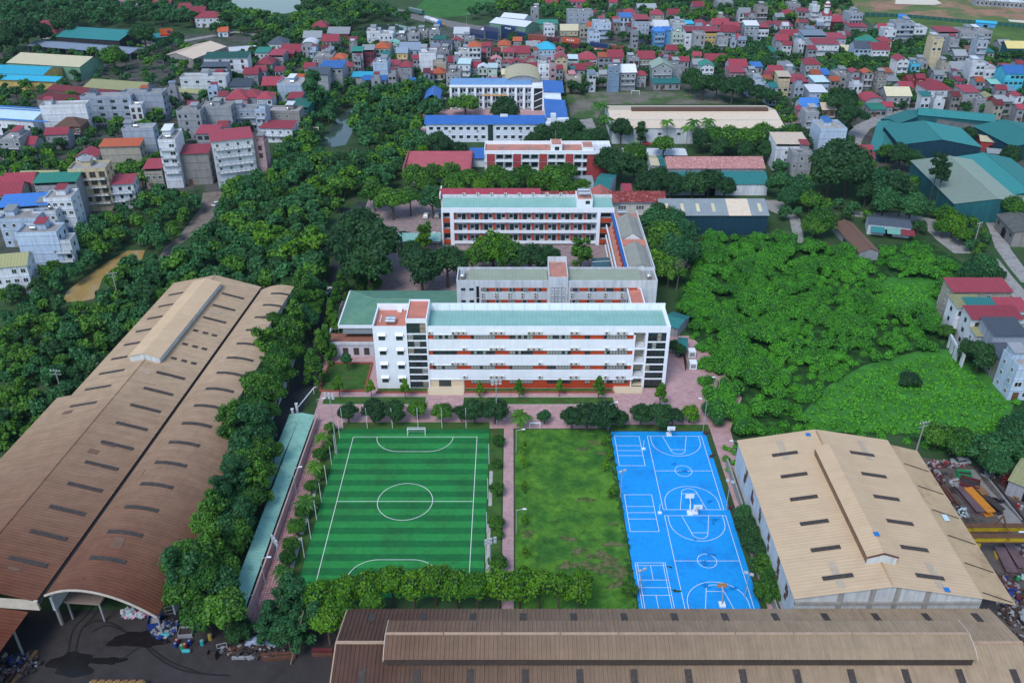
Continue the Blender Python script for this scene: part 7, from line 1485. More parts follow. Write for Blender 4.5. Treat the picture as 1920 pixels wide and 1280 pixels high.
K1 = ['open_mid', 'open_cool', 'tall_cool', 'tall_mid', 'round_mid', 'round_cool', 'round_dark', 'round_cool', 'round_mid', 'round_cool', 'round_dark', 'round_mid', 'round_cool']; K2 = ['tall_mid', 'round_mid', 'round_mid', 'tall_cool', 'round_cool']
wood([(0, 590), (60, 550), (125, 568), (170, 565), (225, 500), (300, 475), (345, 530), (320, 535), (255, 625), (150, 715), (60, 800), (0, 850)], 'low dense tree in the thicket between the muddy stream and the factory hall', 'thicket beside the factory hall', K1, 2.4, 4.1, 3.5, 1)
wood([(0, 560), (0, 525), (60, 525), (130, 470), (140, 430), (235, 375), (300, 350), (385, 370), (325, 430), (300, 460), (235, 465), (130, 540)], 'bushy tree between the stream and the houses on the left', 'trees between stream and houses', K1, 2.6, 4.3, 3.8, 2)
wood([(412, 400), (425, 330), (500, 300), (560, 275), (640, 295), (760, 275), (800, 250), (812, 290), (760, 320), (735, 345), (660, 350), (640, 380), (600, 415), (608, 500), (590, 560), (500, 545), (350, 530), (330, 500), (350, 470), (410, 430)], 'leafy tree in the wood left of the school courtyard', 'wood left of the courtyard', K1 + ['round_bright'], 3.2, 5.4, 4.2, 3)
wood([(640, 190), (690, 165), (750, 155), (830, 165), (822, 210), (800, 245), (760, 272), (690, 280), (665, 240), (680, 210)], 'dense green tree in the grove beside the pond and the blue-roofed school', 'grove beside the pond', K1, 3.4, 5.6, 4.8, 5)
wood([(555, 175), (600, 165), (645, 180), (630, 215), (600, 260), (570, 282), (520, 270), (515, 235), (545, 200)], 'green tree on the house side of the narrow pond', 'trees on the house side of the pond', K1, 3.0, 5.0, 5.2, 6)
wood([(0, 40), (0, -30), (420, -30), (430, 15), (400, 25), (350, 45), (310, 40), (230, 42), (140, 45)], 'dark tree in the wood at the upper left edge', 'wood at the upper left', ['round_dark', 'round_cool'], 4.0, 6.5, 7.0, 7)
wood([(400, 60), (430, 20), (470, 30), (540, 32), (570, 22), (570, -25), (690, -25), (700, 5), (780, 35), (690, 44), (600, 62), (560, 75), (480, 60)], 'dark tree around the far pond', 'trees around the far pond', ['round_dark', 'round_cool', 'round_mid'], 4.0, 6.5, 7.0, 8)
wood([(870, 30), (1000, -25), (1580, -25), (1600, 15), (1500, 40), (1440, 30), (1300, 40), (1180, 50), (1060, 40), (1000, 20), (930, 22)], 'tree among the far houses beyond the railway', 'trees among the far houses', ['round_dark', 'round_cool', 'round_mid'], 3.5, 6.0, 7.5, 9, pad=1.5)
TOWNK = ['round_dark', 'round_mid', 'round_cool', 'round_dark']
for i, (poly, lab, gap) in enumerate((([(480, 60), (700, 60), (960, 100), (960, 150), (830, 155), (640, 170), (500, 220), (400, 230)], 'tree between the houses left of the blue-roofed school', 5.8), ([(960, 60), (1440, 70), (1440, 170), (1290, 140), (1060, 165), (960, 150)], 'tree between the houses behind the bare sports ground', 5.2), ([(1440, 30), (1640, 60), (1920, 95), (1920, 215), (1720, 195), (1600, 200), (1440, 180)], 'tree between the houses above the teal works', 5.2), ([(0, 80), (200, 60), (480, 100), (480, 230), (300, 330), (120, 340), (0, 330)], 'tree between the works and houses on the left', 7.5), ([(1440, 180), (1590, 210), (1590, 280), (1460, 330)], 'tree around the houses beside the curving lane', 6.0), ([(1500, 115), (1640, 105), (1760, 115), (1680, 165), (1560, 150)], 'tree in the dense clump between the upper right houses', 5.0), ([(1180, 75), (1440, 95), (1440, 125), (1280, 110)], 'tree along the railway line', 5.5))):
    wood(poly, lab, 'town trees ' + NUM[min(6, i + 1)] if i < 6 else 'railway trees', TOWNK, 2.6, 4.6, gap, 20 + i, pad=.8)
wood([(1600, 60), (1700, 80), (1750, 100), (1720, 120), (1620, 110)], 'tree beside the meadow houses', 'trees beside the meadow houses', TOWNK, 2.6, 4.4, 6, 40)
wood([(1445, 395), (1520, 340), (1620, 300), (1740, 330), (1760, 380), (1720, 430), (1640, 400), (1560, 395), (1500, 400)], 'tree along the upper lane beside the very large dark trees', 'upper lane wood', K1, 2.6, 4.2, 5.2, 41)
wood([(1720, 330), (1760, 330), (1820, 390), (1860, 440), (1840, 470), (1760, 400)], 'bush beside the large double hall', 'bushes beside the double hall', ['round_mid', 'round_cool'], 1.8, 2.8, 3.4, 42)
wood([(20, 250), (120, 300), (260, 270), (300, 310), (260, 350), (130, 330), (0, 320), (0, 270)], 'green tree in front of the cream house on the left', 'trees around the cream house', ['round_mid', 'round_bright'], 2.6, 4.2, 4.8, 43)
AUTO.sort(key=lambda a: -a[2] / (a[1] * cp + CAMZ * sp))
nind = max(0, 296 - NT[0])
for x, y, r, kd, lab, grp in AUTO[:nind]: place_tree(x, y, r, kd, lab, grp, max(2.0, HC[kd.split('_')[0]] * r * .95))
# the rest of the trees: one mass of real crowns and trunks
MED = {}
for lm in ('mid', 'dark', 'bright', 'cool'): MED[lm] = [crown_arrays('round', 300 + i, 11, 34, .125) for i in range(3)]
FAR = {}
for lm in ('mid', 'dark', 'bright', 'cool'): FAR[lm] = [crown_arrays('round', 330 + i, 9, 22, .16) for i in range(3)]
tv = []; 
acc = {}
for i, (x, y, r, kd, lab, grp) in enumerate(AUTO[nind:]):
    lm = kd.split('_')[1]; rg = np.random.default_rng(i); Q, cv, cf = (MED if y < 420 else FAR)[lm][rg.integers(3)]; a = rg.uniform(0, 6.28); M_ = np.array([[math.cos(a), -math.sin(a), 0], [math.sin(a), math.cos(a), 0], [0, 0, 1]]) * r
    off = np.array([x, y, 1.1 * r]); A = acc.setdefault(lm, [[], [], [], 0]); A[0].append(Q @ M_.T + off); A[1].append(cv @ M_.T + off); A[2].append(cf + A[3]); A[3] += len(cv)
allV = []; faces = []; mi = []; base = 0; mats_ = []
for lm, A in acc.items():
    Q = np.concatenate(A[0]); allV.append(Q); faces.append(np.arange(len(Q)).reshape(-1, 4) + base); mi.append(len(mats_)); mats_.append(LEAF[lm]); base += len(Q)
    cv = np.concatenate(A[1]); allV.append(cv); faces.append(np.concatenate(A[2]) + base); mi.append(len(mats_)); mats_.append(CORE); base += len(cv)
o = bpy.data.objects.new('woodland', np_mesh('woodland', np.concatenate(allV), faces, mats_, mi)); C.objects.link(o); WL[o.name] = V((0, 0, 0)); setp(o, 'mass of smaller and farther trees filling the gaps between the houses and woods', 'woodland', kind='stuff')
TRB = MB()
for x, y, r, *_ in AUTO[nind:]: TRB.tube((x, y, 0), (x, y, r), .06 * r, .04 * r, 5)
o = TRB.build('trunks', BARK, o); 
# ---- overgrown field
def scrub(name, label, poly, dens, rlo, rhi, seed, per, leaf, hfun, lm, avoid=()):
    P = [G(x, y, 1.5) for x, y in poly]; rng = np.random.default_rng(seed); xs = [p.x for p in P]; ys = [p.y for p in P]; c = []; rr = []; AV = [[G(x, y) for x, y in q] for q in avoid]
    n = int((max(xs) - min(xs)) * (max(ys) - min(ys)) * dens)
    for _ in range(n):
        x, y = rng.uniform(min(xs), max(xs)), rng.uniform(min(ys), max(ys))
        if not inpoly(x, y, P) or any(inpoly(x, y, q) for q in AV) or blocked(x, y, .6): continue
        h = hfun(x, y, rng)
        if h < 1.1 and dens < .25 and rng.random() < .55: continue
        r = rng.uniform(rlo, rhi) * (.55 + .22 * h); c.append((x, y, max(.1, h - r * .6))); rr.append(r)
    c = np.array(c); rr = np.array(rr); Q = leaf_quads(c, rr, per, leaf, rng, zlo=-.1, up=.35, jit=.35)
    cv = (ICO[None] * np.stack([rr * .8, rr * .8, rr * .8], 1)[:, None, :] + c[:, None]).reshape(-1, 3); cf = (ICF[None] + (np.arange(len(c)) * 12)[:, None, None]).reshape(-1, 3)
    o = bpy.data.objects.new(name, np_mesh(name, np.concatenate([Q, cv]), [np.arange(len(Q)).reshape(-1, 4), cf + len(Q)], [LEAF[lm], COREB], [0, 1])); C.objects.link(o); return setp(o, label, 'undergrowth', kind='stuff')
from mathutils import noise as mnoise
def hf(x, y, rng, gx=None):
    n = mnoise.noise((x * .085, y * .085, 3)) + .75 * mnoise.noise((x * .2, y * .2, 7)); px, py = PX((x, y, 0)); base = 2.8 if px < 1530 else 1.9; amp = 3.6
    if py > 690 and px > 1470: base = 1.0; amp = 1.5
    return max(.4, base + amp * n)
FIELD = [(1312, 470), (1330, 440), (1400, 438), (1480, 452), (1570, 462), (1640, 470), (1700, 450), (1790, 500), (1770, 545), (1745, 590), (1780, 660), (1850, 700), (1905, 745), (1930, 780), (1930, 860), (1760, 845), (1690, 815), (1400, 815), (1345, 790), (1310, 700), (1292, 610), (1270, 570), (1300, 520)]
GRASSY = [[(1505, 775), (1550, 725), (1620, 688), (1740, 660), (1780, 662), (1845, 705), (1898, 750), (1870, 798), (1700, 805), (1545, 800)], [(1640, 555), (1665, 525), (1770, 525), (1750, 560), (1760, 590), (1690, 590)], [(1483, 490), (1490, 410), (1512, 410), (1506, 490)]]
scrub('undergrowth', 'vine-covered overgrown field of bright green bushes right of the school', FIELD, .21, 1.1, 2.0, 5, 190, .19, hf, 'scrub', GRASSY)
scrub('meadow_weeds', 'low bright green weeds covering the grassy part of the overgrown field', GRASSY[0], .65, .5, 1.0, 6, 26, .22, lambda x, y, r: .45 + .35 * mnoise.noise((x * .3, y * .3, 1)), 'scrub')
scrub('meadow_weeds', 'low weeds on the grassy clearing beside the red-roofed terrace', GRASSY[1], .5, .5, .9, 7, 26, .26, lambda x, y, r: .4 + .3 * mnoise.noise((x * .3, y * .3, 1)), 'scrub')
scrub('undergrowth', 'low bushes in the strip between the blue court path and the tan hall', [(1350, 830), (1380, 830), (1500, 1125), (1440, 1125), (1390, 960)], .6, .6, 1.1, 8, 60, .2, lambda x, y, r: .8 + .5 * r.random(), 'scrub')
scrub('undergrowth', 'weeds along the edge of the blue court', [(1138, 806), (1146, 806), (1198, 1128), (1186, 1128)], 1.2, .3, .6, 9, 30, .15, lambda x, y, r: .35 + .3 * r.random(), 'cool')
scrub('undergrowth', 'dark weeds filling the floor of the thicket on the left', [(0, 590), (60, 550), (125, 568), (225, 500), (345, 500), (345, 540), (255, 630), (60, 810), (0, 870)], .10, 1.0, 1.8, 10, 50, .30, lambda x, y, r: 1.6 + .8 * r.random(), 'cool', NOGO[:3])
# ================================================================ street furniture, sport gear, vehicles, scrap
def ordinal(i, n):
    W_ = ['first', 'second', 'third', 'fourth', 'fifth', 'sixth', 'seventh', 'eighth', 'ninth', 'tenth', 'eleventh', 'twelfth']
    if i == 0: return 'leftmost'
    if i == n - 1: return 'rightmost'
    return (W_[i] if i < 12 else f'{i + 1}th') + ' from the left'
def goal(label, px, py, wd, h, dp):
    o = G(px, py); t = thing('football_goal', label, 'goal', o); s = MB(); r = .09
    for x in (-wd / 2, wd / 2): s.tube((x, 0, 0), (x, 0, h), r); 
    s.tube((-wd / 2 - r, 0, h), (wd / 2 + r, 0, h), r); s.build('goal_frame', WHITE, t, True)
    s = MB()
    for x in (-wd / 2, wd / 2): s.tube((x, 0, h), (x, dp * .5, h), .05); s.tube((x, dp * .5, h), (x, dp, 0), .05); s.tube((x, 0, 0), (x, dp, 0), .05)
    s.tube((-wd / 2, dp, 0), (wd / 2, dp, 0), .05); s.tube((-wd / 2, dp * .5, h), (wd / 2, dp * .5, h), .05); s.build('back_stay', WHITE, t, True)
    s = MB(); n = 14
    for i in range(n + 1): x = -wd / 2 + wd * i / n; s.tube((x, dp * .5, h), (x, dp, 0), .012, .012, 3)
    for i in range(5): q = i / 5; s.tube((-wd / 2, dp * (.5 + .5 * q), h * (1 - q)), (wd / 2, dp * (.5 + .5 * q), h * (1 - q)), .012, .012, 3)
    s.build('goal_net', WHITE, t, True)
goal('white football goal at the far end of the striped pitch', 781, 817, 4.3, 2.1, 1.3)
goal('small white goal frame at the top of the small lawn', 1003, 803, 2.6, 1.6, .8)
goal('white goal frame on the bare sports ground behind the tan warehouse', 1191, 178, 4.5, 2.1, 1.2)
def hoop(label, px, py, rz, board='white', stand=True):
    o = G(px, py); t = thing('basketball_hoop', label, 'basketball hoop', o, rz); bm = LINE if board == 'white' else mat('faded_orange_board', (.50, .26, .13), .7, .1)
    s = MB(); s.box(-.6, .6, .2, 1.5, 0, .45); s.build('base', WHITE, t, True)
    s = MB(); s.tube((-.15, .8, .4), (0, .3, 2.6), .1); s.tube((0, .3, 2.6), (0, -1.0, 3.3), .08); s.tube((.15, 1.2, .4), (.1, .2, 2.2), .06); s.build('arm', WHITE if board == 'white' else POLE, t, True)
    s = MB(); s.box(-.95, .95, -1.1, -1.02, 2.8, 3.95); b = s.build('backboard', bm, t, True)
    s = MB(); s.box(-.3, .3, -1.13, -1.105, 3.0, 3.05); s.box(-.3, .3, -1.13, -1.105, 3.42, 3.47); s.box(-.3, -.25, -1.13, -1.105, 3.05, 3.42); s.box(.25, .3, -1.13, -1.105, 3.05, 3.42); s.build('target_square', mat('board_grey', (.25, .27, .3), .6, .1), b, True)
    s = MB(); n = 12
    for i in range(n): a, c = 6.283 * i / n, 6.283 * (i + 1) / n; s.tube((.24 * math.cos(a), -1.38 + .24 * math.sin(a), 3.05), (.24 * math.cos(c), -1.38 + .24 * math.sin(c), 3.05), .02, .02, 4)
    s.build('rim', ORANGE, t, True)
hoop('white basketball hoop at the far baseline of the blue court', 1255, 819, 0)
hoop('larger white basketball hoop between the two blue basketball courts', 1292, 958, math.pi)
hoop('smaller white basketball hoop between the two courts, facing the nearer one', 1304, 966, 0)
hoop('basketball hoop with faded orange board at the near end of the blue court', 1352, 1128, math.pi, 'orange')
for px, py in ((1206, 842), (1236, 962)):
    o = G(px, py); t = thing('volleyball_post', f'white volleyball post with winch beside the {"far" if py < 900 else "nearer"} volleyball court', 'post', o)
    s = MB(); s.tube((0, 0, 0), (0, 0, 2.6), .06); s.build('pole', WHITE, t, True); s = MB(); s.box(-.3, .5, -.3, .3, 0, .35); s.build('base', WHITE, t, True)
def pole_thing(label, px, py, h, kind, rz=0, group=None, name='lamp_post'):
    o = G(px, py); t = thing(name, label, 'lamp post' if 'lamp' in name or 'flood' in name else 'pole', o, rz, group)
    if kind == 'lamp':
        s = MB(); s.tube((0, 0, 0), (0, 0, h), .10, .06); s.build('pole', POLE, t, True); s = MB(); s.tube((0, 0, h), (1.5, 0, h + .35), .05); s.build('arm', POLE, t, True); s = MB(); s.box(1.3, 2.1, -.16, .16, h + .28, h + .42); s.build('lamp_head', WHITE, t, True)
    elif kind == 'flood':
        s = MB(); s.tube((0, 0, 0), (0, 0, h), .16, .09); s.build('pole', POLE, t, True); s = MB()
        for z in (h - .1, h - 1.0): s.box(-1.2, 1.2, -.06, .06, z - .06, z + .06)
        s.build('crossbar', POLE, t, True)
        for z in (h - .05, h - .95):
            for x in (-.95, 0, .95): s = MB(); s.box(x - .28, x + .28, -.35, -.08, z - .3, z + .3); s.build('floodlight', mat('floodlight_case', (.45, .47, .50), .4, .1), t, True)
    elif kind == 'twin':
        s = MB(); s.tube((0, 0, 0), (0, 0, h), .12, .08); s.build('pole', POLE, t, True)
        for x in (-.55, .55): s = MB(); s.box(x - .35, x + .35, -.3, .1, h - .15, h + .25); s.build('floodlight', MC.get('floodlight_case') or GREYM, t, True)
        s = MB(); s.box(-.8, .8, -.04, .04, h - .05, h + .05); s.build('crossbar', POLE, t, True)
    elif kind == 'utility':
        s = MB(); s.tube((0, 0, 0), (0, 0, h), .22, .13, 8); s.build('pole', CONC, t, True)
        for z in (h - .3, h - 1.3): s = MB(); s.box(-1.4, 1.4, -.07, .07, z - .07, z + .07); s.build('crossarm', GREYM, t, True)
        for x in (-1.2, -.4, .4, 1.2): s = MB(); s.tube((x, 0, h - .23), (x, 0, h + .15), .06); s.build('insulator', WHITE, t, True)
    elif kind == 'plain':
        s = MB(); s.tube((0, 0, 0), (0, 0, h), .07, .05); s.build('pole', WHITE, t, True); s = MB(); s.box(-.1, .1, -.1, .1, 0, .2); s.build('base', CONC, t, True)
    return t
pole_thing('tall floodlight mast at the far left corner of the football pitch', 632, 852, 17.5, 'flood', -.3, name='floodlight_mast')
pole_thing('floodlight mast behind the football pitch in front of the main block', 931, 797, 13.5, 'flood', .2, name='floodlight_mast')
pole_thing('floodlight mast at the near left corner of the football pitch', 528, 1075, 9.5, 'flood', -.9, name='floodlight_mast')
pole_thing('floodlight mast at the near right corner of the football pitch', 920, 1072, 9.0, 'flood', .4, name='floodlight_mast')
for lb, x, y, h, k, rz in (('street lamp beside the lawn strip at the top left of the pink path', 600, 792, 7, 'lamp', 0), ('street lamp halfway along the mint shed roof', 556, 925, 7, 'lamp', 0.2), ('lamp post near the lower end of the mint shed roof', 498, 1095, 7, 'lamp', 0), ('lamp post at the bottom end of the pink path', 482, 1158, 6, 'lamp', math.pi), ('street lamp behind the dark trees before the blue court', 1140, 808, 8, 'lamp', .3), ('street lamp at the top right corner of the blue court', 1318, 808, 9, 'lamp', math.pi - .4), ('street lamp at the overgrown field edge beside the forecourt', 1345, 745, 6, 'lamp', math.pi), ('lamp post beside the tan hall corner', 1378, 870, 6.5, 'lamp', math.pi), ('lamp post on the lawn edge beside the pink path', 968, 848, 6.5, 'lamp', 0), ('second lamp post on the lawn edge nearer the ribbed roof', 968, 1000, 6.5, 'lamp', 0), ('twin floodlight pole on the left edge of the blue court', 1163, 932, 7.5, 'twin', .5), ('twin floodlight pole beside the badminton court', 1199, 1110, 6, 'twin', .5), ('twin floodlight pole on the right edge of the far basketball court', 1361, 955, 8, 'twin', -.5), ('twin floodlight pole at the near right corner of the blue court', 1396, 1120, 6.5, 'twin', -.5), ('white lamp post beside the blue-roofed school wing', 1050, 225, 8, 'lamp', 1.2), ('white lamp post beside the railway containers', 875, 52, 9, 'lamp', 0)):
    pole_thing(lb, x, y, h, k, rz)
npst = [(643, 803), (689, 803), (736, 803), (784, 803), (829, 803), (874, 803)]
for i, (x, y) in enumerate(npst): pole_thing(f'white net pole behind the goal, {ordinal(i, len(npst))}', x, y, 6.2, 'plain', group='net poles behind the goal', name='net_pole')
lp = [(637, 822), (629, 850), (622, 872), (613, 908), (603, 942), (594, 975), (583, 1010), (571, 1045)]
for i, (x, y) in enumerate(lp): pole_thing(f'white net pole on the left touchline, {["farthest", "second", "third", "fourth", "fifth", "sixth", "seventh", "nearest"][i]} from the main block' if i else 'white net pole on the left touchline nearest the main block', x, y, 5.6, 'plain', group='net poles on the left touchline', name='net_pole') if i < 7 else pole_thing('white net pole on the left touchline nearest the bright tree row', x, y, 5.6, 'plain', group='net poles on the left touchline', name='net_pole')
rp = [(917, 870), (915, 935), (913, 1000), (911, 1055)]
for i, (x, y) in enumerate(rp): pole_thing(f'grey net pole on the right touchline, {["closest to the school", "second from the school", "third from the school", "closest to the bright tree row"][i]}', x, y, 6.0, 'plain', group='net poles on the right touchline', name='net_pole')
# pale drain strip beside the pitch
for i, (a, b) in enumerate((((-44.9, 128), (-44.4, 138)), ((-44.9, 139), (-44.4, 150)), ((-44.7, 151), (-44.3, 158)), ((-5.3, 128), (-4.9, 144)), ((-5.2, 148), (-4.8, 160)))):
    s = MB(); s.box(a[0], b[0] + .35, a[1], b[1], .03, .09 + .002 * i); o = s.build('drain_strip', KERBG); o['kind'] = 'structure'
pole_thing('tall concrete utility pole in the thicket above the muddy stream', 223, 562, 9.5, 'utility', .2, name='utility_pole')
pole_thing('utility pole beside the left eave of the factory hall', 120, 748, 9, 'utility', -.1, name='utility_pole')
pole_thing('utility pole behind the tan hall at the scrapyard', 1715, 855, 10, 'utility', .3, name='utility_pole')
pole_thing('utility pole at the lane beside the yellow-green trees', 1825, 462, 9, 'utility', .5, name='utility_pole')
pole_thing('utility pole between the cream house and the six-storey tower', 268, 375, 11, 'utility', .1, name='utility_pole')
pole_thing('utility pole among the trees left of the stream', 249, 407, 7, 'utility', .4, name='utility_pole')
# leaning timber A-frame poles at the yard
t = thing('leaning_pole', 'leaning bare timber pole with brace in front of the dark trees by the yard', 'pole', G(545, 1245)); a = G(545, 1245); b = G(569, 1144, 9.5); c = G(575, 1200)
s = MB(); s.tube(a, b, .14, .09); s.build('long_pole', mat('bare_timber', (.20, .13, .09), .9, .15), t); s = MB(); s.tube(c, b, .10, .08); s.build('brace', MC['bare_timber'], t)
# cars
def car_mesh(col):
    m = mat('car_paint_' + col, {'white': (.68, .69, .70), 'silver': (.36, .37, .39), 'dark': (.03, .032, .038), 'red': (.4, .03, .03)}[col], .3, .04, 1, spec=.5)
    b = MB(); b.xprism([(-.9, .35), (.9, .35), (.92, .75), (.85, .95), (-.85, .95), (-.92, .75)], -2.1, 2.1); b.v[-1] = b.v[-1]
    body = b.mesh('car_body', [m]); c = MB(); k = [(-1.35, .95, .80), (1.15, .95, .80), (.55, 1.45, .68), (-.95, 1.45, .68)]
    vs = []
    for x, z, hw in k: vs.append((x, -hw, z)); vs.append((x, hw, z))
    c.v = vs; c.f = [(0, 2, 4, 6), (1, 7, 5, 3), (2, 3, 5, 4), (0, 6, 7, 1), (6, 4, 5, 7)]; c.m = [1, 1, 1, 1, 0]
    return body, c.mesh('car_cabin', [m, GLASS])
WH = MB().tube((0, -.1, 0), (0, .1, 0), .32, .32, 12).tube((0, -.12, 0), (0, .12, 0), .18, .18, 8, 1).mesh('wheel', [DARK, GREYM])
HLM = box_mesh('headlight', mat('headlight_lens', (.7, .7, .68), .2, .05)); CARM = {}
def car(label, px, py, col, rz):
    if col not in CARM: CARM[col] = car_mesh(col)
    o = G(px, py, 0.05); t = thing('parked_car', label, 'car', o, rz, 'parked cars'); inst('body', CARM[col][0], t, (0, 0, 0)); inst('cabin', CARM[col][1], t, (0, 0, 0))
    for x in (-1.3, 1.3):
        for y in (-.85, .85): inst('wheel', WH, t, (x, y, .32))
    for y in (-.6, .6): inst('headlight', HLM, t, (2.08, y, .6), (.08, .35, .16)); inst('tail_light', HLM, t, (-2.08, y, .65), (.08, .3, .16))
car('white car on the dark road beside the tree belt', 615, 548, 'white', 1.35); car('white car under the spreading tree in the plaza', 799, 407, 'white', 1.5); car('silver car beside the left end of the gallery block', 820, 406, 'silver', 1.5); car('white car under the mint car shelter', 815, 443, 'white', .3); car('dark car under the left end of the mint car shelter', 757, 441, 'dark', .1)
car('white car at the gate of the blue-roofed school', 829, 188, 'white', .2); car('silver car at the end of the tan warehouse', 1461, 218, 'silver', 1.9); car('white car in the lane right of the tan warehouse', 1476, 249, 'white', 2.2); car('red car in front of the tan warehouse', 1213, 272, 'red', .1); car('white car beside the blue-grey shop at the top of the lane', 406, 385, 'white', 1.2); car('silver car at the back of the scrapyard', 1800, 868, 'silver', .1); car('white car in the yard beside the cream-roofed works', 165, 136, 'white', .8)
# generator boxes beside the main block
for i, (x, y) in enumerate(((1296, 668), (1298, 690))):
    o = G(x, y); t = thing('generator', f'{"upper" if i == 0 else "lower"} of two white plant cabinets beside the overgrown field', 'cabinet', o); s = MB(); s.box(-1, 1, -1, 1, .2, 2.2); s.build('case', WHITE, t, True); s = MB(); s.box(-1.1, 1.1, -1.1, 1.1, 0, .2); s.build('plinth', CONC, t, True); s = MB(); s.box(-.7, .7, -1.04, -1.0, .6, 1.8); s.build('louvre', GREYM, t, True)
t = thing('dark_fence', 'short dark fence beside the teal-roofed shelter right of the main block', 'fence', G(1284, 690))
s = MB(); a, b = G(1278, 650), G(1285, 695); s.prism([(a.x, a.y), (a.x + .15, a.y), (b.x + .15, b.y), (b.x, b.y)], 0, 2.6); s.build('fence_panel', mat('dark_fence_sheet', (.05, .035, .03), .9, .2), t)
# ---- yellow gantry crane
def crane():
    YL = mat('crane_yellow', (.42, .31, .015), .65, .2, .6, col2=(.12, .055, .02), c2lo=.52, c2hi=.66, c2scale=.7); a = G(1802, 985, 6.5); t = thing('gantry_crane', 'rusty yellow double-girder gantry crane in the scrapyard', 'crane', (a.x, a.y, 0))
    for dy, z in ((0, 6.5), (-3.0, 6.5)):
        s = MB(); s.box(0, 34, dy - .4, dy + .4, z - 1.2, z); s.build('girder', YL, t, True); s = MB(); s.box(-.1, 34, dy - .6, dy + .6, z + .01, z + .12); s.box(-.1, 34, dy - .6, dy + .6, z - 1.32, z - 1.21); s.build('girder_flange', mat('rusty_flange', (.12, .06, .035), .85, .2), t, True)
    for x in (2.5, 27):
        for dy, ox in ((0, .8), (-3.0, -.8)):
            s = MB(); s.slab((x - .45, dy + ox * 1.4 - .4, 0), (x + .45, dy + ox * 1.4 - .4, 0), (x + .45, dy - .3, 5.2), (x - .45, dy - .3, 5.2), .7); s.build('leg', YL, t, True)
        s = MB(); s.box(x - .35, x + .35, -4.6, 1.6, 0, .5); s.build('bogie_beam', YL, t, True); s = MB(); s.box(x - .3, x + .3, -3.4, .4, 3.0, 3.4); s.build('cross_tie', YL, t, True)
    s = MB(); s.tube((7, .2, 6.6), (8, .2, 9.0), .18); s.tube((9.2, .2, 6.6), (8, .2, 9.0), .18); s.tube((8, .2, 9.0), (8.4, -3, 6.6), .14); s.build('mast_frame', MC['rusty_flange'], t, True)
    s = MB(); s.tube((11, -1.6, 6.3), (34, -1.6, 6.3), .16); s.build('white_conduit', WHITE, t, True)
crane()
# ---- scrap: each beam, plate, bin its own thing
SCR = {'rust': mat('scrap_rust', (.11, .05, .035), .9, .3, 1.0), 'dark': mat('scrap_dark', (.045, .035, .035), .85, .3, 1.0), 'plum': mat('scrap_plum', (.13, .085, .095), .7, .2, .6), 'orange': mat('scrap_orange', (.52, .20, .025), .6, .12, .6), 'steel': mat('scrap_steel', (.26, .27, .29), .5, .2, .8), 'pink': mat('scrap_pink', (.58, .32, .42), .6, .08), 'white': mat('scrap_pale', (.30, .31, .33), .6, .2), 'blue': mat('scrap_blue', (.015, .035, .18), .5, .1), 'green': mat('scrap_green', (.02, .28, .10), .5, .1), 'teal': mat('scrap_teal', (.03, .28, .32), .5, .1), 'red': mat('scrap_red', (.28, .025, .025), .5, .1), 'maroon': mat('scrap_maroon', (.12, .025, .035), .8, .2), 'yellow': mat('scrap_yellow', (.34, .25, .04), .5, .1), 'paleblue': mat('scrap_paleblue', (.40, .55, .60), .5, .1), 'brown': mat('scrap_brown', (.22, .12, .06), .85, .2), 'tarp': mat('tarpaulin', (.24, .28, .40), .5, .15, 1.0)}
def ibeam(label, a, b, col, w_=.5, h=.5, z=0.05, name='steel_beam', cat='beam'):
    A = G(*a, z); B = G(*b, z); d = B - A; L = d.length; t = thing(name, label, cat, (A.x, A.y, z), math.atan2(d.y, d.x)); s = MB(); s.box(0, L, -w_ / 2, w_ / 2, 0, h * .18); s.build('bottom_flange', SCR[col], t, True); s = MB(); s.box(0, L, -w_ * .12, w_ * .12, h * .18, h * .82); s.build('web', SCR[col], t, True); s = MB(); s.box(0, L, -w_ / 2, w_ / 2, h * .82, h); s.build('top_flange', SCR[col], t, True)
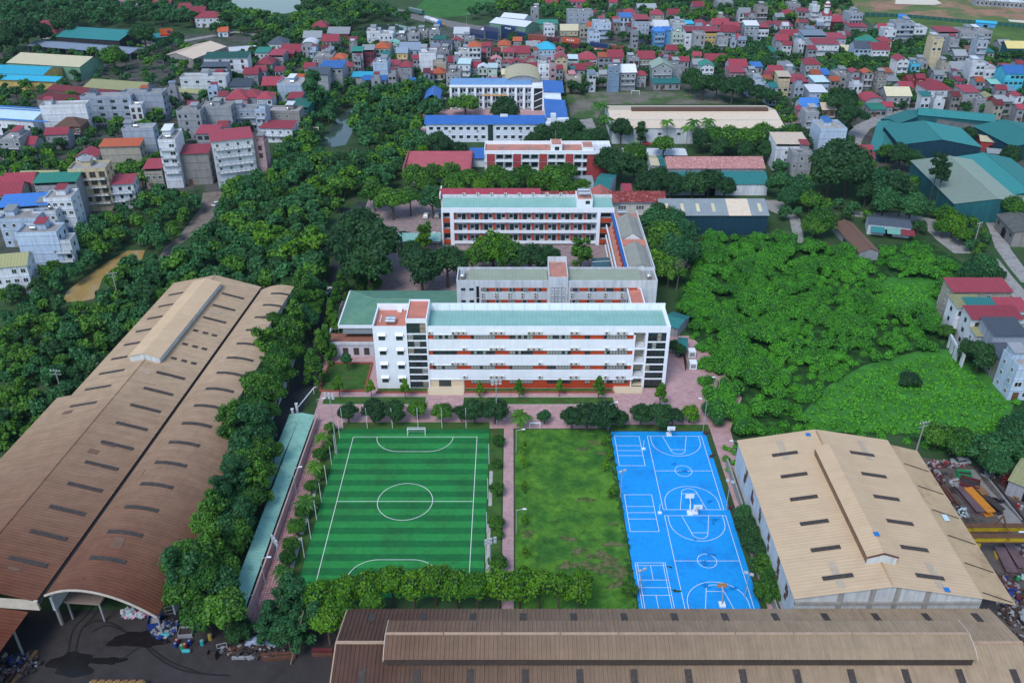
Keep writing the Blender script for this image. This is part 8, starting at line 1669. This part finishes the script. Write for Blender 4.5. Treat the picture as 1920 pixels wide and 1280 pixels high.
for lb, a, b, c, w_, h in (('wide dull purple steel box girder in the scrapyard', (1800, 920), (1838, 966), 'plum', 2.2, 1.2), ('bright orange painted girder beside the purple girder', (1812, 922), (1856, 968), 'orange', 2.0, 1.4), ('short faded orange girder above the bright orange one', (1830, 918), (1846, 934), 'brown', 1.8, 1.2), ('black truss-like girder right of the bright orange girder', (1846, 940), (1876, 965), 'dark', 1.6, 1.6), ('pink-painted long beam along the tan hall edge', (1754, 912), (1778, 945), 'pink', 1.0, .5), ('thin rusty beam nearest the pink one', (1765, 912), (1786, 942), 'rust', .5, .4), ('rusty beam between the thin one and the purple girder', (1772, 915), (1797, 948), 'rust', .6, .5), ('dark grey rail along the concrete track', (1848, 892), (1915, 975), 'steel', .3, .3), ('second dark rail along the concrete track', (1853, 890), (1921, 975), 'dark', .3, .3), ('wide dark plate girder under the crane', (1872, 1030), (1896, 1078), 'plum', 2.2, .9), ('wide grey plate girder at the right edge under the crane', (1888, 1022), (1918, 1070), 'plum', 2.2, 1.0), ('tan pipe-like beam beside the red heap', (1888, 918), (1908, 938), 'brown', .7, .6), ('rusty beam lying along the yard edge below the dark trees', (493, 1237), (555, 1232), 'rust', .6, .5), ('second rusty beam along the yard edge', (488, 1229), (552, 1226), 'rust', .6, .5), ('brown steel section beside the ribbed roof', (585, 1220), (624, 1221), 'maroon', .6, .6), ('lower brown steel section beside the ribbed roof', (585, 1228), (624, 1229), 'rust', .5, .5), ('grey steel beam in the middle of the yard edge', (435, 1234), (484, 1233), 'steel', .5, .4), ('long rusty beam in the lower left corner of the yard', (70, 1222), (20, 1290), 'brown', .7, .6), ('second long rusty beam in the lower left corner', (62, 1222), (8, 1290), 'rust', .6, .6), ('yellow channel under the crane leg', (1864, 1034), (1869, 1048), 'yellow', .5, .3)):
    ibeam(lb, a, b, c, w_, h)
def yellow_beam():
    o = G(222, 1287); t = thing('lifting_beam', 'long yellow spreader beam at the bottom edge of the yard', 'beam', o); s = MB(); s.box(-4.8, 4.8, -.3, .3, .6, 1.2); s.build('beam', SCR['yellow'], t, True)
    for i in range(7): s = MB(); s.box(-4.4 + i * 1.35, -3.5 + i * 1.35, -.1, .4, 1.2, 1.45); s.build('lug', SCR['brown'], t, True)
    s = MB(); s.box(-5.2, -4.8, -.5, .5, 0, 1.0); s.box(4.8, 5.2, -.5, .5, 0, 1.0); s.build('end_plate', SCR['dark'], t, True)
yellow_beam()
def bin_(label, px, py, w_, d, h, col, rz=0, name='scrap_bin', cat='bin', fill='dark'):
    o = G(px, py); t = thing(name, label, cat, o, rz); m = SCR[col]
    for x0, x1, y0, y1 in ((-w_ / 2, w_ / 2, -d / 2, -d / 2 + .1), (-w_ / 2, w_ / 2, d / 2 - .1, d / 2), (-w_ / 2, -w_ / 2 + .1, -d / 2 + .1, d / 2 - .1), (w_ / 2 - .1, w_ / 2, -d / 2 + .1, d / 2 - .1)): s = MB(); s.box(x0, x1, y0, y1, 0, h); s.build('side_panel', m, t, True)
    s = MB(); s.box(-w_ / 2 + .1, w_ / 2 - .1, -d / 2 + .1, d / 2 - .1, .05, h * .6); s.build('load', SCR[fill], t, True)
bin_('maroon open scrap bin with a blue drum', 1816, 912, 4.0, 3.2, 1.6, 'maroon', -.5); bin_('green open skip in the scrapyard', 1806, 893, 3.0, 1.8, 1.3, 'green', -.2); bin_('blue bin with white lid inside the arch of the hall', 292, 1172, 2.2, 2.4, 1.8, 'blue', .2, fill='white'); bin_('small white crate stack inside the arch of the hall', 240, 1122, 2.6, 1.2, 2.4, 'white', 0, name='white_cabinet', cat='cabinet'); bin_('black bin beside the white frame at the yard edge', 399, 1232, 1.6, 1.4, 1.5, 'dark', 0); bin_('brown wooden tray at the yard edge', 440, 1222, 2.4, 1.2, .6, 'brown', 0)
bin_('low tray of scrap at the left end of the yard edge', 350, 1188, 2.6, 2.0, 1.0, 'steel', .1)
def drum(label, px, py, col, h=1.0, r=.38, lie=False):
    o = G(px, py); t = thing('gas_cylinder' if h > 1.2 else 'drum', label, 'drum', o); s = MB()
    if lie: s.tube((-h / 2, 0, r), (h / 2, 0, r), r, r, 12)
    else: s.tube((0, 0, 0), (0, 0, h), r, r, 12)
    s.build('shell', SCR[col], t, True); s = MB()
    if lie: s.tube((h / 2, 0, r), (h / 2 + .12, 0, r), r * .5, r * .4, 8)
    else: s.tube((0, 0, h), (0, 0, h + .12), r * .6, r * .4, 8)
    s.build('cap', SCR['steel'], t, True)
for lb, x, y, c, h, l in (('red drum in the colourful drum group of the yard', 333, 1205, 'red', 1.0, False), ('blue drum below the red drum in the yard', 330, 1212, 'blue', 1.0, False), ('second red drum in the yard drum group', 348, 1215, 'red', 1.2, False), ('dark blue drum at the right of the drum group', 356, 1207, 'blue', 1.0, False), ('teal drum standing apart at the yard edge', 380, 1208, 'teal', 1.1, False), ('teal cylinder lying in front of the drum group', 350, 1222, 'teal', 1.4, True), ('green cylinder left of the second red drum', 342, 1216, 'green', 1.1, False), ('turquoise gas bottle lying at the blue scrap heap', 311, 1192, 'teal', 1.5, True), ('blue drum in the maroon scrap bin', 1808, 903, 'blue', 1.1, True), ('red barrel at the back of the scrapyard', 1750, 870, 'red', 1.1, False), ('white barrel next to the red barrel at the back of the scrapyard', 1756, 871, 'white', 1.0, False), ('red drum beside the right scrapyard rail', 1907, 951, 'red', 1.1, False), ('white drum next to the red drum at the right rail', 1914, 954, 'white', 1.0, False), ('pale blue pot on the scrapyard floor under the crane', 1917, 1084, 'paleblue', .9, False), ('green pot on the scrapyard floor under the crane', 1908, 1086, 'green', .9, False), ('yellow hydrant-like cylinder before the dark trees', 395, 1198, 'yellow', 1.3, False)):
    drum(lb, x, y, c, h, lie=l)
def heap(label, px, py, rx, ry, n, cols, seed, h=1.4):
    rnd = random.Random(seed); o = G(px, py); s = MB(); t = None
    for i in range(n):
        a = rnd.uniform(0, 6.28); q = math.sqrt(rnd.random()); x = o.x + rx * q * math.cos(a); y = o.y + ry * q * math.sin(a); z = max(.1, h * (1 - q) * rnd.uniform(.4, 1)); u = rnd.uniform(.12, .5); v = rnd.uniform(.12, .4); ww = rnd.uniform(.08, .35); an = rnd.uniform(0, 3.14); c, sn = math.cos(an), math.sin(an); k = len(s.v); b = MB(); b.box(-u, u, -v, v, 0, ww); ti = rnd.uniform(-.5, .5)
        mi = rnd.randrange(len(cols))
        for p in b.v: s.v.append((x + p[0] * c - p[1] * sn, y + p[0] * sn + p[1] * c, z + p[2] + p[0] * ti + abs(ti) * u))
        for f in b.f: s.f.append(tuple(k + j for j in f)); s.m.append(mi)
    ob = s.build('scrap_heap', [SCR[c] for c in cols]); setp(ob, label, 'scrap heap', kind='stuff')
heap('heap of white and pale scrap under the right side of the hall arch', 258, 1150, 3.0, 1.6, 130, ['white', 'steel', 'pink', 'dark', 'paleblue'], 1, 1.6)
heap('bluish heap of scrap beside the dark trees in the yard', 310, 1180, 2.2, 2.2, 130, ['blue', 'steel', 'dark', 'white'], 2, 1.6)
heap('dark heap of junk in the lower left corner of the yard', 25, 1250, 4.5, 3.0, 150, ['dark', 'dark', 'steel', 'blue', 'plum'], 3, 1.8)
heap('maroon scrap heap right of the concrete track', 1900, 905, 2.6, 3.6, 140, ['maroon', 'maroon', 'red', 'dark'], 4, 2.0)
heap('rusty scrap heap at the upper left of the scrapyard', 1752, 895, 1.8, 3.0, 120, ['rust', 'maroon', 'dark', 'steel'], 5, 1.8)
heap('white twisted scrap above the purple girder', 1793, 908, 1.4, 1.6, 70, ['white', 'steel', 'brown'], 6, 1.0)
heap('pale wire heap beside the crane end', 1800, 962, 1.4, 1.8, 70, ['paleblue', 'white', 'dark'], 7, 1.2)
heap('dark scrap heap under the crane at the right edge', 1915, 1040, 2.6, 5.0, 160, ['dark', 'steel', 'rust', 'plum'], 8, 1.4)
heap('rust-brown scrap along the lower scrapyard edge', 1888, 1110, 3.0, 4.5, 160, ['rust', 'dark', 'maroon', 'steel', 'blue'], 9, 1.4)
heap('litter of pale debris at the back of the scrapyard', 1775, 872, 4.5, 1.2, 110, ['white', 'dark', 'steel', 'red'], 10, .8)
heap('mixed junk along the yard edge beside the grey tarpaulin', 470, 1222, 6.0, 1.6, 150, ['dark', 'dark', 'rust', 'dark', 'steel', 'dark'], 11, .9)
heap('rubble left of the scrap between boards along the tan hall', 1862, 888, 3.0, 1.5, 70, ['white', 'steel', 'dark'], 12, .6)
heap('dark junk at the bottom right corner beyond the ribbed roof', 1905, 1160, 3.0, 6.0, 120, ['dark', 'rust', 'steel', 'white'], 13, 1.4)
o = G(490, 1205); t = thing('tarpaulin', 'grey-blue tarpaulin over scrap at the yard edge', 'tarpaulin', o); b = MB(); rnd = random.Random(4); nx, ny = 14, 6
for j in range(ny + 1):
    for i in range(nx + 1):
        x = -3.2 + 6.4 * i / nx; y = -1.2 + 2.4 * j / ny; e = max(0, 1 - (abs(x) / 3.2) ** 4) * max(0, 1 - (abs(y) / 1.25) ** 4); b.v.append((x, y, .05 + 1.1 * e + rnd.uniform(-.08, .08) * e))
for j in range(ny):
    for i in range(nx): k = j * (nx + 1) + i; b.f.append((k, k + 1, k + nx + 2, k + nx + 1)); b.m.append(0)
b.build('sheet', SCR['tarp'], t, True)
# steel shelving inside the arch and white window frame
for lb, x, y, c in (('white door frame leaning beside the hall arch', 320, 1150, 'white'), ('white wire frame lying at the yard edge', 418, 1220, 'white')):
    o = G(x, y); t = thing('metal_frame', lb, 'frame', o, .3); s = MB(); s.box(-.9, -.8, -.05, .05, 0, 2.0); s.box(.8, .9, -.05, .05, 0, 2.0); s.build('upright', SCR[c], t, True); s = MB(); s.box(-.8, .8, -.05, .05, 1.9, 2.0); s.box(-.8, .8, -.05, .05, .9, 1.0); s.box(-.8, .8, -.05, .05, 0, .1); s.build('rail', SCR[c], t, True)
# dead tree beside the school
o = G(1268, 545); t = thing('tree', 'bare grey dead tree beside the overgrown field', 'tree', o); b = MB(); rnd = random.Random(12)
def br(p, d, L, r, dep):
    q = p + d * L; b.tube(p, q, r, r * .65, 5)
    if dep:
        for _ in range(3): nd = (d + V((rnd.uniform(-.8, .8), rnd.uniform(-.8, .8), rnd.uniform(-.1, .6)))).normalized(); br(q, nd, L * rnd.uniform(.6, .85), r * .6, dep - 1)
br(V((0, 0, 0)), V((.05, 0, 1)), 3.4, .22, 5); b.build('trunk', mat('dead_bark', (.16, .14, .14), .9, .15), t, True)
# red-brown roof cabins etc: court-side people-sized dots
def bench(label, px, py, rz):
    o = G(px, py); t = thing('bench', label, 'bench', o, rz); s = MB(); s.box(-.8, .8, -.2, .2, .4, .48); s.build('seat', SCR['dark'], t, True)
    for x in (-.6, .6): s = MB(); s.box(x - .06, x + .06, -.18, .18, 0, .4); s.build('leg', CONC, t, True)
    s = MB(); s.box(-.8, .8, .2, .26, .5, .9); s.build('backrest', SCR['rust'], t, True)
bench('small dark bench on the pink path beside the far basketball court', 1336, 858, .4); bench('small dark bench on the pink path beside the nearer basketball court', 1371, 955, .4); bench('small dark bench near the top right corner of the blue court', 1324, 815, .2)
# ================================================================ labels that single things out
def zone(px, py):
    if py > 420: return 'at the edge of the overgrown field' if px > 960 else 'beside the muddy stream'
    if px < 520:
        if py > 240: return 'by the left stream' if px < 260 else 'near the six-storey tower'
        return 'near the left works'
    if px < 860: return 'near the ponds' if py < 95 else 'left of the blue school'
    if py < 58: return 'beyond the railway'
    if px < 1060: return 'behind the blue school'
    if px < 1440: return 'behind the bare sports ground' if py > 95 else 'along the railway'
    if px < 1620: return 'beside the curving lane' if py > 120 else 'left of the onion turret'
    return 'above the teal works' if py > 120 else 'near the meadow fence'
from collections import defaultdict
D = defaultdict(list)
for t, look, px, py, lab in HOUSES:
    D[lab or f'{look} {zone(px, py)}'].append((px, t))
for lab, L_ in D.items():
    L_.sort(key=lambda a: a[0])
    for i, (px, t) in enumerate(L_):
        t['label'] = lab if len(L_) == 1 else f'{lab}, {ordinal(i, len(L_))}'; t['group'] = 'houses of the town'
D = defaultdict(list)
for t, lab, px in TREEL: D[lab].append((px, t))
for lab, L_ in D.items():
    L_.sort(key=lambda a: a[0])
    for i, (px, t) in enumerate(L_):
        if len(L_) > 1: t['label'] = f"{ordinal(i, len(L_)).replace(' from the left', '-from-left')} {lab}"
# ================================================================ air
hz = MB(); hz.box(-1200, 1200, -300, 1900, -1.0, 132.0); ho = hz.build('haze', []); ho.data.materials.clear()
hm = bpy.data.materials.new('haze_air'); hm.use_nodes = True; N = hm.node_tree.nodes; N.remove(N['Principled BSDF']); pv = N.new('ShaderNodeVolumePrincipled')
pv.inputs['Color'].default_value = (.50, .74, .95, 1); pv.inputs['Density'].default_value = 0.00004; pv.inputs['Anisotropy'].default_value = 0.1
hm.node_tree.links.new(pv.outputs[0], N['Material Output'].inputs['Volume']); ho.data.materials.append(hm); setp(ho, 'thin bluish haze filling the air over the town', 'haze', kind='stuff')
